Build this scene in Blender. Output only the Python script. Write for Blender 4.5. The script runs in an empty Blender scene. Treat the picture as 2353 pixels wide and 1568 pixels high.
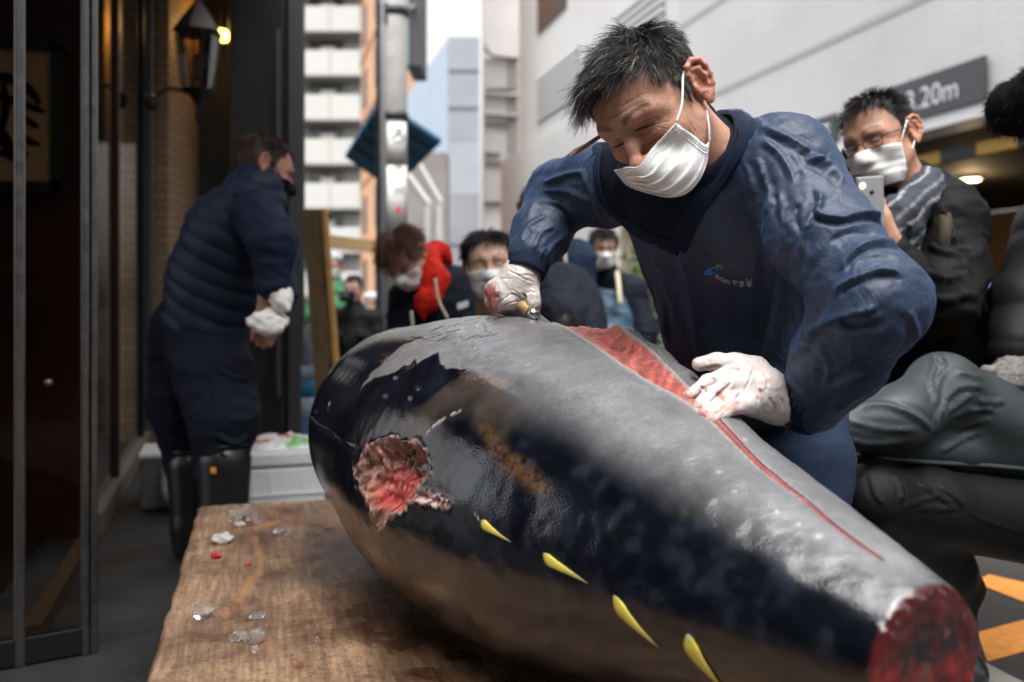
import bpy, bmesh, math, random
import numpy as np
from mathutils import Vector, Matrix, Euler

# ------------------------------------------------------------------ camera, sky, sun, exposure
SC = bpy.context.scene
FPX = 2353 * 32 / 36.0          # focal length in pixels of a 2353 px wide picture
HZ = 700.0                      # horizon row there
CH = 0.95                       # camera height
cam_d = bpy.data.cameras.new('camera')
cam_d.lens = 32; cam_d.sensor_width = 36
cam_d.shift_y = -(784 - HZ) / 2353
cam_d.clip_start = 0.05; cam_d.clip_end = 600
cam_d.dof.use_dof = True
cam_d.dof.focus_distance = 1.55
cam_d.dof.aperture_fstop = 2.6
cam = bpy.data.objects.new('camera', cam_d)
SC.collection.objects.link(cam)
cam.location = (0, 0, CH); cam.rotation_euler = (math.radians(90), 0, 0)
SC.camera = cam

SUN_EL, SUN_AZ = math.radians(68), math.radians(175)     # azimuth clockwise from +Y: high behind the camera, veiled by cloud
world = bpy.data.worlds.new('World'); SC.world = world; world.use_nodes = True
wn = world.node_tree.nodes; wl = world.node_tree.links
sky = wn.new('ShaderNodeTexSky'); sky.sky_type = 'NISHITA'; sky.sun_disc = False
sky.sun_elevation = SUN_EL; sky.sun_rotation = SUN_AZ
sky.air_density = 1.0; sky.dust_density = 4.0; sky.ozone_density = 1.0
hs = wn.new('ShaderNodeHueSaturation'); hs.inputs['Saturation'].default_value = 0.22
wl.new(sky.outputs[0], hs.inputs['Color'])
wl.new(hs.outputs[0], wn['Background'].inputs['Color'])
wn['Background'].inputs['Strength'].default_value = 0.15

sun_d = bpy.data.lights.new('sun', 'SUN'); sun_d.energy = 1.0; sun_d.angle = math.radians(60); sun_d.color = (1, 0.97, 0.93)
sun = bpy.data.objects.new('sun', sun_d); SC.collection.objects.link(sun)
sdir = Vector((math.sin(SUN_AZ) * math.cos(SUN_EL), math.cos(SUN_AZ) * math.cos(SUN_EL), math.sin(SUN_EL)))
sun.rotation_euler = sdir.to_track_quat('Z', 'Y').to_euler()

SC.view_settings.view_transform = 'Standard'; SC.view_settings.look = 'None'
SC.view_settings.exposure = 1.85; SC.view_settings.gamma = 1; SC.view_settings.use_curve_mapping = False
SC.cycles.use_denoising = True
SC.cycles.max_bounces = 8; SC.cycles.transparent_max_bounces = 16
SC.cycles.sample_clamp_indirect = 4

rng = np.random.default_rng(7); random.seed(7)

# ------------------------------------------------------------------ helpers
def P(px, py, d):
    """point seen at (px,py) of the 2353 px picture at d metres ahead of the camera"""
    return np.array([(px - 1176.5) / FPX * d, d, CH + (HZ - py) / FPX * d])
def proj(V):
    V = np.asarray(V, float)
    return np.c_[1176.5 + V[:, 0] / V[:, 1] * FPX, HZ - (V[:, 2] - CH) / V[:, 1] * FPX]
S_DIR = np.array([-.2698, .9629, 0]); R_DIR = np.array([.9629, .2698, 0])

def lk(o, parent=None):
    SC.collection.objects.link(o)
    if parent is not None: o.parent = parent
    return o
def tag(o, label=None, cat=None, group=None, kind=None):
    if label: o['label'] = label
    if cat: o['category'] = cat
    if group: o['group'] = group
    if kind: o['kind'] = kind
    return o
def empty(name, loc=(0, 0, 0)):
    """a thing's anchor; parts are given in world space and stay there"""
    o = bpy.data.objects.new(name, None); o.location = loc; o.empty_display_size = .05
    SC.collection.objects.link(o)
    return o
def mesh_from(name, V, F, mat=None, parent=None, smooth=True, attrs=None, mats=None, mi=None):
    """V (n,3); F list of arrays with 3 or 4 columns, or a list of index lists"""
    me = bpy.data.meshes.new(name)
    V = np.ascontiguousarray(V, dtype=np.float32)
    if isinstance(F, np.ndarray): F = [F]
    if len(F) and isinstance(F[0], np.ndarray) and F[0].ndim == 2:
        idx = np.concatenate([f.ravel() for f in F]).astype(np.int32)
        tot = np.concatenate([np.full(len(f), f.shape[1]) for f in F]).astype(np.int32)
    else:
        idx = np.array([i for f in F for i in f], np.int32); tot = np.array([len(f) for f in F], np.int32)
    st = np.concatenate([[0], np.cumsum(tot)[:-1]]).astype(np.int32)
    me.vertices.add(len(V)); me.vertices.foreach_set('co', V.ravel())
    me.loops.add(len(idx)); me.loops.foreach_set('vertex_index', idx)
    me.polygons.add(len(tot)); me.polygons.foreach_set('loop_start', st); me.polygons.foreach_set('loop_total', tot)
    if mi is not None: me.polygons.foreach_set('material_index', np.asarray(mi, np.int32))
    me.update(calc_edges=True)
    me.validate()
    me.polygons.foreach_set('use_smooth', np.full(len(me.polygons), bool(smooth)))
    for k, a in (attrs or {}).items():
        a = np.asarray(a, np.float32)
        if a.ndim == 1:
            at = me.attributes.new(k, 'FLOAT', 'POINT'); at.data.foreach_set('value', a)
        else:
            at = me.attributes.new(k, 'FLOAT_COLOR', 'POINT'); at.data.foreach_set('color', np.c_[a, np.ones(len(a), np.float32)].ravel().astype(np.float32))
    for m in (mats or ([mat] if mat else [])): me.materials.append(m)
    o = bpy.data.objects.new(name, me); SC.collection.objects.link(o)
    if parent is not None:
        o.parent = parent; o.matrix_parent_inverse = wmat(parent).inverted()
    return o
def wmat(o):
    m = Matrix.Translation(o.location) @ o.rotation_euler.to_matrix().to_4x4() if o.parent is None else wmat(o.parent) @ o.matrix_parent_inverse @ Matrix.Translation(o.location) @ o.rotation_euler.to_matrix().to_4x4()
    return m

class MB:
    """collects boxes, tubes and sheets into one mesh"""
    def __init__(s): s.V = []; s.F = []; s.n = 0
    def add(s, V, F):
        V = np.asarray(V, float); s.V.append(V); s.F += [[i + s.n for i in f] for f in F]; s.n += len(V); return s
    def box(s, c, ux, uy, uz, bev=0.0):
        """c centre; ux,uy,uz half-extent vectors"""
        c, ux, uy, uz = (np.asarray(a, float) for a in (c, ux, uy, uz))
        if bev <= 0:
            V = [c + i * ux + j * uy + k * uz for k in (-1, 1) for j in (-1, 1) for i in (-1, 1)]
            return s.add(V, [(0, 2, 3, 1), (4, 5, 7, 6), (0, 1, 5, 4), (2, 6, 7, 3), (0, 4, 6, 2), (1, 3, 7, 5)])
        bm = bmesh.new(); bmesh.ops.create_cube(bm, size=2)
        lx, ly, lz = (np.linalg.norm(a) for a in (ux, uy, uz))
        for v in bm.verts: v.co = Vector((v.co.x * lx, v.co.y * ly, v.co.z * lz))
        bmesh.ops.bevel(bm, geom=list(bm.edges), offset=min(bev, .9 * min(lx, ly, lz)), segments=2, affect='EDGES', profile=.5)
        M = np.array([ux / lx, uy / ly, uz / lz])
        V = np.array([v.co[:] for v in bm.verts]) @ M + c
        bm.verts.index_update(); F = [[v.index for v in f.verts] for f in bm.faces]; bm.free()
        return s.add(V, F)
    def bar(s, a, b, w, h, up=(0, 0, 1), bev=0.0):
        a, b, up = np.asarray(a, float), np.asarray(b, float), np.asarray(up, float)
        d = (b - a) / 2; x = np.cross(d, up); x /= np.linalg.norm(x) + 1e-9; z = np.cross(x, d); z /= np.linalg.norm(z) + 1e-9
        return s.box((a + b) / 2, x * w / 2, d, z * h / 2, bev)
    def tube(s, pts, r, n=10, cap=True):
        pts = np.asarray(pts, float); m = len(pts); r = np.broadcast_to(np.asarray(r, float), (m,))
        t = np.gradient(pts, axis=0); t /= np.linalg.norm(t, axis=1)[:, None] + 1e-12
        u = np.cross(t[0], (0, 0, 1)); 
        if np.linalg.norm(u) < 1e-3: u = np.cross(t[0], (1, 0, 0))
        u /= np.linalg.norm(u); V = []
        for i in range(m):
            u = u - t[i] * (u @ t[i]); u /= np.linalg.norm(u); w = np.cross(t[i], u)
            for k in range(n):
                a = 2 * math.pi * k / n; V.append(pts[i] + r[i] * (math.cos(a) * u + math.sin(a) * w))
        F = [(i * n + k, i * n + (k + 1) % n, (i + 1) * n + (k + 1) % n, (i + 1) * n + k) for i in range(m - 1) for k in range(n)]
        if cap: F += [tuple(range(n))[::-1], tuple((m - 1) * n + k for k in range(n))]
        return s.add(V, F)
    def lathe(s, c, prof, n=20, ax=(0, 0, 1)):
        """prof list of (radius, height) along ax"""
        ax = np.asarray(ax, float); ax /= np.linalg.norm(ax)
        pts = [np.asarray(c, float) + ax * h for _, h in prof]
        u = np.cross(ax, (1, 0, 0)) if abs(ax[0]) < .9 else np.cross(ax, (0, 1, 0)); u /= np.linalg.norm(u); w = np.cross(ax, u)
        V = [p + max(r, 1e-4) * (math.cos(2 * math.pi * k / n) * u + math.sin(2 * math.pi * k / n) * w) for p, (r, _) in zip(pts, prof) for k in range(n)]
        m = len(prof)
        F = [(i * n + k, i * n + (k + 1) % n, (i + 1) * n + (k + 1) % n, (i + 1) * n + k) for i in range(m - 1) for k in range(n)]
        F += [tuple(range(n))[::-1], tuple((m - 1) * n + k for k in range(n))]
        return s.add(V, F)
    def quad(s, a, b, c, d): return s.add([a, b, c, d], [(0, 1, 2, 3)])
    def build(s, name, mat, parent=None, smooth=False):
        o = mesh_from(name, np.concatenate(s.V), s.F, mat, parent, smooth)
        return o

# ---- noise
def _h(a, seed):
    n = a + np.uint32(seed * 974711 & 0xffffffff)
    n = (n ^ (n >> np.uint32(13))) * np.uint32(1274126177); n = (n ^ (n >> np.uint32(16))) * np.uint32(2246822519)
    return ((n >> np.uint32(9)) & np.uint32(0xffff)).astype(np.float32) * np.float32(1 / 32768) - np.float32(1)
def noise(p, seed=0):
    p = np.asarray(p, np.float32); fl = np.floor(p); i = fl.astype(np.int32).astype(np.uint32); f = p - fl; f = f * f * (3 - 2 * f)
    X = i[:, 0] * np.uint32(374761393); Y = i[:, 1] * np.uint32(668265263); Z = i[:, 2] * np.uint32(3266489917)
    X1, Y1, Z1 = X + np.uint32(374761393), Y + np.uint32(668265263), Z + np.uint32(3266489917)
    fx, fy, fz = f[:, 0], f[:, 1], f[:, 2]
    def lx(y, z): a = _h(X ^ y ^ z, seed); return a + fx * (_h(X1 ^ y ^ z, seed) - a)
    def ly(z): a = lx(Y, z); return a + fy * (lx(Y1, z) - a)
    a = ly(Z); return a + fz * (ly(Z1) - a)
def fbm(p, oct=3, seed=0):
    a, o, q = 1., 0, np.asarray(p, np.float32)
    for k in range(oct): o = o + a * noise(q, seed + k * 17); q = q * 2.03 + 5.1; a *= .5
    return o
def sstep(a, b, x):
    t = np.clip((x - a) / (b - a), 0, 1); return t * t * (3 - 2 * t)

# ---- implicit surfaces
def smin(a, b, k):
    h = np.clip(.5 + .5 * (b - a) / k, 0, 1); return b + (a - b) * h - k * h * (1 - h)
def smax(a, b, k): return -smin(-a, -b, k)
def ell(p, c, r, R=None):
    q = p - np.asarray(c, p.dtype)
    if R is not None: q = q @ np.asarray(R, p.dtype)          # columns of R are the ellipsoid's axes
    r = np.asarray(r, p.dtype)
    q = q / r; k0 = np.sqrt(np.einsum('ij,ij->i', q, q)); q = q / r; k1 = np.sqrt(np.einsum('ij,ij->i', q, q)) + 1e-9
    return k0 * (k0 - 1) / k1
def cone(p, a, b, ra, rb):
    a = np.asarray(a, p.dtype); b = np.asarray(b, p.dtype); ab = b - a
    q = p - a; t = q @ (ab / (ab @ ab + 1e-12)); np.clip(t, 0, 1, out=t)
    q -= t[:, None] * ab
    return np.sqrt(np.einsum('ij,ij->i', q, q)) - (ra + (rb - ra) * t)
def chain(p, pts, rs, k=.01):
    d = None
    for i in range(len(pts) - 1):
        e = cone(p, pts[i], pts[i + 1], rs[i], rs[i + 1]); d = e if d is None else smin(d, e, k)
    return d
def frame(fwd, up=(0, 0, 1)):
    """3x3 with columns right, forward, up"""
    f = np.asarray(fwd, float); f = f / np.linalg.norm(f); r = np.cross(f, up); r /= np.linalg.norm(r); return np.c_[r, f, np.cross(r, f)]

def mesh_sdf(fn, lo, hi, h, proj_it=2, B=4, slack=1.7):
    lo, hi = np.asarray(lo, float), np.asarray(hi, float)
    nb = np.ceil((hi - lo) / (h * B)).astype(int) + 1
    g = [lo[i] + (np.arange(nb[i]) + .5) * B * h for i in range(3)]
    C = np.stack(np.meshgrid(*g, indexing='ij'), -1).reshape(-1, 3).astype(np.float32)
    dc = fn(C).reshape(nb)
    act = np.abs(dc) < slack * h * B
    D = np.repeat(np.repeat(np.repeat(dc, B, 0), B, 1), B, 2).astype(np.float32)
    ib = np.argwhere(act)
    o = np.stack(np.meshgrid(*[np.arange(B)] * 3, indexing='ij'), -1).reshape(-1, 3)
    I = (ib[:, None, :] * B + o[None]).reshape(-1, 3)
    X = (lo + (I + .5) * h).astype(np.float32)
    for s in range(0, len(X), 40000):
        sl = slice(s, s + 40000); D[I[sl, 0], I[sl, 1], I[sl, 2]] = fn(X[sl])
    neg = D < 0
    n = np.array(D.shape); c = np.zeros(n - 1, np.int8)
    for dx in (0, 1):
        for dy in (0, 1):
            for dz in (0, 1): c += neg[dx:n[0] - 1 + dx, dy:n[1] - 1 + dy, dz:n[2] - 1 + dz]
    cells = np.argwhere((c > 0) & (c < 8))
    ids = np.full(n - 1, -1, np.int64); ids[tuple(cells.T)] = np.arange(len(cells))
    acc = np.zeros((len(cells), 3)); cnt = np.zeros(len(cells))
    cor = [(i, j, k) for i in (0, 1) for j in (0, 1) for k in (0, 1)]
    for a in cor:
        for ax in range(3):
            if a[ax]: continue
            b = list(a); b[ax] = 1
            da = D[cells[:, 0] + a[0], cells[:, 1] + a[1], cells[:, 2] + a[2]]; db = D[cells[:, 0] + b[0], cells[:, 1] + b[1], cells[:, 2] + b[2]]
            m = (da < 0) != (db < 0); t = np.where(m, da / np.where(m, da - db, 1), 0)
            pt = np.tile(np.array(a, float), (len(cells), 1)); pt[:, ax] += t
            acc[m] += pt[m]; cnt[m] += 1
    V = lo + (cells + acc / cnt[:, None] + .5) * h
    Q = []
    for ax in range(3):
        u, v = (ax + 1) % 3, (ax + 2) % 3
        s0 = [slice(0, n[i]) for i in range(3)]; s1 = list(s0); s0[ax] = slice(0, n[ax] - 1); s1[ax] = slice(1, n[ax])
        ch = neg[tuple(s0)] != neg[tuple(s1)]
        E = np.argwhere(ch); E = E[(E[:, u] > 0) & (E[:, v] > 0) & (E[:, u] < n[u] - 1) & (E[:, v] < n[v] - 1)]
        du = np.zeros(3, int); du[u] = 1; dv = np.zeros(3, int); dv[v] = 1
        q = np.stack([ids[tuple((E - du - dv).T)], ids[tuple((E - dv).T)], ids[tuple(E.T)], ids[tuple((E - du).T)]], 1)
        inn = neg[tuple(E.T)]
        q[~inn] = q[~inn][:, ::-1]
        Q.append(q)
    Q = np.concatenate(Q); Q = Q[(Q >= 0).all(1)]
    for _ in range(proj_it):
        e = h * .3; p = V.astype(np.float32); d0 = fn(p)
        G = np.stack([fn(p + np.array(w, np.float32) * e) - d0 for w in np.eye(3)], 1) / e
        L2 = (G * G).sum(1) + 1e-6
        st = np.clip(d0 / L2, -h, h)[:, None] * G
        V = V - st * np.minimum(1, .8 * h / (np.linalg.norm(st, axis=1, keepdims=True) + 1e-12))
    return V, Q
def vnormals(V, Q):
    N = np.zeros_like(V)
    fn = np.cross(V[Q[:, 2]] - V[Q[:, 0]], V[Q[:, 3]] - V[Q[:, 1]]) if Q.shape[1] == 4 else np.cross(V[Q[:, 1]] - V[Q[:, 0]], V[Q[:, 2]] - V[Q[:, 0]])
    for k in range(Q.shape[1]):
        for ax in range(3): N[:, ax] += np.bincount(Q[:, k], fn[:, ax], len(V))
    return N / (np.linalg.norm(N, axis=1, keepdims=True) + 1e-12)
def smooth_mesh(V, Q, it=2, f=.5):
    E = np.concatenate([Q[:, [i, (i + 1) % Q.shape[1]]] for i in range(Q.shape[1])]); E = np.concatenate([E, E[:, ::-1]])
    for _ in range(it):
        A = np.stack([np.bincount(E[:, 0], V[E[:, 1], a], len(V)) for a in range(3)], 1) / np.maximum(np.bincount(E[:, 0], minlength=len(V)), 1)[:, None]
        V = V + f * (A - V)
    return V
def dist_poly(p, L):
    """distance of 2-D points to a polyline and the signed side and fraction along"""
    best = np.full(len(p), 1e9); side = np.zeros(len(p)); fr = np.zeros(len(p))
    L = np.asarray(L, float); seg = np.linalg.norm(np.diff(L, axis=0), axis=1); cum = np.concatenate([[0], np.cumsum(seg)])
    for i in range(len(L) - 1):
        ab = L[i + 1] - L[i]; t = np.clip(((p - L[i]) @ ab) / (ab @ ab), 0, 1); q = p - L[i] - t[:, None] * ab
        d = np.hypot(q[:, 0], q[:, 1]); m = d < best
        best[m] = d[m]; side[m] = np.sign(ab[0] * q[m, 1] - ab[1] * q[m, 0]); fr[m] = (cum[i] + t[m] * seg[i]) / cum[-1]
    return best, side, fr
def curve2(L, n=24):
    """Catmull-Rom through points"""
    L = np.asarray(L, float)
    if len(L) < 3: return np.array([L[0] + (L[-1] - L[0]) * t for t in np.linspace(0, 1, n)])
    X = np.vstack([2 * L[0] - L[1], L, 2 * L[-1] - L[-2]]); out = []
    m = len(L) - 1
    for s in np.linspace(0, m, n):
        i = min(int(s), m - 1); t = s - i; a, b, c, d = X[i], X[i + 1], X[i + 2], X[i + 3]
        out.append(.5 * (2 * b + (c - a) * t + (2 * a - 5 * b + 4 * c - d) * t * t + (3 * b - a - 3 * c + d) * t ** 3))
    return np.array(out)
def folds(V, N, strokes, scale=1.0, facing=True, sharp=False):
    """sculpt ridges and creases: each stroke (points px, half width px, height m); height<0 is a groove"""
    px = proj(V); view = V - np.array([0, 0, CH]); view /= np.linalg.norm(view, axis=1)[:, None]
    fc = sstep(-.05, .35, -(N * view).sum(1)) if facing else 1.0
    D = np.zeros(len(V))
    for st in strokes:
        L, w, a = st[:3]
        L = curve2(L, 16); lo = L.min(0) - 3 * w; hi = L.max(0) + 3 * w
        m = (px[:, 0] > lo[0]) & (px[:, 0] < hi[0]) & (px[:, 1] > lo[1]) & (px[:, 1] < hi[1])
        if not m.any(): continue
        d, s, f = dist_poly(px[m], L); x = d / w
        prof = np.exp(-x * x * 1.2) - .35 * np.exp(-(x - 1.6) ** 2 * 1.5)
        if sharp: prof = np.exp(-1.5 * x) - .35 * np.exp(-(x - 1.7) ** 2 * 1.3)
        if len(st) > 3:                                    # one-sided: steep on one side
            prof = np.where(s * st[3] > 0, np.exp(-x * 3.2) - .55 * np.exp(-(x - .9) ** 2 * 5), np.exp(-x * 1.1))
        D[m] += a * prof * sstep(0, .14, f) * sstep(1, .84, f)
    return V + N * (D * fc * scale)[:, None]
def in_poly(p, L):
    L = np.asarray(L, float); c = np.zeros(len(p), bool); j = len(L) - 1
    for i in range(len(L)):
        a, b = L[i], L[j]
        m = ((a[1] > p[:, 1]) != (b[1] > p[:, 1])) & (p[:, 0] < (b[0] - a[0]) * (p[:, 1] - a[1]) / (b[1] - a[1] + 1e-12) + a[0])
        c ^= m; j = i
    return c
def poly_mask(p, L, soft=4.0):
    d, _, _ = dist_poly(p, np.vstack([L, L[:1]])); sg = np.where(in_poly(p, L), d, -d); return sstep(-soft, soft, sg)
def march(fn, px, py, d0=.5, d1=4, off=0.0, it=60):
    """walk from the camera through picture points to an implicit surface"""
    px, py = np.asarray(px, float).ravel(), np.asarray(py, float).ravel()
    D = np.c_[(px - 1176.5) / FPX, np.ones(len(px)), (HZ - py) / FPX]; ln = np.linalg.norm(D, axis=1)
    t = np.full(len(px), d0, float); o = np.array([0, 0, CH])
    for _ in range(it):
        s = fn((o + D * t[:, None]).astype(np.float32)) - off
        t = np.minimum(t + .8 * s / ln, d1)
    return o + D * t[:, None]
def patch(top, bot, nu, nv):
    """grid between two picture-space curves; rows top to bottom"""
    A, B = curve2(top, nu), curve2(bot, nu)
    t = np.linspace(0, 1, nv)[:, None, None]
    return ((1 - t) * A[None] + t * B[None]).reshape(-1, 2)
def grid_faces(nu, nv, wrap=False):
    i, j = np.meshgrid(np.arange(nv - 1), np.arange(nu if wrap else nu - 1), indexing='ij'); i, j = i.ravel(), j.ravel(); k = (j + 1) % nu
    return np.c_[i * nu + j, (i + 1) * nu + j, (i + 1) * nu + k, i * nu + k]
def thicken(V, F, t):
    """closed shell from a sheet: t metres along the normal"""
    N = vnormals(V, F); n = len(V)
    E = np.concatenate([F[:, [k, (k + 1) % F.shape[1]]] for k in range(F.shape[1])])
    key = set(map(tuple, E)); bd = [(a, b) for a, b in key if (b, a) not in key]
    rim = np.array([(b, a, a + n, b + n) for a, b in bd]) if bd else np.zeros((0, 4), int)
    return np.vstack([V, V - N * t]), [F, F[:, ::-1] + n, rim]

# ------------------------------------------------------------------ materials
class M:
    cache = {}
def nd(nt, t, **kw):
    n = nt.nodes.new(t)
    for k, v in kw.items():
        if k in n.inputs: n.inputs[k].default_value = v
        else: setattr(n, k, v)
    return n
def mat(name, col, rough=.6, metal=0.0, noise_s=0, noise_a=.15, bump=0, bump_s=60, attr=None, spec=.5, coat=0, sss=0, sheen=0, trans=0, emit=None, estr=0, alpha=None, stretch=None, rough_v=.12):
    """principled material with object-space mottling of colour and gloss, and fine relief"""
    if name in M.cache: return M.cache[name]
    m = bpy.data.materials.new(name); m.use_nodes = True; nt = m.node_tree; b = nt.nodes['Principled BSDF']; L = nt.links.new
    col = tuple(col) + (1,) if len(col) == 3 else col
    b.inputs['Base Color'].default_value = col; b.inputs['Roughness'].default_value = rough; b.inputs['Metallic'].default_value = metal
    if spec == .5 and rough >= .65: spec = .15            # cloth, plaster
    b.inputs['Specular IOR Level'].default_value = spec
    if coat: b.inputs['Coat Weight'].default_value = coat; b.inputs['Coat Roughness'].default_value = .12
    if sss: b.inputs['Subsurface Weight'].default_value = sss; b.inputs['Subsurface Radius'].default_value = (.012, .005, .003); b.inputs['Subsurface Scale'].default_value = .5
    if sheen: b.inputs['Sheen Weight'].default_value = sheen; b.inputs['Sheen Roughness'].default_value = .5
    if trans: b.inputs['Transmission Weight'].default_value = trans
    if emit: b.inputs['Emission Color'].default_value = tuple(emit) + (1,); b.inputs['Emission Strength'].default_value = estr
    src = None
    if attr:
        a = nd(nt, 'ShaderNodeAttribute', attribute_name=attr); src = a.outputs['Color']
    tc = nd(nt, 'ShaderNodeTexCoord'); co = tc.outputs['Object']
    if stretch:
        mp = nd(nt, 'ShaderNodeMapping'); mp.inputs['Scale'].default_value = stretch; L(co, mp.inputs[0]); co = mp.outputs[0]
    if noise_s:
        n = nd(nt, 'ShaderNodeTexNoise', Scale=noise_s, Detail=6.0, Roughness=.6); L(co, n.inputs['Vector'])
        mr = nd(nt, 'ShaderNodeMapRange'); mr.inputs[1].default_value = .25; mr.inputs[2].default_value = .75; mr.inputs[3].default_value = 1 - noise_a; mr.inputs[4].default_value = 1 + noise_a
        L(n.outputs[0], mr.inputs[0])
        mx = nd(nt, 'ShaderNodeVectorMath', operation='SCALE'); L(mr.outputs[0], mx.inputs['Scale'])
        if src is not None: L(src, mx.inputs[0])
        else: mx.inputs[0].default_value = col[:3]
        src = mx.outputs[0]
        r2 = nd(nt, 'ShaderNodeMapRange'); r2.inputs[3].default_value = max(.02, rough - rough_v); r2.inputs[4].default_value = min(1, rough + rough_v); L(n.outputs[0], r2.inputs[0]); L(r2.outputs[0], b.inputs['Roughness'])
    if src is not None: L(src, b.inputs['Base Color'])
    if bump:
        n2 = nd(nt, 'ShaderNodeTexNoise', Scale=bump_s, Detail=4.0); L(co, n2.inputs['Vector'])
        bp = nd(nt, 'ShaderNodeBump', Strength=bump, Distance=.004); L(n2.outputs[0], bp.inputs['Height']); L(bp.outputs[0], b.inputs['Normal'])
    M.cache[name] = m
    return m
def glass_mat(name, tint=(1, 1, 1), rough=0.0, refl=1.0):
    if name in M.cache: return M.cache[name]
    m = bpy.data.materials.new(name); m.use_nodes = True; nt = m.node_tree; nt.nodes.remove(nt.nodes['Principled BSDF'])
    t = nd(nt, 'ShaderNodeBsdfTransparent', Color=tuple(tint) + (1,)); g = nd(nt, 'ShaderNodeBsdfGlossy', Roughness=rough); fr = nd(nt, 'ShaderNodeFresnel', IOR=1.5)
    mu = nd(nt, 'ShaderNodeMath', operation='MULTIPLY'); mu.inputs[1].default_value = refl; nt.links.new(fr.outputs[0], mu.inputs[0])
    mx = nd(nt, 'ShaderNodeMixShader'); nt.links.new(mu.outputs[0], mx.inputs[0]); nt.links.new(t.outputs[0], mx.inputs[1]); nt.links.new(g.outputs[0], mx.inputs[2])
    nt.links.new(mx.outputs[0], nt.nodes['Material Output'].inputs['Surface'])
    M.cache[name] = m
    return m
def text_mesh(body, size, depth=0.0, res=3):
    """outline geometry of lettering: vertices (x right, y up) and faces"""
    cu = bpy.data.curves.new('lettering', 'FONT'); cu.body = body; cu.size = size; cu.extrude = depth; cu.resolution_u = res
    o = bpy.data.objects.new('lettering', cu); SC.collection.objects.link(o)
    dg = bpy.context.evaluated_depsgraph_get(); dg.update(); me = o.evaluated_get(dg).to_mesh()
    V = np.array([v.co[:] for v in me.vertices]).reshape(-1, 3); F = [list(p.vertices) for p in me.polygons]
    o.to_mesh_clear() if hasattr(o, 'to_mesh_clear') else None
    bpy.data.objects.remove(o); bpy.data.curves.remove(cu)
    return V, F
# ------------------------------------------------------------------ ground
def asphalt():
    m = bpy.data.materials.new('wet_asphalt'); m.use_nodes = True; nt = m.node_tree; b = nt.nodes['Principled BSDF']; L = nt.links.new
    tc = nd(nt, 'ShaderNodeTexCoord'); n = nd(nt, 'ShaderNodeTexNoise', Scale=1.3, Detail=8.0, Roughness=.7); L(tc.outputs['Object'], n.inputs['Vector'])
    f = nd(nt, 'ShaderNodeTexNoise', Scale=140.0, Detail=4.0, Roughness=.7); L(tc.outputs['Object'], f.inputs['Vector'])
    r = nd(nt, 'ShaderNodeValToRGB'); e = r.color_ramp.elements; e[0].position = .32; e[0].color = (.013, .0125, .0125, 1); e[1].position = .68; e[1].color = (.042, .041, .040, 1); L(n.outputs[0], r.inputs[0])
    mr = nd(nt, 'ShaderNodeMapRange'); mr.inputs[3].default_value = .6; mr.inputs[4].default_value = 1.4; L(f.outputs[0], mr.inputs[0])
    mx = nd(nt, 'ShaderNodeVectorMath', operation='SCALE'); L(r.outputs[0], mx.inputs[0]); L(mr.outputs[0], mx.inputs['Scale']); L(mx.outputs[0], b.inputs['Base Color'])
    rr = nd(nt, 'ShaderNodeMapRange'); rr.inputs[1].default_value = .35; rr.inputs[2].default_value = .65; rr.inputs[3].default_value = .30; rr.inputs[4].default_value = .75; L(n.outputs[0], rr.inputs[0]); L(rr.outputs[0], b.inputs['Roughness'])
    b.inputs['Specular IOR Level'].default_value = .3
    bp = nd(nt, 'ShaderNodeBump', Strength=.5, Distance=.004); L(f.outputs[0], bp.inputs['Height']); L(bp.outputs[0], b.inputs['Normal'])
    return m
g = MB().quad((-200, -150, 0), (200, -150, 0), (200, 300, 0), (-200, 300, 0)).build('ground', asphalt()); g['kind'] = 'structure'
def gpt(px, py, z=0.0):
    d = (CH - z) * FPX / (py - HZ); p = P(px, py, d); p[2] = z; return p
orange = mat('orange_road_paint', (0.62, 0.235, 0.035), .6, noise_s=30, noise_a=.25, bump=.3, bump_s=200)
for i, (a, b, c, d) in enumerate((((2236, 1337), (2273, 1320), (2700, 1420), (2700, 1520)), ((2246, 1453), (2268, 1519), (2700, 1400), (2700, 1330)))):
    m = MB(); q = [gpt(*p, .004) for p in (a, b, c, d)]; m.add([*q, *[x - np.array([0, 0, .003]) for x in q]], [(0, 1, 2, 3), (0, 4, 5, 1), (1, 5, 6, 2), (2, 6, 7, 3), (3, 7, 4, 0)])
    o = m.build('road_marking', orange); o['kind'] = 'structure'
q = [gpt(*p, .012) for p in ((2262, 1521), (2420, 1603), (2420, 1900), (2180, 1900), (2180, 1560))]
o = MB().add([*q, *[x - np.array([0, 0, .0105]) for x in q]], [(0, 1, 2, 3, 4)] + [(i, 5 + i, 5 + (i + 1) % 5, (i + 1) % 5) for i in range(5)]).build('pavement', mat('pale_concrete', (0.3, 0.28, 0.25), .8, noise_s=12, noise_a=.25, bump=.4, bump_s=90)); o['kind'] = 'structure'

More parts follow.
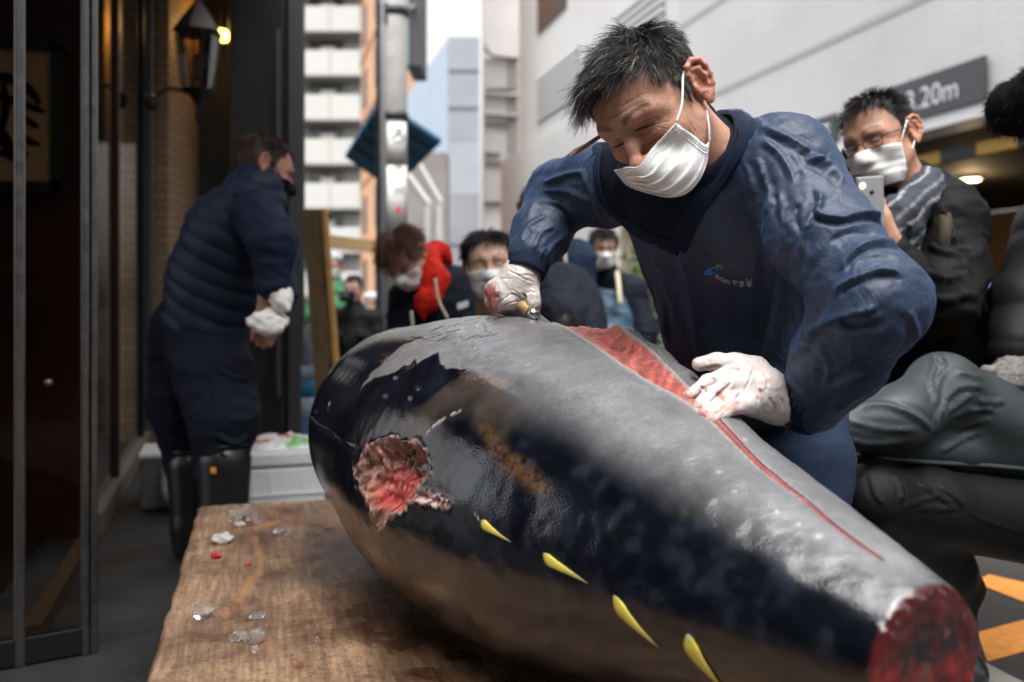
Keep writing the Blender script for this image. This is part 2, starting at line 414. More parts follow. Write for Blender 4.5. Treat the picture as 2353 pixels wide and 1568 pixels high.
# ------------------------------------------------------------------ dark shop on the near side
FL = np.array([-.30, .954, 0]); FL /= np.linalg.norm(FL); FN = np.array([.954, .30, 0]); FN /= np.linalg.norm(FN)
F0 = np.array([-1.355, 2.55, 0])
def fac(px):
    """point of the facade line under picture column px"""
    k = (px - 1176.5) / FPX; t = (F0[0] - k * F0[1]) / (k * FL[1] - FL[0]); return F0 + FL * t
UPZ = np.array([0, 0, 1.])
shop = empty('restaurant_facade', fac(262)); tag(shop, 'dark glazed restaurant front with chrome mullions and brick pier', 'shop front')
chrome = mat('brushed_chrome', (.20, .195, .19), .38, metal=1, noise_s=40, noise_a=.15)
blackm = mat('black_metal_cladding', (0.008, 0.0075, 0.0075), .32, noise_s=5, noise_a=.3, rough_v=.08)
dglass = glass_mat('shop_glass', (.55, .50, .47), refl=.75)
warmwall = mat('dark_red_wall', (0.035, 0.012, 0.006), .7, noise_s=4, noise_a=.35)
def post(base, w, d, h, m, name='mullion', par=None, z0=0.0, dirx=FL, diry=FN): return MB().box(base + UPZ * (z0 + h / 2), dirx * w / 2, diry * d / 2, UPZ * h / 2, .004).build(name, m, par or shop)
for pxx, w, m in ((262, .035, mat('bronze_mullion', (0.05, 0.0325, 0.0225), .35, metal=.6)), (322, .04, blackm)): post(fac(pxx), w, .05, 4.2, m)
post(fac(332) + FN * .02, .05, .07, 4.2, chrome)
a, b = fac(207), fac(330); MB().box((a + b) / 2 + UPZ * 2.1, (b - a) / 2, FN * .004, UPZ * 2.08).build('pane', dglass, shop)
MB().bar(a + UPZ * .05 + FN * .02, b + UPZ * .05 + FN * .02, .05, .09).build('sill', mat('bronze_sill', (0.22, 0.19, 0.16), .4, metal=.5), shop)
a, b = fac(62), fac(203); MB().bar(a + UPZ * .03 + FN * .01, b + UPZ * .03 + FN * .01, .05, .05).build('threshold', mat('brass_threshold', (.12, .08, .04), .5, metal=.6), shop)
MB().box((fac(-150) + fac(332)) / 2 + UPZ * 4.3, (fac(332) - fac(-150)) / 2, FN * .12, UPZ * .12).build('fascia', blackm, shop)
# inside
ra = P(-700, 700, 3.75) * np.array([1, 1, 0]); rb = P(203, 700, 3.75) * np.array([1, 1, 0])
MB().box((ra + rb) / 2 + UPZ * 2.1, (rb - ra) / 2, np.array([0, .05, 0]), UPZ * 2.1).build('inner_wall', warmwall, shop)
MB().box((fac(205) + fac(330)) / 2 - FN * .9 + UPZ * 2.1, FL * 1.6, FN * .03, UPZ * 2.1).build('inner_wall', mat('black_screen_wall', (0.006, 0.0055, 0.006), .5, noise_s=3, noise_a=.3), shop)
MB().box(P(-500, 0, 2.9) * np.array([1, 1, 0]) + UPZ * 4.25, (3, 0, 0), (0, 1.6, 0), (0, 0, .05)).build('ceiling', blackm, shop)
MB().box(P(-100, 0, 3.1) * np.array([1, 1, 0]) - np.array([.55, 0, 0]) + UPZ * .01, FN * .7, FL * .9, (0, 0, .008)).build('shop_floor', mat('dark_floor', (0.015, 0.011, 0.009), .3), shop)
# framed calligraphy
pic = empty('framed_calligraphy', P(40, 520, 3.68)); tag(pic, 'framed sheet with bold black brush strokes hanging inside the dark shop', 'picture')
def pw_(x, y, d=3.68): return P(x, y, d)
def panel(pts, t, m, name, par):
    q = np.array(pts); n = np.cross(q[1] - q[0], q[2] - q[0]); n /= np.linalg.norm(n); k = len(q)
    return MB().add([*q, *(q - n * t)], [tuple(range(k)), tuple(range(2 * k - 1, k - 1, -1))] + [(i, k + i, k + (i + 1) % k, (i + 1) % k) for i in range(k)]).build(name, m, par)
panel([pw_(-70, 425, 3.66), pw_(122, 422, 3.66), pw_(118, 113, 3.66), pw_(-70, 98, 3.66)], .01, mat('aged_paper', (0.36, 0.21, 0.1), .9, noise_s=6, noise_a=.2), 'paper', pic)
for l_ in ([(122, 100), (122, 440)], [(-90, 432), (150, 430)], [(-90, 92), (150, 108)]):
    MB().bar(pw_(*l_[0], 3.66) + np.array([.02, 0, 0]), pw_(*l_[1], 3.66) + np.array([.02, 0, 0]), .045, .03, up=(0, 1, 0)).build('frame', mat('black_lacquer', (0.005, 0.0045, 0.0045), .3), pic)
ink = mat('black_ink', (0.006, 0.005, 0.005), .7)
for l_, w_ in (([(-40, 175), (20, 180), (70, 210), (92, 240)], 24), ([(-20, 215), (40, 235), (104, 258)], 20), ([(50, 262), (75, 285), (90, 290)], 14), ([(-30, 270), (10, 320), (30, 370)], 30), ([(40, 300), (62, 322), (92, 332)], 17), ([(-10, 350), (40, 360), (66, 352)], 16), ([(8, 190), (12, 260), (-8, 330)], 20)):
    c = curve2(l_, 14); f = np.linspace(0, 1, 14); wv = w_ * (.35 + .65 * np.sin(f * 2.6 + .4)); t = np.gradient(c, axis=0); t /= np.linalg.norm(t, axis=1)[:, None]; n_ = np.c_[-t[:, 1], t[:, 0]]
    A_, B_ = c + n_ * wv[:, None] / 2, c - n_ * wv[:, None] / 2
    V = np.array([P(x, y, 3.6575 - .002) for x, y in np.vstack([A_, B_])]); mesh_from('brush_stroke', V, grid_faces(14, 2), ink, pic, False)
# open glass door leaf standing out from the front
dA, dB = P(205, 1500, 2.483) * np.array([1, 1, 0]), P(45, 1530, 2.393) * np.array([1, 1, 0]); dd_ = (dA - dB) / np.linalg.norm(dA - dB)
door = empty('glass_door', dA); tag(door, 'open glass door leaf with slim chrome stiles beside the table', 'door')
dn_ = np.cross(dd_, UPZ)
for q, w in ((dA, .020), (dB, .020)):
    for s in ((-.011, .011) if q is dA else (0,)): MB().box(q + dd_ * s + UPZ * 1.6, dd_ * w / (2.2 if q is dA else 1.6), dn_ * .018, UPZ * 1.6, .004).build('stile', chrome, door)
for z in (.04, 3.18): MB().box((dA + dB) / 2 - dd_ * .5 + UPZ * z, dd_ * .60, dn_ * .016, UPZ * .035, .003).build('rail', blackm, door)
MB().box((dA + dB) / 2 - dd_ * .5 + UPZ * 1.6, dd_ * .58, dn_ * .003, UPZ * 1.52).build('pane', glass_mat('door_glass', (0.8, 0.77, 0.74), refl=.12), door)
hb = P(112, 880, 2.43); MB().lathe(hb, [(.010, -.008), (.012, 0), (.006, .008)], 14, dn_).build('handle', mat('dull_brass', (0.14, 0.12, 0.1), .4, metal=.7), door, True)
# brick pier, recess and black column
def tile_mat(name, c1, c2, mortar, sx, sy, axis='XZ', gap=.03, rough=.7, bump=.5):
    m = bpy.data.materials.new(name); m.use_nodes = True; nt = m.node_tree; b = nt.nodes['Principled BSDF']; L = nt.links.new
    tc = nd(nt, 'ShaderNodeTexCoord'); br = nd(nt, 'ShaderNodeTexBrick', Scale=1.0); se = nd(nt, 'ShaderNodeSeparateXYZ'); L(tc.outputs['Object'], se.inputs[0]); co = nd(nt, 'ShaderNodeCombineXYZ')
    ad = nd(nt, 'ShaderNodeMath', operation='ADD'); L(se.outputs['X'], ad.inputs[0]); L(se.outputs['Y'], ad.inputs[1])
    L(ad.outputs[0], co.inputs[0]); L(se.outputs['Z'], co.inputs[1]); L(co.outputs[0], br.inputs['Vector'])
    br.inputs['Color1'].default_value = (*c1, 1); br.inputs['Color2'].default_value = (*c2, 1); br.inputs['Mortar'].default_value = (*mortar, 1); br.inputs['Brick Width'].default_value = sx; br.inputs['Row Height'].default_value = sy; br.inputs['Mortar Size'].default_value = sy * gap * 3
    n = nd(nt, 'ShaderNodeTexNoise', Scale=.6, Detail=5.0); L(tc.outputs['Object'], n.inputs['Vector']); mr = nd(nt, 'ShaderNodeMapRange'); mr.inputs[3].default_value = .82; mr.inputs[4].default_value = 1.15; L(n.outputs[0], mr.inputs[0])
    mx = nd(nt, 'ShaderNodeVectorMath', operation='SCALE'); L(br.outputs['Color'], mx.inputs[0]); L(mr.outputs[0], mx.inputs['Scale']); L(mx.outputs[0], b.inputs['Base Color']); b.inputs['Roughness'].default_value = rough
    bp = nd(nt, 'ShaderNodeBump', Strength=bump, Distance=.006); bp.invert = True; L(br.outputs['Fac'], bp.inputs['Height']); L(bp.outputs[0], b.inputs['Normal'])
    return m
brick = tile_mat('beige_brick', (0.3, 0.19, 0.105), (.24, .15, .085), (.13, .09, .06), .17, .062)
pier = P(360, 700, 6.30) * np.array([1, 1, 0]); MB().box(pier + UPZ * 2.2 + np.array([0, .3, 0]), (.085, 0, 0), (0, .3, 0), UPZ * 2.2, .006).build('brick_pier', brick, shop)
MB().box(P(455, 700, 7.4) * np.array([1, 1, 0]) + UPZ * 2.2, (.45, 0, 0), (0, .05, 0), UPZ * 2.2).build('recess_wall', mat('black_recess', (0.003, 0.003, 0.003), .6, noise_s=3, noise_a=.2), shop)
ca, cb = P(525, 700, 6.5) * np.array([1, 1, 0]), P(655, 700, 6.5) * np.array([1, 1, 0])
MB().box((ca + cb) / 2 + UPZ * 2.2 + FL * .62, (cb - ca) / 2, FL * .6, UPZ * 2.2, .01).build('column', mat('charcoal_panel', (0.013, 0.0115, 0.011), .36, noise_s=2, noise_a=.25, rough_v=.08), shop)
cc = P(700, 700, 6.55) * np.array([1, 1, 0]); MB().box((cb + cc) / 2 + UPZ * 2.2 + FL * .62 + np.array([.004, .03, 0]), (cc - cb) / 2 * np.array([1, 0, 0]), FL * .6, UPZ * 2.2, .012).build('column', mat('grey_corner_panel', (0.026, 0.026, 0.0275), .6, noise_s=2, noise_a=.15), shop)
MB().box(P(640, 700, 6.47) * np.array([1, 1, 0]) + UPZ * 1.6, (.010, 0, 0), (0, .02, 0), UPZ * 1.3, .003).build('joint_strip', mat('grey_trim', (0.05, 0.05, 0.05), .4), shop)
MB().box(np.array([-4.4, 7.0, 3.9]), FN * 2.2, FL * 7.0, UPZ * .5).build('upper_wall', mat('dark_upper_wall', (0.025, 0.0235, 0.0225), .7, noise_s=2, noise_a=.25), shop)
MB().box(np.array([-2.1, -3.0, 3.2]), FL * 4.2, FN * .12, UPZ * 3.2).build('side_blocker', mat('dark_side_blocker', (.02, .017, .015), .7, noise_s=2, noise_a=.3), shop)  # unseen wall added left of the camera to keep sky off the tuna's flank
# lantern on a bracket
lan = empty('wall_lantern', P(350, 230, 5.6)); tag(lan, 'black wall lantern with a glowing yellow bulb on a curled bracket', 'lantern')
iron = mat('black_iron', (0.006, 0.006, 0.006), .45); lc_ = P(452, 160, 5.6)
def LP(x, y): return P(x, y, 5.6)
MB().tube(curve2([LP(352, 230), LP(380, 205), LP(430, 212), LP(455, 232)], 16), .012, 8).build('bracket', iron, lan, True)
MB().lathe(LP(350, 235), [(.05, -.02), (.055, 0), (.03, .02)], 16, (1, -.3, 0)).build('wall_plate', iron, lan, True)
MB().lathe(LP(455, 235), [(.004, -.14), (.016, -.10), (.012, -.02), (.03, 0), (.06, .06), (.095, .075)], 16).build('finial', iron, lan, True)
MB().lathe(LP(455, 75), [(.145, -.015), (.15, 0), (.10, .08), (.05, .15), (.02, .19), (.024, .21), (.004, .24)], 6).build('roof', mat('weathered_copper', (0.05, 0.035, 0.0275), .5, metal=.4), lan)
for k in range(6):
    t = k * math.pi / 3; MB().bar(LP(455, 208) + .095 * np.array([math.cos(t), math.sin(t), 0]), LP(455, 80) + .14 * np.array([math.cos(t), math.sin(t), 0]), .012, .012).build('cage_bar', iron, lan)
MB().lathe(LP(455, 206), [(.085, 0), (.125, .33)], 6).build('pane', glass_mat('smoked_glass', (0.5, 0.45, 0.4)), lan)
MB().lathe(LP(455, 185), [(.012, 0), (.030, .05), (.036, .10), (.024, .15), (.004, .17)], 12).build('bulb', mat('frosted_bulb', (0.5, 0.34, 0.25), .4), lan, True)
lp = empty('shop_lamp', LP(507, 80)); tag(lp, 'glowing amber globe lamp in the dark recess behind the lantern', 'lamp')
gb = P(507, 82, 6.9)
MB().lathe(gb, [(.01, -.045), (.05, -.035), (.075, 0), (.05, .035), (.01, .045)], 20).build('globe', mat('amber_glow', (0.8, 0.4, 0.05), .4, emit=(1, .56, .07), estr=5), lp, True)
MB().tube([gb + np.array([0, .0, .04]), gb + np.array([0, .02, .5])], .008, 6).build('stem', iron, lp)
pl_ = bpy.data.lights.new('lamp_glow', 'POINT'); pl_.energy = 1.2; pl_.color = (1, .55, .18); pl_.shadow_soft_size = .08; po = bpy.data.objects.new('lamp_glow', pl_); SC.collection.objects.link(po); po.location = gb + np.array([.0, -.16, .0])

# ------------------------------------------------------------------ tall white building with the parking entrance
def rw(Y, off=0.0): return np.array([5.2 - .28 * (Y - 12.5), Y, 0]) - R_DIR * off
whiteb = empty('white_building', rw(18)); tag(whiteb, 'large white tiled building with louvred openings above the parking entrance', 'building')
tile_w = tile_mat('white_tile', (.50, .49, .475), (.485, .475, .46), (.415, .405, .395), .42, .085, gap=.035, bump=.25)
plain_w = mat('white_render', (.54, .525, .50), .75, noise_s=.7, noise_a=.06)
def slab(Y0, Y1, z0, z1, th, m, name, off=0.0, par=whiteb, bev=0):
    a, b = rw(Y0, off), rw(Y1, off); return MB().box((a + b) / 2 + UPZ * (z0 + z1) / 2 + R_DIR * th / 2, (b - a) / 2, R_DIR * th / 2, UPZ * (z1 - z0) / 2, bev).build(name, m, par)
slab(-2, 18.8, 3.34, 9.0, .4, tile_w, 'wall'); slab(-2, 30.3, 9.0, 13, .4, plain_w, 'wall', off=-.02); slab(18.8, 30.3, 3.34, 9.0, .4, plain_w, 'wall'); slab(21.8, 31.6, 0, 5.9, .6, mat('white_plinth', (.54, .525, .50), .75, noise_s=.7, noise_a=.06), 'wall', off=.25)
for z in (6.6, 4.9): slab(-2, 18.7, z, z + .09, .05, mat('grey_joint', (.34, .33, .315), .7), 'joint', off=.012)
slab(-2, 21.8, 3.20, 3.36, .5, mat('pale_trim', (0.62, 0.61, 0.6), .5), 'trim', off=.06)
for y0, y1 in ((24.6, 28.2), (19.4, 22.0)):
    slab(y0, y1, 6.55, 7.95, .05, mat('louvre_shadow', (0.12, 0.115, 0.11), .8), 'louvre', off=.02)
    for k in range(7):
        z = 6.65 + k * .20; a, b = rw(y0, .06), rw(y1, .06); MB().bar(a + UPZ * z, b + UPZ * z, .06, .115, up=UPZ).build('slat', mat('louvre_slat', (0.5, 0.49, 0.475), .6), whiteb)
slab(25.6, 28.2, 9.3, 11.4, .05, mat('dark_window', (0.03, 0.0325, 0.035), .2), 'window', off=.03)
# parking entrance
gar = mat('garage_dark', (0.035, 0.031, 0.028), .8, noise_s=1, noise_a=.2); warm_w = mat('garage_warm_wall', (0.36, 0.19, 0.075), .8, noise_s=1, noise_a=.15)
def gq(Y, off, z): return rw(Y, -off) + UPZ * z
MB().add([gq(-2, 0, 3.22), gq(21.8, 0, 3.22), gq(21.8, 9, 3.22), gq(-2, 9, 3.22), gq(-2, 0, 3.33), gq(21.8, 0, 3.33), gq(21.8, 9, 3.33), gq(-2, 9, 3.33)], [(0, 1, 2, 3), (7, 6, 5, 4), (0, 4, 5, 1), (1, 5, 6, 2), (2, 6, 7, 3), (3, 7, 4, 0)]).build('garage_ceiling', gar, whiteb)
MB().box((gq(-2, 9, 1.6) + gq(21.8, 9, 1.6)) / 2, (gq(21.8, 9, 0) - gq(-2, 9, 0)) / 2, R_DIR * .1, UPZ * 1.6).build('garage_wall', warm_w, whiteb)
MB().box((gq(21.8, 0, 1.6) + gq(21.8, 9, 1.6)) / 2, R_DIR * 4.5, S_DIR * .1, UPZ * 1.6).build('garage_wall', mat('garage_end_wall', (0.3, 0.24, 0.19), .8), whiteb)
bar_y = mat('warning_yellow', (0.62, 0.34, 0.03), .5); bar_k = mat('warning_black', (0.0075, 0.0075, 0.0075), .5)
wb = empty('height_bar', gq(12, .55, 2.9)); tag(wb, 'yellow and black striped height bar hanging in the parking entrance', 'height bar')
ys = [9.0 + .62 * k for k in range(14)]
for k, y in enumerate(ys): MB().bar(gq(y, .5, 2.93), gq(y + .62, .5, 2.93), .10, .16).build('stripe', bar_y if k % 2 else bar_k, wb)
for y in (9.6, 13, 16.8): MB().bar(gq(y, .5, 3.0), gq(y, .5, 3.22), .02, .02, up=(1, 0, 0)).build('hanger', bar_k, wb)
cl = empty('ceiling_lamp', gq(13.2, 3.0, 3.2)); tag(cl, 'small lit downlight in the dark parking ceiling', 'lamp')
cq = P(2230, 424, 16.0); cq[2] = 3.2
MB().lathe(cq, [(.16, -.05), (.15, -.07), (.02, -.075)], 20).build('diffuser', mat('warm_lamp', (1, 0.8, 0.5), .5, emit=(1, .74, .42), estr=6), cl, True)
MB().lathe(cq, [(.19, .0), (.185, -.05), (.15, -.06)], 20).build('housing', mat('lamp_white', (0.7, 0.68, 0.62), .5), cl, True)
gl_ = bpy.data.lights.new('garage_glow', 'POINT'); gl_.energy = 16; gl_.color = (1, .70, .38); gl_.shadow_soft_size = .15; go = bpy.data.objects.new('garage_glow', gl_); SC.collection.objects.link(go); go.location = cq - UPZ * .25
sg = empty('height_sign', rw(12.5, .08) + UPZ * 3.5); tag(sg, 'dark grey sign reading 3.20m over the parking entrance', 'sign')
sgm = mat('sign_grey', (0.0375, 0.039, 0.041), .5); stx = mat('sign_white', (0.62, 0.62, 0.62), .5)
slab(10.78, 13.35, 3.365, 3.90, .04, sgm, 'panel', off=.10, par=sg, bev=.005)
sg2 = empty('entrance_sign', rw(14.0, .08) + UPZ * 3.5); tag(sg2, 'small grey sign plate beside the glasses wearer, over the parking entrance', 'sign')
slab(13.55, 14.45, 3.365, 3.80, .04, sgm, 'panel', off=.10, par=sg2, bev=.005)
def wall_text(body, Yc, zc, h, par, m, off=.115):
    V, F = text_mesh(body, 1.0); c = (V.min(0) + V.max(0)) / 2; k = h / (V[:, 1].max() - V[:, 1].min()); q = (V - c) * k
    W = np.array([rw(Yc, off) - S_DIR * a + UPZ * (zc + b) for a, b in q[:, :2]]); mesh_from('lettering', W, F, m, par, False)
wall_text('3.20m', 11.62, 3.62, .27, sg, stx); wall_text('\u9ad8\u3055', 12.75, 3.65, .20, sg, stx)
for k, (y0, y1, z) in enumerate(((13.70, 14.25, 3.62), (13.70, 14.25, 3.52))): slab(y0, y1, z, z + .05, .006, stx, 'line_of_text', off=.108, par=sg2)

# ------------------------------------------------------------------ street behind
gb_ = empty('grey_building', P(1150, 700, 33) * np.array([1, 1, 0])); tag(gb_, 'pale grey building with pipes and balcony rails behind the hoarding', 'building')
a, b = P(1085, 700, 34) * np.array([1, 1, 0]), P(1230, 700, 34) * np.array([1, 1, 0])
MB().box((a + b) / 2 + UPZ * 8 + np.array([.0, 2, 0]), (b - a) / 2, (0, 2, 0), UPZ * 8).build('wall', mat('pale_grey_wall', (0.5, 0.49, 0.485), .8, noise_s=.5, noise_a=.12), gb_)
pipe = mat('grey_pipe', (0.16, 0.155, 0.15), .5)
for l_ in ([(1103, 90), (1118, 115), (1132, 128), (1195, 135)], [(1105, 215), (1195, 222)], [(1105, 262), (1195, 268)], [(1105, 350), (1150, 352)]): MB().tube([P(x, y, 33.6) for x, y in l_], .085, 6).build('pipe', pipe, gb_)
for x in (1172, 1185): MB().tube([P(x, 135, 33.7), P(x, 350, 33.7)], .06, 6).build('pipe', pipe, gb_)
for y in (170, 250, 340, 430): MB().box(P(1150, y, 33.8), (.6, 0, 0), (0, .06, 0), (0, 0, .55)).build('window', mat('grey_shade_panel', (0.36, 0.355, 0.35), .7), gb_)
hd = empty('hoarding', P(1060, 700, 22) * np.array([1, 1, 0])); tag(hd, 'tall grey and pale blue construction hoarding behind the utility pole', 'hoarding')
a, b = P(1030, 700, 22) * np.array([1, 1, 0]), P(1101, 700, 22) * np.array([1, 1, 0])
hz_ = .95 + 615 * 22 / FPX
for z0, z1, m in ((0, 3.6, mat('hoarding_grey_low', (.25, .255, .275), .85, noise_s=1.2, noise_a=.12)), (3.6, 4.9, mat('hoarding_grey_mid', (.30, .31, .335), .8, noise_s=1, noise_a=.1)), (4.9, hz_, mat('hoarding_grey_top', (.25, .265, .29), .8, noise_s=1, noise_a=.1))):
    MB().box((a + b) / 2 + UPZ * (z0 + z1) / 2 + np.array([0, .05, 0]), (b - a) / 2, (0, .05, 0), UPZ * (z1 - z0 - .01) / 2).build('front_panel', m, hd)
for z in (1.2, 2.4, 5.7, 6.6): MB().box((a + b) / 2 + UPZ * z + np.array([0, -.01, 0]), (b - a) / 2 * .99, (0, .01, 0), UPZ * .03).build('joint', mat('hoarding_joint', (.13, .135, .15), .7), hd)
for k in range(4):
    p0, p1 = a + S_DIR * (2.2 * k + .06) + np.array([.02, .1, 0]), a + S_DIR * (2.2 * k + 2.2) + np.array([.02, .1, 0]); MB().box((p0 + p1) / 2 + UPZ * hz_ / 2, (p1 - p0) / 2 * .995, R_DIR * .03, UPZ * hz_ / 2).build('side_panel', mat('hoarding_blue_white', (.36, .44, .52), .5, noise_s=.8, noise_a=.08), hd)
aw = empty('blue_awning', P(900, 330, 13)); tag(aw, 'blue awning sheet on pale props behind the utility pole', 'awning')
panel([P(793, 362, 10.9), P(868, 414, 11.6), P(945, 396, 11.3), P(1014, 328, 10.7), P(872, 236, 9.9)], .05, mat('blue_tarp', (.012, .11, .20), .6, noise_s=2, noise_a=.3, bump=.5, bump_s=5), 'sheet', aw)
for f_ in (.2, .4, .6, .8): MB().bar(P(793, 362, 10.9) * (1 - f_) + P(872, 236, 9.9) * f_ + np.array([0, -.05, 0]), P(868, 414, 11.6) * (1 - f_) + P(1014, 328, 10.7) * f_ + np.array([0, -.05, 0]), .03, .03).build('batten', mat('awning_batten', (.05, .11, .14), .6), aw)
for l_ in ([(918, 300, 13), (1012, 465, 13)], [(900, 350, 12), (985, 470, 12)]): MB().tube([P(*p) for p in l_], .045, 8).build('prop', mat('pale_steel', (0.5, 0.49, 0.47), .5), aw)
MB().box(P(985, 560, 19.5), (.42, 0, 0), (0, .3, 0), (0, 0, 1.9)).build('stall_wall', mat('stall_grey', (0.2, 0.185, 0.175), .8, noise_s=1, noise_a=.3), aw)
for x, y, z in ((982, 468, 12.4), (1010, 470, 13)): MB().tube([P(x, y, z), P(x, y, z) * np.array([1, 1, 0])], .04, 8).build('post', mat('pale_steel', (0.5, 0.49, 0.47), .5), aw)
# utility pole
pole = empty('utility_pole', P(906, 700, 9.2) * np.array([1, 1, 0])); tag(pole, 'grey concrete utility pole with white plate and red arrow', 'utility pole')
pb_ = P(903, 700, 9.2) * np.array([1, 1, 0]); MB().lathe(pb_, [(.150, 0), (.140, 4), (.13, 7), (.125, 9)], 28).build('shaft', mat('pole_concrete', (.46, .45, .43), .75, noise_s=6, noise_a=.2), pole, True)
MB().tube([pb_ + np.array([-.135, -.06, .0]), pb_ + np.array([-.135, -.06, 8])], .028, 8).build('conduit', mat('black_conduit', (0.01, 0.01, 0.01), .5), pole, True)
MB().tube([pb_ + np.array([-.085, -.125, .0]), pb_ + np.array([-.085, -.125, 8])], .03, 8).build('conduit', mat('grey_conduit', (0.33, 0.34, 0.36), .5), pole, True)
for y in (30, 270): MB().lathe(P(903, y, 9.2) * np.array([1, 1, 1]), [(.155, -.04), (.16, 0), (.155, .04)], 24).build('clamp', mat('black_conduit', (0.01, 0.01, 0.01), .5), pole, True)
MB().box(P(878, 33, 9.1), (.06, 0, 0), (0, .05, 0), (0, 0, .10)).build('bracket', mat('black_conduit', (0.01, 0.01, 0.01), .5), pole)
def plate_pt(x, y, off=.158):
    c = pb_; k = (x - 1176.5) / FPX; v = np.array([k, 1, 0]); 
    A_ = v @ v; B_ = -2 * (v @ c); C_ = c @ c - off ** 2; disc = max(B_ * B_ - 4 * A_ * C_, 0); d = (-B_ - math.sqrt(disc)) / (2 * A_); return P(x, y, d)
def plate(poly_x, y0, y1, m, name, off, nx=10):
    xs = np.linspace(*poly_x, nx); V = np.array([plate_pt(x, y0, off) for x in xs] + [plate_pt(x, y1, off) for x in xs]); return mesh_from(name, *thicken(V, grid_faces(nx, 2), -.002), m, pole, True)
plate((890, 933), 282, 378, mat('white_plate', (0.6, 0.59, 0.57), .5), 'plate', .156); plate((889, 934), 381, 535, mat('white_plate', (0.6, 0.59, 0.57), .5), 'plate', .158)
def plate_text(body, x, y, hpx, m):
    V, F = text_mesh(body, 1.0); c = (V.min(0) + V.max(0)) / 2; k = hpx / (V[:, 1].max() - V[:, 1].min()); q = (V - c) * k
    mesh_from('lettering', np.array([plate_pt(x + a, y - b, .163) for a, b in q[:, :2]]), F, m, pole, False)
ptx = mat('plate_ink', (0.05, 0.05, 0.05), .6)
plate_text('\u308d', 914, 312, 34, ptx); plate_text('\u6e56', 914, 381, 23, ptx); plate_text('\u7530', 918, 438, 22, ptx)
mesh_from('arrow', np.array([plate_pt(x, y, .164) for x, y in ((908, 483), (918, 470), (918, 479), (933, 479), (933, 487), (918, 487), (918, 496))]), [(0, 1, 6), (2, 3, 4, 5)], mat('plate_red', (0.55, 0.05, 0.04), .6), pole, False)
sb = empty('sign_box', P(958, 60, 12)); tag(sb, 'dark upright sign box above the awning, high beside the utility pole', 'sign')
MB().box(P(960, 40, 12), (.085, 0, 0), (0, .4, 0), (0, 0, .75), .01).build('case', mat('dark_case', (0.05, 0.05, 0.0525), .5), sb)
MB().box(P(943, 40, 11.95), (.02, 0, 0), (0, .38, 0), (0, 0, .72), .005).build('edge', mat('teal_edge', (0.25, 0.36, 0.33), .4), sb)
MB().tube([P(935, 20, 9.5), P(952, 15, 12)], .03, 6).build('arm', pipe, sb)
# far white apartments
ap = empty('apartment_block', P(765, 700, 59) * np.array([1, 1, 0])); tag(ap, 'far white apartment block with stacked balconies beyond the street', 'building')
W0, W1 = P(560, 700, 61)[0], P(838, 700, 61)[0]
MB().box(((W0 + W1) / 2, 64, 14), ((W1 - W0) / 2, 0, 0), (0, 3, 0), (0, 0, 14)).build('wall', mat('apartment_wall', (.36, .35, .33), .8, noise_s=.3, noise_a=.1), ap)
par_m = mat('balcony_white', (.40, .395, .365), .7, noise_s=.4, noise_a=.06); ac_m = mat('aircon', (0.42, 0.4, 0.38), .6)
for k in range(10):
    zb = .95 + (700 - (66 + 102 * k - 102)) * 59 / FPX
    if zb < 1: continue
    xa = P(620, 0, 59)[0]
    for j in range(3):
        x0 = P(620 + j * 69.2, 0, 59)[0]; x1 = P(620 + (j + 1) * 69.2, 0, 59)[0] - .05; MB().box(((x0 + x1) / 2, 59.2, zb + .76), ((x1 - x0) / 2, 0, 0), (0, .06, 0), (0, 0, .76)).build('parapet', par_m, ap)
    MB().box(((xa + P(829, 0, 59)[0]) / 2, 60.1, zb - .09), ((P(829, 0, 59)[0] - xa) / 2, 0, 0), (0, 1, 0), (0, 0, .08)).build('balcony_slab', mat('slab_grey', (0.3, 0.29, 0.28), .8), ap)
    for x in (640, 722, 758): 
        w = MB().box((P(x + 10, 0, 61)[0], 60.96, zb + 2.0), (.62, 0, 0), (0, .04, 0), (0, 0, .55)).build('window', mat('dark_window', (0.03, 0.0325, 0.035), .2), ap)
    MB().box((P(752, 0, 60)[0], 60.3, zb + 1.75), (.45, 0, 0), (0, .2, 0), (0, 0, .28)).build('air_conditioner', ac_m, ap)
pe = empty('peach_building', P(850, 700, 40) * np.array([1, 1, 0])); tag(pe, 'narrow peach coloured building between apartments and pole', 'building')
p0, p1 = np.array([-7.45, 45, 0]), np.array([-3.3, 30, 0]); pd_ = (p1 - p0) / np.linalg.norm(p1 - p0); pn_ = np.array([pd_[1], -pd_[0], 0]) * -1
MB().box((p0 + p1) / 2 + np.array([.5, .14, 9.5]), (p1 - p0) / 2, (.5, .14, 0), (0, 0, 9.5)).build('wall', mat('peach_render', (0.66, 0.37, 0.21), .8, noise_s=.5, noise_a=.1), pe)
dark_w = mat('peach_window', (0.05, 0.04, 0.035), .4)
for k in range(6):
    for t in (.12, .42, .72):
        c = p0 + (p1 - p0) * t + UPZ * (2.2 + 3.0 * k); MB().box(c + np.array([-.03, 0, 0]), pd_ * .55, (.05, 0, 0), (0, 0, .85)).build('window', dark_w, pe)
    MB().bar(p0 + UPZ * (3.75 + 3 * k) + np.array([-.03, 0, 0]), p1 + UPZ * (3.75 + 3 * k) + np.array([-.03, 0, 0]), .06, .10).build('string_course', mat('peach_line', (0.42, 0.25, 0.16), .8), pe)
wt = empty('white_tower', P(1050, 700, 28) * np.array([1, 1, 0])); tag(wt, 'bright white tower rising behind the hoarding', 'building')
MB().box(P(1043, 700, 28.5) * np.array([1, 1, 0]) + UPZ * 11, (.92, 0, 0), (0, .8, 0), UPZ * 11).build('wall', mat('tower_white', (.50, .50, .50), .7), wt)
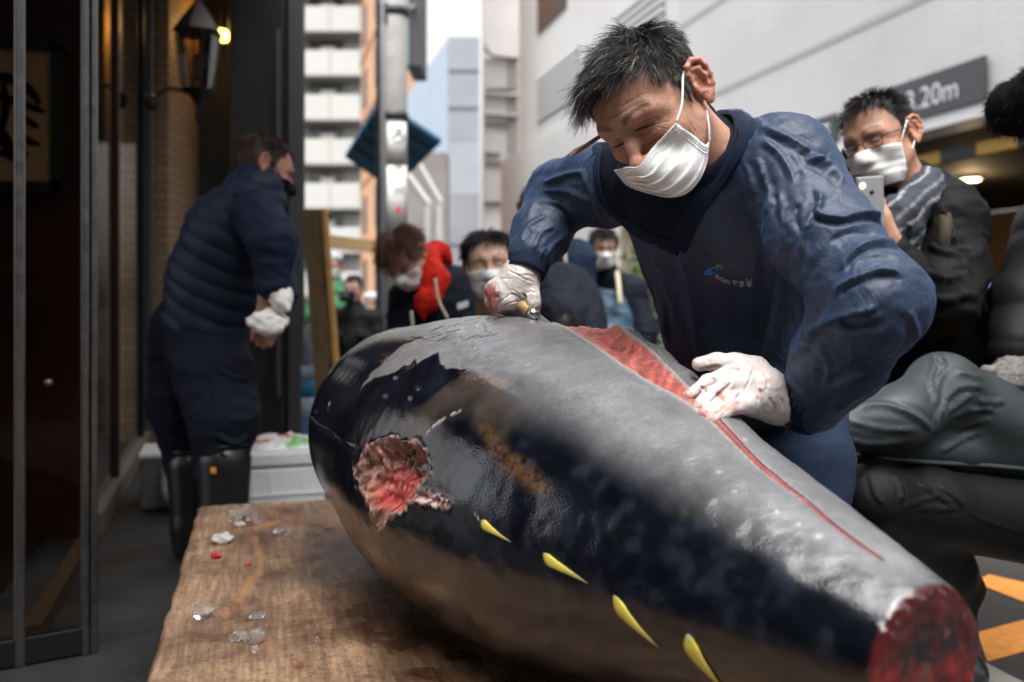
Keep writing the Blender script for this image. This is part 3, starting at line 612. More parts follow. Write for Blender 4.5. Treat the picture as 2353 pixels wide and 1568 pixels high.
for k in range(6): MB().box(P(1010, 10 + 13 * k, 27.7), (.2, 0, 0), (0, .02, 0), (0, 0, .06)).build('window', mat('tower_window', (0.62, 0.63, 0.64), .4), wt)

# unseen building added behind the camera, sized to block sky light
ob = empty('facing_blocker', (1.5, -9, 0)); tag(ob, 'unseen grey building added behind the camera to block light and darken reflections', 'building')
MB().box((2, -9.6, 5.4), (16, 0, 0), (0, .5, 0), (0, 0, 5.4)).build('wall', mat('blocker_wall', (0.05, 0.0475, 0.045), .8, noise_s=.5, noise_a=.2), ob)
for k in range(8):
    for z in (1.6, 4.8, 8.0): MB().box((-10 + 3.2 * k, -9.06, z), (.9, 0, 0), (0, .04, 0), (0, 0, .8)).build('window', mat('dark_window', (0.03, 0.0325, 0.035), .2), ob)
# ------------------------------------------------------------------ cutting table
TZ = .345
K0 = np.array([-.945, 2.74, 0]); TW, TL = 1.02, 2.6
table = empty('cutting_table', K0 + R_DIR * TW / 2 - S_DIR * 1.0); tag(table, 'low worn wooden table under the tuna, stained and strewn with ice', 'table')
def wood_mat():
    m = bpy.data.materials.new('worn_board'); m.use_nodes = True; nt = m.node_tree; b = nt.nodes['Principled BSDF']; L = nt.links.new
    tc = nd(nt, 'ShaderNodeTexCoord'); mp = nd(nt, 'ShaderNodeMapping'); mp.inputs['Rotation'].default_value = (0, 0, math.radians(-15.6)); L(tc.outputs['Object'], mp.inputs[0])
    st = nd(nt, 'ShaderNodeMapping'); st.inputs['Scale'].default_value = (34, 2.6, 8); L(mp.outputs[0], st.inputs[0])
    grain = nd(nt, 'ShaderNodeTexNoise', Scale=3.0, Detail=9.0, Roughness=.62); L(st.outputs[0], grain.inputs['Vector'])
    r1 = nd(nt, 'ShaderNodeValToRGB'); e = r1.color_ramp.elements
    e[0].position = .12; e[0].color = (.085, .052, .030, 1); e[1].position = .78; e[1].color = (.34, .22, .130, 1)
    x = e.new(.45); x.color = (.195, .125, .075, 1); x = e.new(.58); x.color = (.27, .18, .112, 1); L(grain.outputs[0], r1.inputs[0])
    big = nd(nt, 'ShaderNodeTexNoise', Scale=4.2, Detail=6.0, Roughness=.65); L(tc.outputs['Object'], big.inputs['Vector'])
    r2 = nd(nt, 'ShaderNodeValToRGB'); e = r2.color_ramp.elements; e[0].position = .36; e[0].color = (.42, .36, .33, 1); e[1].position = .60; e[1].color = (1.25, 1.2, 1.15, 1); L(big.outputs[0], r2.inputs[0])
    mu = nd(nt, 'ShaderNodeMix', data_type='RGBA', blend_type='MULTIPLY'); mu.inputs[0].default_value = 1; L(r1.outputs[0], mu.inputs[6]); L(r2.outputs[0], mu.inputs[7])
    fine = nd(nt, 'ShaderNodeTexNoise', Scale=70.0, Detail=5.0, Roughness=.7); L(tc.outputs['Object'], fine.inputs['Vector'])
    r3 = nd(nt, 'ShaderNodeValToRGB'); e = r3.color_ramp.elements; e[0].position = .33; e[0].color = (.35, .30, .27, 1); e[1].position = .5; e[1].color = (1.05, 1.05, 1.05, 1); L(fine.outputs[0], r3.inputs[0])
    m2 = nd(nt, 'ShaderNodeMix', data_type='RGBA', blend_type='MULTIPLY'); m2.inputs[0].default_value = .8; L(mu.outputs[2], m2.inputs[6]); L(r3.outputs[0], m2.inputs[7])
    at = nd(nt, 'ShaderNodeAttribute', attribute_name='stain_shadow')            # blood and water soaked in, plus the tuna's shadow painted dark
    sep = nd(nt, 'ShaderNodeSeparateColor'); L(at.outputs['Color'], sep.inputs[0])
    m3 = nd(nt, 'ShaderNodeMix', data_type='RGBA', blend_type='MIX'); L(sep.outputs[0], m3.inputs[0]); L(m2.outputs[2], m3.inputs[6]); m3.inputs[7].default_value = (.10, .018, .012, 1)
    m4 = nd(nt, 'ShaderNodeMix', data_type='RGBA', blend_type='MULTIPLY'); L(sep.outputs[1], m4.inputs[0]); L(m3.outputs[2], m4.inputs[6]); m4.inputs[7].default_value = (.30, .24, .21, 1)
    m5 = nd(nt, 'ShaderNodeMix', data_type='RGBA', blend_type='MIX'); L(sep.outputs[2], m5.inputs[0]); L(m4.outputs[2], m5.inputs[6]); m5.inputs[7].default_value = (.30, .145, .055, 1)
    L(m5.outputs[2], b.inputs['Base Color'])
    ro = nd(nt, 'ShaderNodeMapRange'); ro.inputs[3].default_value = .62; ro.inputs[4].default_value = .22; L(sep.outputs[1], ro.inputs[0]); L(ro.outputs[0], b.inputs['Roughness'])
    bp = nd(nt, 'ShaderNodeBump', Strength=.7, Distance=.003); ad = nd(nt, 'ShaderNodeMath', operation='ADD'); L(grain.outputs[0], ad.inputs[0]); L(fine.outputs[0], ad.inputs[1]); L(ad.outputs[0], bp.inputs['Height']); L(bp.outputs[0], b.inputs['Normal'])
    return m
WOODM = wood_mat()
nu, nv = 110, 240
gu, gv = np.meshgrid(np.linspace(0, 1, nu), np.linspace(0, 1, nv)); gu, gv = gu.ravel(), gv.ravel()
cu, cv = gu * TW, gv * TL
rnd = .028                                                        # rounded far corners
def edge_in(a, n): return np.minimum(a, n - a)
BV = K0 + cu[:, None] * R_DIR - cv[:, None] * S_DIR
wob = .004 * fbm(np.c_[cu * 7, cv * 7, cu * 0], 3, 4)
near = np.minimum(np.minimum(cu, TW - cu), np.minimum(cv, TL - cv))
corner = np.hypot(np.minimum(cu, rnd) - rnd, np.minimum(cv, rnd) - rnd); inside = (cu < rnd) & (cv < rnd) & (corner > 1e-6)
kk = np.where(inside, np.minimum(1, rnd / np.maximum(np.maximum(rnd - cu, rnd - cv), 1e-6) * 0 + np.maximum(rnd - cu, rnd - cv) / np.maximum(corner, 1e-9)), 1)
dx = np.where(inside, (rnd - cu) * (1 - kk), 0); dy = np.where(inside, (rnd - cv) * (1 - kk), 0)
BV = BV + dx[:, None] * R_DIR - dy[:, None] * S_DIR
BV[:, 2] = TZ - .010 * np.exp(-near / .006) * (near < .05) + wob * .35 + .0012 * fbm(np.c_[cu * 60, cv * 14, cu * 0], 3, 8)
edgew = .0025 * fbm(np.c_[cu * 14, cv * 14, cu * 0 + 3], 3, 6)
eu = (gu < 1e-6) * -1.0 + (gu > 1 - 1e-6); ev = (gv < 1e-6) * -1.0
BV += (edgew * eu)[:, None] * R_DIR - (edgew * ev)[:, None] * S_DIR
F = grid_faces(nu, nv); F = F[:, ::1]
px = proj(BV)
blood = poly_mask(px, np.array([(545, 1185), (600, 1165), (690, 1165), (720, 1195), (640, 1225), (560, 1215)]), 14) * .42
blood = np.maximum(blood, .2 * sstep(.15, .55, fbm(np.c_[cu * 11, cv * 9, cu * 0 + 1], 4, 31)))
for x_, y_, r_ in ((497, 1281, 9), (572, 1299, 6), (690, 1531, 14), (620, 1190, 12), (655, 1175, 16), (700, 1442, 5)):
    blood = np.maximum(blood, .85 * sstep(1.3, .5, np.hypot(px[:, 0] - x_, (px[:, 1] - y_) * 1.8) / r_ + .4 * fbm(np.c_[cu * 120, cv * 120, cu * 0], 2, 5)))
wet = poly_mask(px, np.array([(700, 1185), (760, 1175), (900, 1330), (1100, 1500), (1250, 1568), (1180, 1620), (930, 1568), (770, 1420), (690, 1330), (705, 1250)]), 30) * (.55 + .45 * sstep(-.3, .4, fbm(np.c_[cu * 22, cv * 22, cu * 0], 3, 12)))  # wet band along the tuna, with its shadow painted in
wet = np.maximum(wet, .4 * sstep(.30, .62, fbm(np.c_[cu * 7, cv * 6, cu * 0 + 9], 4, 14)))
gouge = np.maximum.reduce([sstep(1.2, .5, dist_poly(px, np.array(l_))[0] / w_) for l_, w_ in (([(585, 1238), (592, 1262), (598, 1290), (594, 1318)], 8), ([(580, 1330), (562, 1362), (550, 1380)], 9), ([(640, 1200), (610, 1207), (585, 1215)], 5), ([(520, 1400), (515, 1418)], 5))]) * .75
board = mesh_from('board', *thicken(BV, F, .055), WOODM, table, True, {'stain_shadow': np.tile(np.c_[blood, wet, gouge], (2, 1))})
lg = MB()
for a_, b_ in ((.08, .10), (TW - .08, .10), (.08, TL - .1), (TW - .08, TL - .1)):
    q = K0 + a_ * R_DIR - b_ * S_DIR
    MB().box(q + np.array([0, 0, (TZ - .058) / 2]), R_DIR * .045, S_DIR * .045, (0, 0, (TZ - .058) / 2), .004).build('leg', mat('table_leg_wood', (.12, .08, .05), .7, noise_s=9, noise_a=.4), table)

# ------------------------------------------------------------------ tuna
T0, T1 = P(960, 990, 2.15), P(2138, 1530, .95)
TAX = (T1 - T0); TLEN = np.linalg.norm(TAX); TAX /= TLEN
_st = np.array([(960, 990, 2.15, .247), (1130, 1061, 1.81, .298), (1350, 1169, 1.51, .271), (1540, 1256, 1.325, .212), (1839, 1393, 1.105, .137), (2138, 1530, .95, .082)])
_tt = np.array([(P(*s[:3]) - T0) @ TAX for s in _st]); 
_fine = curve2(np.c_[_tt, _st[:, 3]], 80)
TUP = np.array([0, 0, 1.]) - TAX * TAX[2]; TUP /= np.linalg.norm(TUP); TSD = np.cross(TAX, TUP)
def tuna_raw(p):
    q = p - T0.astype(np.float32); t = q @ TAX.astype(np.float32); tc = np.clip(t, 0, TLEN + .03)
    r = np.interp(tc, _fine[:, 0], _fine[:, 1]).astype(np.float32)
    u = q @ TUP.astype(np.float32); s = q @ TSD.astype(np.float32)
    s = s * .97; dl = (t - tc)
    d = np.sqrt(u * u + s * s + (dl * 1.06) ** 2) - r
    return d * .93
def tuna_sdf(p):
    d = tuna_raw(p)
    t = (p - T1.astype(np.float32)) @ TAX.astype(np.float32)
    d = smin(d, chain(p, [P(x_, y_ + 42, d_) for x_, y_, d_ in ((1215, 800, 1.80), (1275, 765, 1.74), (1345, 750, 1.66), (1430, 760, 1.60), (1500, 806, 1.53), (1560, 852, 1.47), (1615, 900, 1.41), (1680, 960, 1.34))], [.006, .016, .030, .036, .034, .030, .026, .018], .02), .025)   # far lip of the opened back
    d = smax(d, t, .012)                                     # tail sawn off
    return smax(d, (TZ + .002) - p[:, 2], .012)               # rests flattened on the board
lo = np.minimum(T0, T1) - .34; hi = np.maximum(T0, T1) + .34; lo[2] = TZ - .02
UV, UQ = mesh_sdf(tuna_sdf, lo, hi, .0037)
UN = vnormals(UV, UQ)
FULL = (UV, UN); _vw = UV - np.array([0, 0, CH]); SEL = np.where((UN * _vw).sum(1) / np.linalg.norm(_vw, axis=1) < .30)[0]
UV, UN = UV[SEL], UN[SEL]; px = proj(UV)
view = UV - np.array([0, 0, CH]); vis = ((UN * view).sum(1) < .02 * 1)
visf = sstep(.03, -.06, (UN * view).sum(1) / np.linalg.norm(view, axis=1))
tt = (UV - T0) @ TAX; ang = np.arctan2((UV - T0) @ TUP, -((UV - T0) @ TSD) * 1.0)      # 90 deg = top
if ((np.array([0, 0, CH]) - T0) @ TSD) > 0: ang = np.arctan2((UV - T0) @ TUP, ((UV - T0) @ TSD))
def c5(*a): return np.array([(689.3 + .3664 * x, 689.3 + .3664 * y) for x, y in a])
def warp(px, a, f, seed): return px + a * np.c_[fbm(np.c_[px * f, px[:, 0] * 0], 3, seed), fbm(np.c_[px * f, px[:, 0] * 0 + 40], 3, seed + 3)]
pw = warp(px, 3.5, .07, 3); pw2 = warp(px, 14, .010, 9)
# skin tones: dark back, scraped silver flank, pale belly with board's reflection painted brown
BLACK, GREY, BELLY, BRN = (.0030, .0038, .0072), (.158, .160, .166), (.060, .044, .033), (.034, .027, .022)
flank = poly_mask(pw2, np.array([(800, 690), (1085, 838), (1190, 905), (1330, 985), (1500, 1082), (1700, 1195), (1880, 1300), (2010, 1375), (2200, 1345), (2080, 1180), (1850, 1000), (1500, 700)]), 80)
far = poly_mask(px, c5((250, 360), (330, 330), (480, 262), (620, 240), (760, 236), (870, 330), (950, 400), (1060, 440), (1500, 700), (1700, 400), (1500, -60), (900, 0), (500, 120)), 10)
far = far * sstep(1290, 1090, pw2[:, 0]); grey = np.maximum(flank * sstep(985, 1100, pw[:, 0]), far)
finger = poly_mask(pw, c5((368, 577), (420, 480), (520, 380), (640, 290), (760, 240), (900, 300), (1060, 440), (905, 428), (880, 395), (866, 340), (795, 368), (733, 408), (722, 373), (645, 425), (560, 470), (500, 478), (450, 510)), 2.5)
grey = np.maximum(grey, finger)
tongue = poly_mask(pw, c5((60, 620), (130, 520), (215, 430), (330, 345), (480, 285), (600, 262), (700, 248), (640, 285), (530, 365), (440, 455), (385, 545), (300, 700), (100, 760)), 5)
patch_d = poly_mask(pw, c5((560, 472), (645, 425), (722, 374), (734, 408), (795, 370), (866, 341), (872, 392), (905, 427), (1048, 430), (985, 490), (905, 540), (860, 590), (790, 640), (690, 700), (640, 745), (600, 800), (500, 870), (380, 900), (200, 850), (90, 700), (300, 640), (400, 540), (480, 480)), 2.5)
grey = grey * (1 - tongue) * (1 - patch_d)
brn = poly_mask(pw2, c5((640, 740), (860, 600), (905, 545), (1050, 440), (1250, 520), (1400, 650), (1300, 850), (1150, 900), (1000, 700), (760, 860)), 26) * (1 - patch_d)
belly = poly_mask(warp(px, 12, .02, 21), c5((60, 1060), (140, 1130), (235, 1190), (330, 1290), (450, 1360), (560, 1400), (800, 1470), (1000, 1590), (1350, 1800), (1900, 2150), (2600, 2500), (2600, 3000), (0, 3000), (-300, 1500)), 9)
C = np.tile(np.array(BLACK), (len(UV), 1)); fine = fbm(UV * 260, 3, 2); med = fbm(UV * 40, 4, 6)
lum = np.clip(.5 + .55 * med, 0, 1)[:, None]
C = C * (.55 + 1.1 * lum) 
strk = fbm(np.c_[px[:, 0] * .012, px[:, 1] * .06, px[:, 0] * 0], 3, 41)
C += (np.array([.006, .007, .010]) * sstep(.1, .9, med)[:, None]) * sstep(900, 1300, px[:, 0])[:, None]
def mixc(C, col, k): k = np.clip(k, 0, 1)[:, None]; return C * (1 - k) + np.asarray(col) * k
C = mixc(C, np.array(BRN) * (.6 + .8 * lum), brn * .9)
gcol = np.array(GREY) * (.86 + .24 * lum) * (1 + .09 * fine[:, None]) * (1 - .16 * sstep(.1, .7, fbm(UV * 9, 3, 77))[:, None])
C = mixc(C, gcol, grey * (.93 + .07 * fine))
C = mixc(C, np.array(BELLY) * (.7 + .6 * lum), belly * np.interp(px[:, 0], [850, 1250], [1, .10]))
gold_sheen = poly_mask(pw2, np.array([(1085, 985), (1130, 1005), (1180, 1035), (1235, 1085), (1265, 1125), (1235, 1130), (1165, 1085), (1120, 1040)]), 20) * np.clip(.55 + .6 * fbm(UV * 170, 2, 19), 0, 1)  # warm golden sheen painted into the skin colour
C = mixc(C, (.20, .095, .030), gold_sheen * .5)
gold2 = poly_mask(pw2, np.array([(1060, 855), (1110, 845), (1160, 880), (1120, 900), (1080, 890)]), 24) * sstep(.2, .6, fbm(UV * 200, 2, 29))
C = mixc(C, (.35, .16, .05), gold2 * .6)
# torn slashes and flakes on the scraped part
Dsp = np.zeros(len(UV)); g_ = np.random.default_rng(5)
sl = []
for _ in range(46):
    x0, y0 = g_.uniform(480, 1330), g_.uniform(60, 270); ln = g_.uniform(25, 130); a = -g_.uniform(.18, .5)
    sl.append((c5((x0, y0), (x0 + ln * .5, y0 + ln * .5 * a + g_.normal(0, 4)), (x0 + ln, y0 + ln * a)), g_.uniform(.7, 1.6)))
sl += [(c5((955, 103), (1000, 100), (1050, 104)), 2.2), (c5((1150, 150), (1165, 175), (1160, 190), (1195, 205)), 2.0), (c5((560, 350), (640, 280), (750, 238)), 1.4), (c5((690, 240), (755, 238)), 2.4)]
for l_, w_ in sl:
    k = sstep(1.3, .4, dist_poly(px, l_)[0] / w_) * visf; C = mixc(C, (.012, .012, .013), k * .85); Dsp -= .0012 * k
for _ in range(60):
    x0, y0 = g_.uniform(330, 1500), g_.uniform(90, 460); r0 = g_.uniform(.6, 1.5)
    c0 = c5((x0, y0))[0]; k = sstep(1.4, .4, np.hypot(px[:, 0] - c0[0], (px[:, 1] - c0[1]) * 1.3) / r0) * visf * grey; C = mixc(C, (.62, .61, .60), k * .8); Dsp += .0008 * k
for l_, w_ in ((c5((1022, 690), (960, 715), (900, 750), (830, 800), (770, 855)), 2.6), (c5((75, 742), (110, 780), (165, 805), (215, 845), (250, 882), (310, 905), (372, 935)), 2.0), (c5((175, 690), (190, 640)), 1.4), (c5((1090, 1330), (1130, 1385), (1150, 1420)), 2.2)):
    k = sstep(1.5, .3, dist_poly(px, l_)[0] / w_) * visf * sstep(-.35, .25, fbm(UV * 120, 2, 8)); C = mixc(C, (.46, .40, .38), k * .75); Dsp += .002 * k
Dsp -= .004 * sstep(3.2, 0, dist_poly(px, c5((60, 750), (110, 792), (165, 816), (215, 856), (250, 893), (310, 916), (380, 950)))[0] / 2.0) * visf
for x0, y0, r0 in ((100, 700, 3), (120, 930, 2.5), (210, 520, 1.6), (600, 490, 5), (740, 560, 4.5), (690, 620, 4.5), (535, 605, 5), (205, 1010, 1.5), (180, 1030, 1.5), (300, 1110, 1.6)):
    c0 = c5((x0, y0))[0]; k = sstep(1.5, .3, np.hypot(px[:, 0] - c0[0], px[:, 1] - c0[1]) / r0 + .7 * fbm(UV * 150, 2, 4)) * visf; C = mixc(C, (.20, .21, .25), k * .4)
# pale spots near the tail
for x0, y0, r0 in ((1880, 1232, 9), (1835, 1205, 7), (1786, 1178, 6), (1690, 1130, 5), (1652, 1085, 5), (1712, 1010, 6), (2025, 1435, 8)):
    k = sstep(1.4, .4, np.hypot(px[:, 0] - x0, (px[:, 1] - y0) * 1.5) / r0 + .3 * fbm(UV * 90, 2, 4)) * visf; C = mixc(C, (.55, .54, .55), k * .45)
# dents that break up the gloss along the flank
Dsp += .0014 * fbm(UV * 14, 3, 51) * sstep(.15, .6, tt) + (.0002 + .0006 * grey) * fbm(UV * 55, 2, 52)
Dsp += .00035 * np.sin((tt * 900) + 9 * fbm(UV * 20, 2, 61)) * grey * sstep(1.2, .9, tt)
# torn wound where the pectoral fin was
wound = c5((395, 965), (430, 912), (520, 882), (600, 850), (680, 905), (742, 868), (800, 980), (822, 1080), (800, 1122), (755, 1182), (860, 1222), (950, 1272), (940, 1320), (820, 1300), (690, 1262), (660, 1322), (580, 1350), (530, 1425), (492, 1462), (452, 1340), (402, 1232), (352, 1132), (340, 1060), (370, 1000))
pw3 = warp(px, 5, .09, 33)
wd, _, _ = dist_poly(pw3, np.vstack([wound, wound[:1]])); wi = in_poly(pw3, wound); wk = np.where(wi, wd, -wd)
win = sstep(-1, 3, wk) * visf; rim = np.exp(-((wk - 1) / 5.5) ** 2) * visf
core = poly_mask(pw3, c5((480, 1080), (560, 1040), (660, 1100), (690, 1180), (660, 1270), (600, 1330), (520, 1330), (460, 1290), (445, 1180)), 9) * win
cav = poly_mask(pw3, c5((560, 900), (660, 930), (760, 960), (790, 1080), (720, 1160), (620, 1110), (540, 1020), (500, 940)), 12) * win
Dsp -= .020 * sstep(0, 40, wk) * win * 1.0 + .012 * cav + .008 * core; Dsp += .0018 * rim 
Dsp += win * .0045 * fbm(np.c_[px[:, 0] * .14 + px[:, 1] * .03, px[:, 1] * .035 - px[:, 0] * .02, px[:, 0] * 0], 3, 81)
fib = fbm(np.c_[px[:, 0] * .16 + px[:, 1] * .05, px[:, 1] * .05 - px[:, 0] * .03, px[:, 0] * 0], 3, 82)[:, None]
C = mixc(C, np.array([.22, .10, .075]) * (1 + .7 * fib), win)
C = mixc(C, np.array([.16, .075, .05]) * (1 + .6 * fib), cav * .8)
C = mixc(C, np.clip(np.array([.36, .035, .03]) + .16 * fib * np.array([1, .7, .6]), .02, 1), core * .9)
C = mixc(C, np.array([.40, .28, .26]) * (1 + .4 * fib), rim * sstep(-.1, .5, fbm(UV * 80, 2, 91)) * .8)
C = mixc(C, (.50, .36, .34), poly_mask(pw3, c5((690, 1200), (760, 1180), (860, 1222), (950, 1272), (940, 1320), (820, 1300), (690, 1262)), 3) * win * sstep(-.4, .2, fbm(UV * 110, 2, 95)))
# long cut down the back: opened flesh, then a thin line to the tail
open_f = np.array([(1272, 741), (1300, 728), (1360, 730), (1425, 756), (1490, 806), (1535, 850), (1570, 886), (1604, 922), (1640, 955), (1600, 938), (1560, 917), (1500, 884), (1440, 846), (1380, 806), (1330, 772)])
od, _, _ = dist_poly(px, np.vstack([open_f, open_f[:1]])); oi = in_poly(px, open_f); ok = np.where(oi, od, -od); fl = sstep(-.5, 2.0, ok)
thin = np.array([(1600, 925), (1650, 968), (1690, 1010), (1740, 1062), (1800, 1112), (1850, 1150), (1905, 1198), (1960, 1240), (2030, 1290)])
td, _, tf = dist_poly(warp(px, 1.5, .05, 14), curve2(thin, 40)); tw = np.interp(tf, [0, .25, .6, 1], [11, 7, 4, 1.6]); tk = sstep(.9, .5, td / tw) * visf
fib2 = fbm(np.c_[(px[:, 0] + px[:, 1] * .4) * .10, (px[:, 1] - px[:, 0] * .5) * .025, px[:, 0] * 0], 3, 45)[:, None]
C = mixc(C, np.clip(np.array([.34, .085, .070]) * (1 + .40 * fib2) + .10 * np.clip(fbm(UV * 300, 2, 46), 0, 1)[:, None], .02, 1), fl)
C = mixc(C, np.array([.26, .055, .045]) * (1 + .3 * fib2), tk * .9); near_cut = sstep(4, 1.5, td / tw) * visf; Dsp *= 1 - near_cut * .8
C = mixc(C, (.50, .46, .42), np.exp(-((ok + 2.5) / 2.2) ** 2) * .5 * visf); C = mixc(C, (.50, .44, .40), np.exp(-((td / tw - 1.25) / .2) ** 2) * .45 * visf * (tw > 4))
Dsp += fl * (-.007 * sstep(2, 26, ok) + .0025 * fbm(UV * 90, 3, 47) * sstep(2, 12, ok)) - .0015 * sstep(2.6, .6, td / tw) * visf + .004 * np.exp(-((ok + 3) / 3.0) ** 2) * visf
k = poly_mask(px, np.array([(1000, 716), (1080, 706), (1110, 712), (1050, 722)]), 7); C = mixc(C, (.42, .16, .14), k * .5)
# sawn tail face: dark red meat round pale bone
tail = sstep(-.016, -.004, (UV - T1) @ TAX) * sstep(.35, .8, UN @ TAX)
q = UV - T1; ru = q @ TUP; rs = q @ TSD; rr = np.hypot(ru, rs)
mot = fbm(UV * 55, 4, 58)[:, None]; sect = np.sin(np.arctan2(ru, rs) * 4 + 1.2)[:, None] * .25 - .45 * sstep(-.02, .05, ru)[:, None]
C = mixc(C, np.clip(np.array([.080, .0065, .006]) * (1 + .9 * mot + sect), .01, .6), tail)
C = mixc(C, (.16, .06, .05), tail * sstep(.6, .85, noise(UV * 48, 71)) * .6)
C = mixc(C, (.05, .008, .008), tail * sstep(.040, .056, rr) * sstep(.0, .03, ru) * .9)
C = mixc(C, (.16, .08, .07), tail * sstep(.016, .006, np.hypot(ru + .012, rs - .008) + .006 * mot[:, 0]) * .35)
Dsp += tail * .0028 * fbm(UV * 45, 3, 59)
fl2 = poly_mask(pw2, np.array([(800, 640), (1085, 788), (1190, 850), (1330, 925), (1500, 1018), (1700, 1128), (1880, 1235), (2010, 1305), (2200, 1345), (2080, 1180), (1850, 1000), (1500, 700)]), 45)
wetk = np.clip(1 - grey * .75 * np.maximum(fl2, sstep(1150, 1000, px[:, 0])) + tail, 0, 1)
UV2 = FULL[0].copy(); UV2[SEL] += UN * Dsp[:, None]
CF = np.tile(np.array(BLACK), (len(UV2), 1)); CF[SEL] = C; C = CF; WF = np.ones(len(UV2)); WF[SEL] = wetk; wetk = WF
def tuna_mat():
    m = bpy.data.materials.new('tuna_skin'); m.use_nodes = True; nt = m.node_tree; b = nt.nodes['Principled BSDF']; L = nt.links.new
    a = nd(nt, 'ShaderNodeAttribute', attribute_name='col'); w = nd(nt, 'ShaderNodeAttribute', attribute_name='wet')
    L(a.outputs['Color'], b.inputs['Base Color'])
    tc = nd(nt, 'ShaderNodeTexCoord'); n = nd(nt, 'ShaderNodeTexNoise', Scale=38.0, Detail=6.0, Roughness=.65); L(tc.outputs['Object'], n.inputs['Vector'])
    r = nd(nt, 'ShaderNodeMapRange'); r.inputs[1].default_value = 0; r.inputs[2].default_value = 1; r.inputs[3].default_value = .36; r.inputs[4].default_value = .15; L(w.outputs['Fac'], r.inputs[0])
    ad = nd(nt, 'ShaderNodeMath', operation='MULTIPLY_ADD'); L(n.outputs[0], ad.inputs[0]); ad.inputs[1].default_value = .16; L(r.outputs[0], ad.inputs[2])
    sb = nd(nt, 'ShaderNodeMath', operation='SUBTRACT'); L(ad.outputs[0], sb.inputs[0]); sb.inputs[1].default_value = .07; L(sb.outputs[0], b.inputs['Roughness'])
    b.inputs['Specular IOR Level'].default_value = .42
    cw = nd(nt, 'ShaderNodeMath', operation='MULTIPLY'); cw.inputs[1].default_value = .30; L(w.outputs['Fac'], cw.inputs[0]); L(cw.outputs[0], b.inputs['Coat Weight']); b.inputs['Coat Roughness'].default_value = .10
    v = nd(nt, 'ShaderNodeTexVoronoi', Scale=320.0); L(tc.outputs['Object'], v.inputs['Vector'])
    n2 = nd(nt, 'ShaderNodeTexNoise', Scale=240.0, Detail=3.0); L(tc.outputs['Object'], n2.inputs['Vector'])
    s = nd(nt, 'ShaderNodeMath', operation='ADD'); L(v.outputs['Distance'], s.inputs[0]); L(n2.outputs[0], s.inputs[1])
    bst = nd(nt, 'ShaderNodeMapRange'); bst.inputs[3].default_value = .36; bst.inputs[4].default_value = .10; L(w.outputs['Fac'], bst.inputs[0])
    bp = nd(nt, 'ShaderNodeBump', Distance=.0016); L(bst.outputs[0], bp.inputs['Strength']); L(s.outputs[0], bp.inputs['Height']); L(bp.outputs[0], b.inputs['Normal']); L(bp.outputs[0], b.inputs['Coat Normal'])
    return m
tuna = empty('tuna', (*((T0 + T1) / 2)[:2], TZ)); tag(tuna, 'huge headless bluefin tuna lying on the wooden table, its back cut open', 'fish')
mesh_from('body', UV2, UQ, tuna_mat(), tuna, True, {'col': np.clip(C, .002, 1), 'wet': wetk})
# finlets
fin_m = bpy.data.materials.new('finlet_yellow'); fin_m.use_nodes = True
_b = fin_m.node_tree.nodes['Principled BSDF']; _a = nd(fin_m.node_tree, 'ShaderNodeAttribute', attribute_name='col'); fin_m.node_tree.links.new(_a.outputs['Color'], _b.inputs['Base Color']); _b.inputs['Roughness'].default_value = .35
for L_, w_ in (([(1108, 1196), (1118, 1208), (1140, 1224), (1176, 1246)], 22), ([(1250, 1272), (1268, 1290), (1305, 1312), (1352, 1340)], 26), ([(1412, 1368), (1432, 1402), (1470, 1445), (1518, 1490)], 33), ([(1582, 1456), (1596, 1495), (1628, 1540), (1668, 1588)], 42)):
    l = curve2(L_, 14); base = march(tuna_sdf, l[:, 0], l[:, 1]); dn = np.gradient(base, axis=0); dn /= np.linalg.norm(dn, axis=1)[:, None]
    e = .001; n_ = np.stack([tuna_sdf((base + np.eye(3)[i] * e).astype(np.float32)) - tuna_sdf(base.astype(np.float32)) for i in range(3)], 1); n_ /= np.linalg.norm(n_, axis=1)[:, None]
    sd = np.cross(dn, n_); f = np.linspace(0, 1, 14); pr = np.interp(f, [0, .1, .28, .6, .85, 1], [.12, .6, 1, .6, .25, .04])
    ht = w_ * base[:, 1] / FPX * pr; V = []
    for j in range(8):
        a = 2 * math.pi * j / 8; V.append(base + n_ * (.0015 + .10 * ht * (1 + math.sin(a)))[:, None] + sd * (ht * math.cos(a) * .55)[:, None] + dn * 0)
    V = np.stack(V, 1).reshape(-1, 3); Fq = grid_faces(8, 14, True)
    colf = np.repeat(np.interp(f, [0, .1, .2, .6, .85, 1], [.25, .7, 1, 1, .6, .15])[:, None] * np.array([.50, .44, .06]) + np.interp(f, [0, .15, .7, 1], [.12, 0, .03, .10])[:, None] * np.array([1, 1, 1.1]), 8, 0)
    mesh_from('finlet', V, [Fq, np.array([list(range(0, 4)), [0, 3, 4, 7], [4, 5, 6, 7]]), np.array([[104 + k for k in (3, 2, 1, 0)], [104 + k for k in (7, 4, 3, 0)], [104 + k for k in (7, 6, 5, 4)]])], fin_m, tuna, True, {'col': colf})

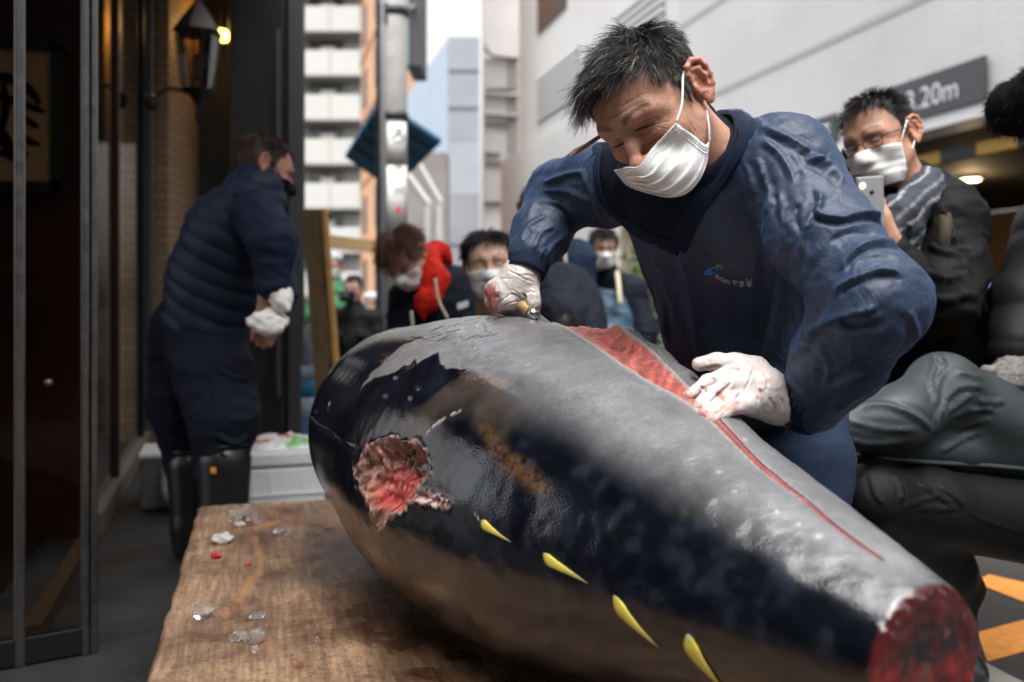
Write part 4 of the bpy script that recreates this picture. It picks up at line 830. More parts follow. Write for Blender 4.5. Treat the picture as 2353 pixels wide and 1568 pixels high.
# the thin cut as a ribbon of flesh with clean lips
cl_ = curve2(thin, 90); tg = np.gradient(cl_, axis=0); tg /= np.linalg.norm(tg, axis=1)[:, None]; nr = np.c_[-tg[:, 1], tg[:, 0]]
wv = np.interp(np.linspace(0, 1, 90), [0, .25, .6, 1], [7, 4, 2.2, .8]) * (1 + .12 * noise(np.c_[np.arange(90) * .3, np.zeros(90), np.zeros(90)], 6)); rows = []
for f in np.linspace(-1, 1, 7):
    l = cl_ + nr * (wv * f)[:, None]; rows.append(march(tuna_sdf, l[:, 0], l[:, 1], .5, 2.5, -.0006 - .003 * (1 - f * f)))
RV = np.stack(rows, 0).reshape(-1, 3); fbr = fbm(RV * np.array([160, 160, 160]), 2, 3)[:, None]
flesh_m = mat('tuna_flesh', (.4, .08, .07), rough=.32, attr='col', spec=.5, bump=.4, bump_s=300)
mesh_from('flesh_cut', *thicken(RV, grid_faces(90, 7), .002), flesh_m, tuna, True, {'col': np.tile(np.clip(np.array([.15, .034, .030]) * (1 + .4 * fbr), .02, 1), (2, 1))})
# ------------------------------------------------------------------ heads and hair
def head_sdf(p, jaw=1.0):
    """p local: x his right, y forward, z up, origin at eye height between the ears"""
    q = p.copy(); q[:, 0] = np.abs(q[:, 0])
    d = ell(q, (0, -.014, .030), (.0765, .097, .088))
    d = smin(d, ell(q, (0, .022, .010), (.067, .064, .083)), .03)
    d = smin(d, ell(q, (0, .020, -.055), (.058 * jaw, .060, .058)), .035)
    d = smin(d, ell(q, (0, .060, -.096), (.026, .020, .019)), .03)
    d = smin(d, cone(q, (.058, -.002, -.055), (.030, .055, -.097), .012, .012), .03)     # jaw line
    d = smin(d, ell(q, (.047, .052, -.028), (.021, .022, .018)), .022)                    # cheekbone
    d = smin(d, chain(q, [(0, .083, .017), (.022, .083, .022), (.046, .068, .018), (.056, .050, .004)], [.009, .010, .009, .008], .01), .016)
    d = smax(d, -ell(q, (.032, .101, -.001), (.021, .023, .0135)), .012)                 # socket
    d = smin(d, ell(q, (.0315, .0685, -.003), (.0155, .0150, .0130)), .005)              # lids over the eye
    d = smin(d, ell(q, (.034, .070, -.017), (.014, .012, .006)), .010)                   # bag
    d = smin(d, chain(q, [(0, .084, .012), (0, .097, -.016), (0, .107, -.036)], [.0075, .0085, .0095], .01), .012)
    d = smin(d, ell(q, (0, .109, -.040), (.0115, .0115, .0105)), .008)
    d = smin(d, ell(q, (.0135, .0985, -.0435), (.0085, .0115, .0080)), .006)
    d = smax(d, -ell(q, (.007, .106, -.0525), (.0045, .006, .004)), .003)
    d = smin(d, ell(q, (0, .088, -.068), (.024, .012, .0055)), .008)
    d = smin(d, ell(q, (0, .086, -.079), (.021, .012, .0065)), .008)
    d = smin(d, cone(q, (0, -.022, -.050), (0, -.052, -.180), .056, .060), .03)          # neck
    return d
EAR_U = np.array([0.10, 0.97, -.20]); 
def ear_sdf(p, s):
    """s=-1 his left, +1 his right"""
    c = np.array([s * .0755, -.022, -.006]); q = (p - c.astype(np.float32)) / 1.0
    up = np.array([0, -.14, .99]); up /= np.linalg.norm(up)
    out = np.array([s * .90, .30, 0.06]); out -= up * (out @ up); out /= np.linalg.norm(out); fw = np.cross(up, out) * 1.0
    if fw[1] < 0: fw = -fw
    u, v, w = q @ fw.astype(np.float32), q @ up.astype(np.float32), q @ out.astype(np.float32)
    e = np.stack([u, v, w], 1)
    k = np.linspace(-.9, 3.5, 12)
    helix = [(.004 + -.019 * math.sin(a) * (1 if a > 0 else .6), .006 + .029 * -math.cos(a - .25) * -1, .014 - .003 * abs(a - 1.5)) for a in k]
    H = [(.010, .008, .006), (.014, .020, .010), (.010, .031, .013), (-.002, .036, .014), (-.014, .031, .015), (-.020, .018, .0155), (-.0205, .003, .015), (-.017, -.011, .014), (-.010, -.022, .012)]
    d = chain(e, H, [.0030, .0036, .0040, .0042, .0042, .0040, .0038, .0036, .0040], .004)
    A = [(.003, .024, .0095), (-.008, .020, .0125), (-.0115, .006, .0135), (-.008, -.008, .0125), (-.002, -.014, .011)]
    d = smin(d, chain(e, A, [.0030, .0034, .0036, .0034, .0034], .004), .004)
    base = ell(e, (-.004, .006, .0055), (.0165, .031, .0052)); d = smin(d, base, .006)
    d = smax(d, -ell(e, (.000, -.001, .0130), (.0085, .0115, .0070)), .005)
    d = smin(d, ell(e, (-.002, -.0265, .0100), (.0090, .0105, .0050)), .006)
    d = smin(d, ell(e, (.0105, -.004, .0085), (.0042, .0075, .0040)), .004)
    d = smin(d, cone(e, (-.004, .018, -.006), (-.002, -.018, -.006), .010, .010), .008)
    return d
def hairline(p):
    az = np.arctan2(np.abs(p[:, 0]), p[:, 1] + .01)
    return p[:, 2] - np.interp(az, [0, .45, .75, .95, 1.15, 1.32, 1.48, 1.75, 2.0, 2.4, 3.15], [.074, .077, .074, .052, .026, -.020, .004, .010, -.030, -.066, -.080])
def rot_e(pitch, roll, yaw):
    return np.array((Matrix.Rotation(yaw, 3, 'Z') @ Matrix.Rotation(pitch, 3, 'X') @ Matrix.Rotation(roll, 3, 'Y')))
class Head:
    """pose of one head: world = R @ local * s + c"""
    def __init__(s, c, pitch, roll, yaw, scale=1.0):
        s.c = np.asarray(c, float); s.R = rot_e(*(math.radians(a) for a in (pitch, roll, yaw))); s.s = scale
    def w(s, p): return np.asarray(p, float) @ s.R.T * s.s + s.c
    def l(s, P_): return ((np.asarray(P_, float) - s.c) @ s.R / s.s)
    def sdf(s, P_): 
        q = s.l(P_).astype(np.float32); d = head_sdf(q); d = smin(d, ear_sdf(q, -1), .006); d = smin(d, ear_sdf(q, 1), .006); return d * s.s
    def mesh(s, h):
        lo, hi = np.array([-.115, -.125, -.20]), np.array([.115, .135, .135])
        def f(q): 
            d = head_sdf(q); d = smin(d, ear_sdf(q, -1), .006); d = smin(d, ear_sdf(q, 1), .006); return d
        V, Q = mesh_sdf(f, lo, hi, h)
        return V, Q                                          # local coordinates
def skin_paint(L, base, hair_col, eyes=True):
    """albedo of a head from local coordinates"""
    C = np.tile(np.array(base, float), (len(L), 1)); ax = np.abs(L[:, 0])
    red = np.exp(-((L[:, 0] / .016) ** 2 + ((L[:, 1] - .105) / .02) ** 2 + ((L[:, 2] + .042) / .016) ** 2)) * .8
    red += np.exp(-(((ax - .045) / .02) ** 2 + ((L[:, 1] - .07) / .03) ** 2 + ((L[:, 2] + .03) / .02) ** 2)) * .4
    red += sstep(.074, .082, ax) * sstep(-.07, -.05, L[:, 1]) * (np.abs(L[:, 2]) < .045) * .35
    red = np.clip(red, 0, 1)[:, None]
    C = C * (1 - red) + C * np.array([1.15, .72, .66]) * red
    mot = fbm(L * 90, 3, 3)[:, None]; C *= 1 + .10 * mot
    sp = sstep(.55, .8, noise(L * 160, 9))[:, None]; C *= 1 - .18 * sp
    bx = np.clip((ax - .012) / .045, 0, 1); bz = .024 + .010 * np.sin(bx * 2.4) - .004 * bx
    brow = np.exp(-((L[:, 2] - bz) / (.0052 - .002 * bx)) ** 4) * (ax > .012) * (ax < .057) * (L[:, 1] > .03)
    brow = (brow * (.75 + .25 * noise(L * 400, 5)))[:, None]
    C = C * (1 - .8 * brow) + np.array(hair_col) * .8 * brow
    if eyes:
        ez = -.0050 - .10 * (ax - .031) ** 2 / .013 + .0008
        sl = np.exp(-((L[:, 2] - ez) / .0021) ** 4) * (np.abs(ax - .0315) < .0135) * (L[:, 1] > .05)
        C = C * (1 - .93 * sl[:, None]) + np.array([.01, .008, .007]) * .93 * sl[:, None]
    sc = sstep(-.004, .010, hairline(L))[:, None] * (L[:, 2] > -.09)[:, None]
    Lf = L.astype(np.float32); sc *= sstep(.0005, .004, np.minimum(ear_sdf(Lf, -1), ear_sdf(Lf, 1)))[:, None]
    C = C * (1 - sc) + np.array(hair_col) * sc
    return C
def hair_strands(H, V, Q, n, lenf, rad, style, seed, col=(.012, .010, .009), grey=0.0, name='hair', parent=None, mat_=None, segs=6, clump=.012, curl=.35, lift=.55, grav=.10, tip=.25, wave=0.0):
    """V,Q local head mesh.  lenf(local roots)->length; style(local roots, normal)->flow direction (local)"""
    g = np.random.default_rng(seed); N = vnormals(V, Q)
    tri = Q; w = np.linalg.norm(np.cross(V[Q[:, 2]] - V[Q[:, 0]], V[Q[:, 3]] - V[Q[:, 1]]), axis=1)
    c = V[Q].mean(1); hl = hairline(c); w = w * (hl > .0) * (np.linalg.norm(c - np.array([0, -.012, .03]), axis=1) > .055) * (c[:, 2] > -.085) * (1 - (np.abs(c[:, 0]) > .080) * (c[:, 2] < .04))
    idx = g.choice(len(Q), n, p=w / w.sum()); a, b = g.random((2, n, 1))
    X = (V[Q[idx, 0]] * (1 - a) * (1 - b) + V[Q[idx, 1]] * a * (1 - b) + V[Q[idx, 2]] * a * b + V[Q[idx, 3]] * (1 - a) * b)
    n0 = N[Q[idx, 0]]
    fl = style(X, n0); fl = fl - n0 * (fl * n0).sum(1)[:, None]; fl /= np.linalg.norm(fl, axis=1)[:, None] + 1e-9
    kc = np.stack([noise(X / clump, seed + 1), noise(X / clump, seed + 2), noise(X / clump, seed + 3)], 1)
    D = n0 * lift + fl * .9 + kc * curl + g.normal(0, .12, (n, 3)); D /= np.linalg.norm(D, axis=1)[:, None]
    Ln = lenf(X) * (.75 + .5 * g.random(n)) * (1 + .25 * noise(X / .02, seed + 4))
    gl = np.array([0, 0, -1.0]) @ H.R                       # gravity in head space
    pts = [X - n0 * .001]; p = X.copy(); d = D.copy()
    ph = 3.1 * noise(X / .016, seed + 9)
    kc2 = np.stack([noise(X / .008 + 7, seed + 5), noise(X / .008 + 7, seed + 6), noise(X / .008 + 7, seed + 8)], 1)
    for k in range(segs):
        p = p + d * (Ln / segs)[:, None]
        cl = head_sdf(p.astype(np.float32)); push = np.clip(.0015 * (k + 1) ** .5 - cl, 0, .02)
        cc = p - np.array([0, -.014, .03]); cc /= np.linalg.norm(cc, axis=1)[:, None]
        p = p + cc * push[:, None]
        pts.append(p); d = d + gl * grav + fl * .18 + np.cross(fl, n0) * (wave * np.cos(k * 1.7 + ph))[:, None] + kc2 * curl * .35 + g.normal(0, .035, (n, 3)); d /= np.linalg.norm(d, axis=1)[:, None]
    T = np.stack(pts, 1); m = segs + 1
    t = np.gradient(T, axis=1); t /= np.linalg.norm(t, axis=2, keepdims=True) + 1e-9
    u = np.cross(t, g.normal(0, 1, (n, 1, 3))); u /= np.linalg.norm(u, axis=2, keepdims=True) + 1e-9; v = np.cross(t, u)
    rr = (rad * np.linspace(1, tip, m))[None, :, None] * (.7 + .6 * g.random((n, 1, 1)))
    ring = np.stack([T + rr * (math.cos(q) * u + math.sin(q) * v) for q in (0, 2.094, 4.189)], 2)   # n,m,3,3
    W = H.w(ring.reshape(-1, 3))
    base = (np.arange(n) * m * 3)[:, None, None]; i = np.arange(segs)[None, :, None] * 3; j = np.arange(3)[None, None, :]; jn = (j + 1) % 3
    F = np.stack(np.broadcast_arrays(base + i + j, base + i + jn, base + i + 3 + jn, base + i + 3 + j), -1).reshape(-1, 4)
    cv = np.array(col)[None] * (.6 + .9 * g.random((n, 1))); gr = g.random(n) < grey; cv[gr] = g.uniform(.18, .42, (gr.sum(), 1)) * np.array([1, .98, .95])
    C = np.repeat(cv, m * 3, 0)
    return mesh_from(name, W, F, mat_, parent, True, {'col': C})
HAIRM = None
def hair_material():
    m = mat('hair_fibre', (.02, .018, .016), rough=.42, attr='col', spec=.35); return m
# ------------------------------------------------------------------ the man cutting the fish
CUT_LABEL = 'man in navy pullover and white mask bending over the tuna, knife in hand'
man = empty('person', P(1850, 700, 1.8) * np.array([1, 1, 0])); tag(man, CUT_LABEL, 'person')
MH = Head((.2208, 1.437, 1.2616), -39.3, 16.5, 140.2)
HV, HQ = MH.mesh(.0018)
# relief drawn on the face: lids, crow's feet, brow furrows, smile fold
W_ = MH.w(HV); Nw = vnormals(W_, HQ)
def cp(*a): return [(1177.6 + .3297 * x, .3297 * y) for x, y in a]
face_lines = [
    (cp((855, 905), (905, 880), (960, 868), (1000, 850)), 1.8, -.0016), (cp((850, 880), (910, 845), (975, 815), (1010, 815)), 1.6, -.0012),
    (cp((870, 935), (930, 935), (990, 900)), 1.7, -.0010), (cp((880, 960), (950, 965), (1010, 930)), 1.8, -.0007),
    (cp((1000, 850), (1050, 810), (1100, 790)), 1.3, -.0008), (cp((1005, 870), (1060, 850), (1120, 845)), 1.3, -.0008), (cp((1005, 890), (1060, 895), (1115, 905)), 1.3, -.0008), (cp((1000, 830), (1040, 775), (1070, 740)), 1.3, -.0006),
    (cp((690, 1020), (730, 1010), (775, 985)), 1.8, -.0014), (cp((680, 985), (730, 985), (780, 955)), 1.6, -.0010), (cp((700, 1060), (745, 1050), (790, 1020)), 1.7, -.0008),
    (cp((690, 750), (760, 740), (850, 690), (930, 640)), 2.4, -.0007), (cp((640, 830), (720, 810), (830, 750), (950, 690)), 2.6, -.0007), (cp((600, 760), (680, 690), (800, 620)), 2.6, -.0005),
    (cp((770, 880), (800, 850), (810, 800)), 2.0, -.0009), (cp((830, 900), (835, 860), (820, 800)), 2.0, -.0008),
    (cp((930, 1010), (990, 1010), (1050, 970), (1110, 900)), 3.0, -.0013), (cp((905, 1020), (960, 985), (1030, 950)), 3.4, .0012),
    (cp((1200, 750), (1230, 850), (1290, 940)), 3, -.0006)]
W_ = folds(W_, Nw, face_lines)
W_ += Nw * (.00016 * fbm(HV * 420, 2, 11) + .0003 * fbm(HV * 110, 2, 12))[:, None]
SKIN = (.46, .245, .168)
HC = skin_paint(HV, SKIN, (.016, .013, .012), eyes=False)
px = proj(W_)
facing = ((Nw * (W_ - np.array([0, 0, CH]))).sum(1) < 0)
def paint(C, px, L, col, soft=2.0, a=1.0, m=None, stroke=None):
    k = poly_mask(px, np.array(L, float), soft) if stroke is None else sstep(1.25, .6, dist_poly(px, curve2(L, 14))[0] / stroke)
    k = k * a * (1 if m is None else m); return C * (1 - k[:, None]) + np.array(col) * k[:, None]
HC = paint(HC, px, cp((862, 912), (905, 893), (950, 880), (990, 862)), (.012, .008, .007), m=facing, stroke=2.6)
HC = paint(HC, px, cp((700, 1035), (735, 1022), (772, 1000)), (.012, .008, .007), m=facing, stroke=2.4)
HC = paint(HC, px, cp((900, 903), (940, 893)), (.10, .075, .065), m=facing, stroke=.9)
for L in face_lines: HC = paint(HC, px, L[0], np.array(SKIN) * np.array([.62, .5, .48]), m=facing, stroke=1.1 * L[1], a=.30)
body_skin = mat('skin', SKIN, rough=.48, attr='col', sss=.15, bump=.35, bump_s=420, spec=.45)
mesh_from('body', W_, HQ, body_skin, man, True, {'col': HC})

def man_len(X):
    top = sstep(.03, .085, X[:, 2]); back = sstep(-.02, -.08, X[:, 1]); fr = sstep(.02, .07, X[:, 1]) * sstep(.03, .06, X[:, 2]) * sstep(-.045, .0, X[:, 0])
    return .011 + .027 * top * (1 - .3 * back) + .022 * fr
def man_flow(X, n):
    cr = np.array([-.012, -.060, .115]); f = X - cr
    fr = sstep(.0, .06, X[:, 1]) * sstep(.04, .08, X[:, 2])
    f[:, 0] += .10 * fr; f[:, 2] -= .05 * sstep(.09, .03, X[:, 2])
    return f
hm = hair_material()
hair_strands(MH, HV, HQ, 12500, man_len, .00050, man_flow, 21, col=(.017, .0145, .013), grey=.09, parent=man, mat_=hm, segs=6, curl=.62, lift=.50, grav=.075, clump=.016, wave=.42)

# ---- jacket
RS, RE, RW = P(1475, 410, 1.70), P(1288, 445, 1.95), P(1214, 598, 1.79)
LS, LE, LW = P(1800, 385, 1.44), P(2008, 695, 1.285), P(1862, 925, 1.415)
FWD = np.array([-.8, -.6, 0]); AX = P(1655, 420, 1.58) - P(1830, 950, 1.84); AX /= np.linalg.norm(AX)
TF = frame(FWD - AX * (FWD @ AX), AX)                     # columns: his right, front, spine up
CHC, BEL, HIP = P(1655, 545, 1.62), P(1705, 770, 1.72), P(1780, 915, 1.84)
NB = P(1668, 330, 1.56)
def jacket_sdf(p):
    d = ell(p, CHC, (.185, .125, .19), TF)
    d = smin(d, ell(p, BEL, (.168, .132, .21), TF), .05)
    d = smin(d, ell(p, HIP, (.150, .125, .12), TF), .05)
    d = smin(d, cone(p, RS, LS, .062, .068), .05)
    d = smin(d, cone(p, CHC + AX * .10, NB, .11, .058), .05)
    a = chain(p, [LS, LS * .5 + LE * .5 + np.array([-.010, 0, -.004]), LE, LE * .45 + LW * .55, LW], [.080, .073, .070, .064, .050], .03)
    b = chain(p, [RS, RS * .5 + RE * .5, RE, RE * .4 + RW * .6, RE * .10 + RW * .90], [.084, .078, .070, .056, .045], .03)
    d = smin(d, a, .045); d = smin(d, b, .045)
    d = smax(d, -(tuna_raw(p) - .004), .01)
    return d
lo = np.array([-.06, 1.12, .55]); hi = np.array([.78, 2.10, 1.36])
JV, JQ = mesh_sdf(jacket_sdf, lo, hi, .0033)
JN = vnormals(JV, JQ)
def limb(V, a, b):
    ab = b - a; t = (V - a) @ ab / (ab @ ab); q = V - a - np.clip(t, 0, 1)[:, None] * ab; return t * np.linalg.norm(ab), np.linalg.norm(q, axis=1), q
def wr(p, f, seed): return (1 - np.abs(fbm(p * f, 2, seed))) ** 2 - .45
D = np.zeros(len(JV))
for a, b, sd, amp in ((LS, LE, 1, .0044), (LE, LW, 2, .0042), (RS, RE, 3, .0048), (RE, RW, 4, .0042)):
    t, r, q = limb(JV, a, b); w = sstep(.14, .085, r); ax = (b - a) / np.linalg.norm(b - a)
    qq = JV - ax * (JV @ ax)[:, None] * .1
    D += w * amp * wr(np.c_[t * 15 + 6 * q[:, 2], q * 6.5], 1.0, sd * 11)
    D += w * amp * .35 * wr(np.c_[t * 34, q * 13], 1.0, sd * 13)
tor = sstep(.10, .20, np.minimum.reduce([limb(JV, a, b)[1] for a, b in ((LS, LE), (LE, LW), (RS, RE), (RE, RW))]))
lc = (JV - CHC) @ TF
D += tor * .006 * wr(np.c_[lc[:, 0] * 11 + lc[:, 2] * 3, lc[:, 1] * 9, lc[:, 2] * 2.2], 1.0, 77)
D += tor * .0022 * wr(np.c_[lc[:, 0] * 26, lc[:, 1] * 20, lc[:, 2] * 5], 1.0, 78)
JV = JV + JN * D[:, None]
def k2(*a): return [(1665.9 + .3665 * x, 114.9 + .3665 * y) for x, y in a]
def k3(*a): return [(1665.9 + .3665 * x, 689.3 + .3665 * y) for x, y in a]
jf = [
 (k2((190, 480), (330, 520), (480, 600), (600, 700), (700, 790)), 13, .010), (k2((480, 690), (600, 700), (700, 770), (740, 860)), 12, .011), (k2((230, 560), (330, 640), (410, 760), (430, 850)), 11, .008),
 (k2((555, 860), (600, 950), (580, 1030), (720, 1065), (860, 1035), (980, 1050), (1080, 1130)), 14, .015, 1), (k2((610, 900), (560, 1000), (500, 1150), (480, 1300)), 11, .010), (k2((460, 960), (440, 1060), (480, 1160)), 12, -.008),
 (k2((740, 1400), (770, 1310), (870, 1240), (990, 1210), (1100, 1250)), 13, .013, 1), (k2((640, 1200), (800, 1150), (960, 1170)), 18, -.006), (k2((690, 1560), (740, 1480), (850, 1430), (1000, 1390), (1130, 1420)), 13, .012, 1), (k2((800, 1340), (950, 1300), (1080, 1320)), 17, -.005),
 (k2((200, 660), (240, 780), (280, 920), (260, 1050)), 10, .007), (k2((330, 900), (300, 1000), (360, 1130)), 10, -.006), (k2((120, 700), (160, 800), (190, 920)), 8, .006), (k2((20, 330), (130, 390), (260, 480)), 11, .006),
 (k3((520, 270), (560, 190), (720, 110), (900, 70), (980, 20)), 12, .012, 1), (k3((700, 140), (850, 170), (1010, 140)), 15, -.010), (k3((400, 350), (470, 300), (570, 285)), 9, .007), (k3((600, 330), (650, 420), (640, 520)), 9, .006), (k3((660, 570), (800, 480), (960, 380), (1080, 260), (1120, 150)), 12, .010), (k3((690, 700), (800, 620), (960, 520), (1120, 400)), 12, .009), (k3((760, 560), (900, 470), (1040, 350)), 11, -.008), (k3((1150, 60), (1200, 200), (1190, 330)), 12, .007), (k3((560, 420), (600, 480), (590, 560)), 9, -.006), (k3((280, 400), (380, 480), (480, 600), (560, 720)), 8, .006),
 (k2((40, 330), (150, 420), (175, 520), (140, 640), (60, 760), (0, 860)), 2.6, -.0028), (k2((60, 760), (130, 900), (175, 1040)), 2.2, -.002),
 # far sleeve
 ([(1245, 425), (1290, 405), (1350, 392)], 9, .009), ([(1238, 440), (1300, 440), (1370, 470)], 9, .008), ([(1210, 500), (1235, 465), (1290, 470), (1330, 500)], 9, .008), ([(1195, 560), (1215, 520), (1255, 495)], 7, .007), ([(1225, 570), (1245, 535), (1275, 520)], 6, .006), ([(1255, 590), (1275, 560), (1310, 535)], 7, .006), ([(1200, 590), (1206, 560), (1220, 545)], 5, .005), ([(1215, 595), (1225, 570), (1240, 560)], 5, .005), ([(1235, 600), (1250, 575), (1262, 570)], 5, .005), ([(1330, 390), (1352, 430), (1380, 500)], 10, .007), ([(1372, 345), (1362, 400), (1375, 470), (1400, 530)], 9, .009),
 # chest
 ([(1460, 560), (1500, 680), (1540, 800)], 14, .008), ([(1560, 560), (1590, 690), (1610, 840)], 16, .006), ([(1780, 560), (1770, 700), (1740, 830)], 18, .008), ([(1850, 600), (1860, 720), (1830, 820)], 15, .007), ([(1430, 520), (1480, 590), (1560, 640)], 12, .005), ([(1790, 430), (1800, 520), (1790, 620)], 12, .006)]
JN = vnormals(JV, JQ); JV = folds(JV, JN, [(s[0], s[1] * .80, s[2] * .74, *s[3:]) for s in jf], 1.0, sharp=True)
JN = vnormals(JV, JQ); JV = JV + JN * (.0010 * fbm(JV * 55, 2, 5) + .0005 * fbm(JV * 130, 2, 6))[:, None]
JV = smooth_mesh(JV, JQ, 1, .25)
jk = mat('navy_nylon', (.0115, .026, .058), rough=.56, noise_s=14, noise_a=.18, spec=.5, sheen=.16, rough_v=.05)
jk.node_tree.nodes['Principled BSDF'].inputs['Sheen Tint'].default_value = (.25, .45, 1, 1)
_nt = jk.node_tree; _tc = nd(_nt, 'ShaderNodeTexCoord'); _n1 = nd(_nt, 'ShaderNodeTexNoise', Scale=17.0, Detail=5.0, Distortion=1.6); _n2 = nd(_nt, 'ShaderNodeTexNoise', Scale=330.0, Detail=2.0)
_ab = nd(_nt, 'ShaderNodeMath', operation='SUBTRACT'); _ab.inputs[1].default_value = .5; _a2 = nd(_nt, 'ShaderNodeMath', operation='ABSOLUTE'); _ml = nd(_nt, 'ShaderNodeMath', operation='MULTIPLY_ADD'); _ml.inputs[1].default_value = -2.2
_bp = nd(_nt, 'ShaderNodeBump', Strength=.34, Distance=.006); _nt.links.new(_tc.outputs['Object'], _n1.inputs['Vector']); _nt.links.new(_tc.outputs['Object'], _n2.inputs['Vector']); _nt.links.new(_n1.outputs[0], _ab.inputs[0]); _nt.links.new(_ab.outputs[0], _a2.inputs[0]); _nt.links.new(_a2.outputs[0], _ml.inputs[0])
_m3 = nd(_nt, 'ShaderNodeMath', operation='MULTIPLY'); _m3.inputs[1].default_value = .10; _nt.links.new(_n2.outputs[0], _m3.inputs[0]); _nt.links.new(_m3.outputs[0], _ml.inputs[2]); _nt.links.new(_ml.outputs[0], _bp.inputs['Height']); _nt.links.new(_bp.outputs[0], _nt.nodes['Principled BSDF'].inputs['Normal'])
# cut the neck open and the wrist ends
cen = JV[JQ].mean(1)
nk = MH.w((0, -.052, -.150)); nkup = (MH.w((0, -.022, -.05)) - MH.w((0, -.052, -.18))); nkup /= np.linalg.norm(nkup)
vneck = np.array([(1177.6 + .338 * x, .338 * y) for x, y in ((588, 985), (566, 1150), (600, 1330), (720, 1480), (900, 1600), (1128, 1692), (1215, 1480), (1325, 1310), (1450, 1160), (1545, 1010), (1592, 900), (1500, 760), (1300, 700), (800, 800))])
fin = in_poly(proj(cen), vneck) & (cen[:, 1] < 1.75)
jacket = mesh_from('jacket', JV, JQ[~fin], jk, man, True)
mesh_from('shirt', JV, JQ[fin], mat('black_jersey', (.0065, .0095, .018), .8, noise_s=90, noise_a=.3, bump=.4, bump_s=600), man, True)
rib = mat('navy_rib_knit', (.008, .015, .036), rough=.75, noise_s=120, noise_a=.25, bump=.5, bump_s=500)
# ribbed cuffs
def cuff(a, b, r0, r1, name='cuff'):
    d = b - a; n = np.linalg.norm(d); d /= n; V = []; nu = 56; nv = 12
    u = np.cross(d, (0, 0, 1)); u /= np.linalg.norm(u); w = np.cross(d, u)
    for j in range(nv):
        f = j / (nv - 1); r = r0 + (r1 - r0) * f + .003 * math.sin(f * math.pi)
        for i in range(nu):
            t = 2 * math.pi * i / nu; rr = r + .0007 * math.cos(t * 28); V.append(a + d * n * f + rr * (math.cos(t) * u + math.sin(t) * w))
    V, F = thicken(np.array(V), grid_faces(nu, nv, True)[:, ::-1], .003)
    mesh_from(name, V, F, rib, man, True)
cuff(P(1236, 545, 1.825), P(1205, 630, 1.785), .040, .0385)
cuff(LW * .7 + LE * .3, P(1826, 948, 1.435), .050, .044)
# standing collar of the shirt below and the rib band of the V neck
def band(L, dL, w, name, m, off=.004, n=60, thick=.002, lift=.0):
    """strip laid along a picture curve over the garment, w metres wide"""
    l = curve2(L, n); pts = march(jacket_sdf, l[:, 0], l[:, 1], .8, 2.6, off)
    if dL is not None: pts[:, 1] += np.interp(np.linspace(0, 1, n), np.linspace(0, 1, len(dL)), dL)
    for _ in range(3): pts[1:-1] = (pts[:-2] + pts[1:-1] * 2 + pts[2:]) / 4
    t = np.gradient(pts, axis=0); t /= np.linalg.norm(t, axis=1)[:, None]
    e = .004; nn = np.stack([jacket_sdf((pts + np.eye(3)[i] * e).astype(np.float32)) - jacket_sdf((pts - np.eye(3)[i] * e).astype(np.float32)) for i in range(3)], 1); nn /= np.linalg.norm(nn, axis=1)[:, None] + 1e-9
    s = np.cross(t, nn); s /= np.linalg.norm(s, axis=1)[:, None]; rows = []
    for f in np.linspace(-1, 1, 9): rows.append(pts + s * (w / 2 * f) + nn * (.0020 * (1 - f * f) + .0005 * math.cos(f * 30)))
    V, F = thicken(np.stack(rows, 0).reshape(-1, 3), grid_faces(n, 9), -thick)
    return mesh_from(name, V, F, m, man, True)
def cpx(*a): return [(1177.6 + .338 * x, .338 * y) for x, y in a]      # from the 1740 px crop
band(cpx((1500, 770), (1580, 830), (1592, 900), (1545, 1010), (1450, 1160), (1325, 1310), (1215, 1480), (1130, 1690)), None, .030, 'collar', rib, .000)
band(cpx((588, 985), (566, 1150), (600, 1330), (720, 1480), (900, 1600), (1125, 1695)), None, .026, 'collar', rib, .000)
# shirt collar round the neck
def ring_collar(c, up, r0, r1, hgt, m, name, gap=.0, nu=64, nv=10, ell_=(1, 1), fwdv=(0, 1, 0)):
    up = up / np.linalg.norm(up); f = np.asarray(fwdv, float); f = f - up * (f @ up); f /= np.linalg.norm(f); r = np.cross(f, up); V = []
    for j in range(nv):
        q = j / (nv - 1); rad = r0 + (r1 - r0) * q + .004 * math.sin(q * math.pi)
        for i in range(nu):
            t = 2 * math.pi * i / nu; wv = .002 * math.sin(5 * t + 2 * q)
            V.append(c + up * hgt * q + (rad + wv) * (ell_[0] * math.sin(t) * r + ell_[1] * math.cos(t) * f))
    V, F = thicken(np.array(V), grid_faces(nu, nv, True), .004)
    return mesh_from(name, V, F, m, man, True)
ring_collar(nk - nkup * .035, nkup, .082, .070, .075, mat('black_jersey', (.0065, .0095, .018), .8, noise_s=90, noise_a=.3, bump=.4, bump_s=600), 'shirt_collar', fwdv=MH.R[:, 1], ell_=(1, 1.06))
# jeans
PV, PQ = mesh_sdf(lambda p: smin(smin(chain(p, [HIP, P(1822, 1060, 1.76), P(1840, 1330, 1.70), P(1840, 1330, 1.70) * np.array([1, 1, 0]) + np.array([0, .1, .05])], [.120, .105, .082, .06], .04), chain(p, [HIP + np.array([.02, .1, -.02]), P(1780, 1180, 1.95), P(1760, 1250, 2.0) * np.array([1, 1, 0]) + np.array([0, .1, .05])], [.12, .10, .06], .04), .05), ell(p, HIP, (.138, .115, .12), TF), .04), (.2, 1.4, 0), (.9, 2.35, .85), .010)
PN = vnormals(PV, PQ); PV = PV + PN * (.005 * wr(np.c_[PV[:, 0] * 5, PV[:, 1] * 5, PV[:, 2] * 20], 1, 3))[:, None]
mesh_from('jeans', PV, PQ, mat('blue_denim', (.016, .028, .055), .8, noise_s=160, noise_a=.35, bump=.4, bump_s=700), man, True)
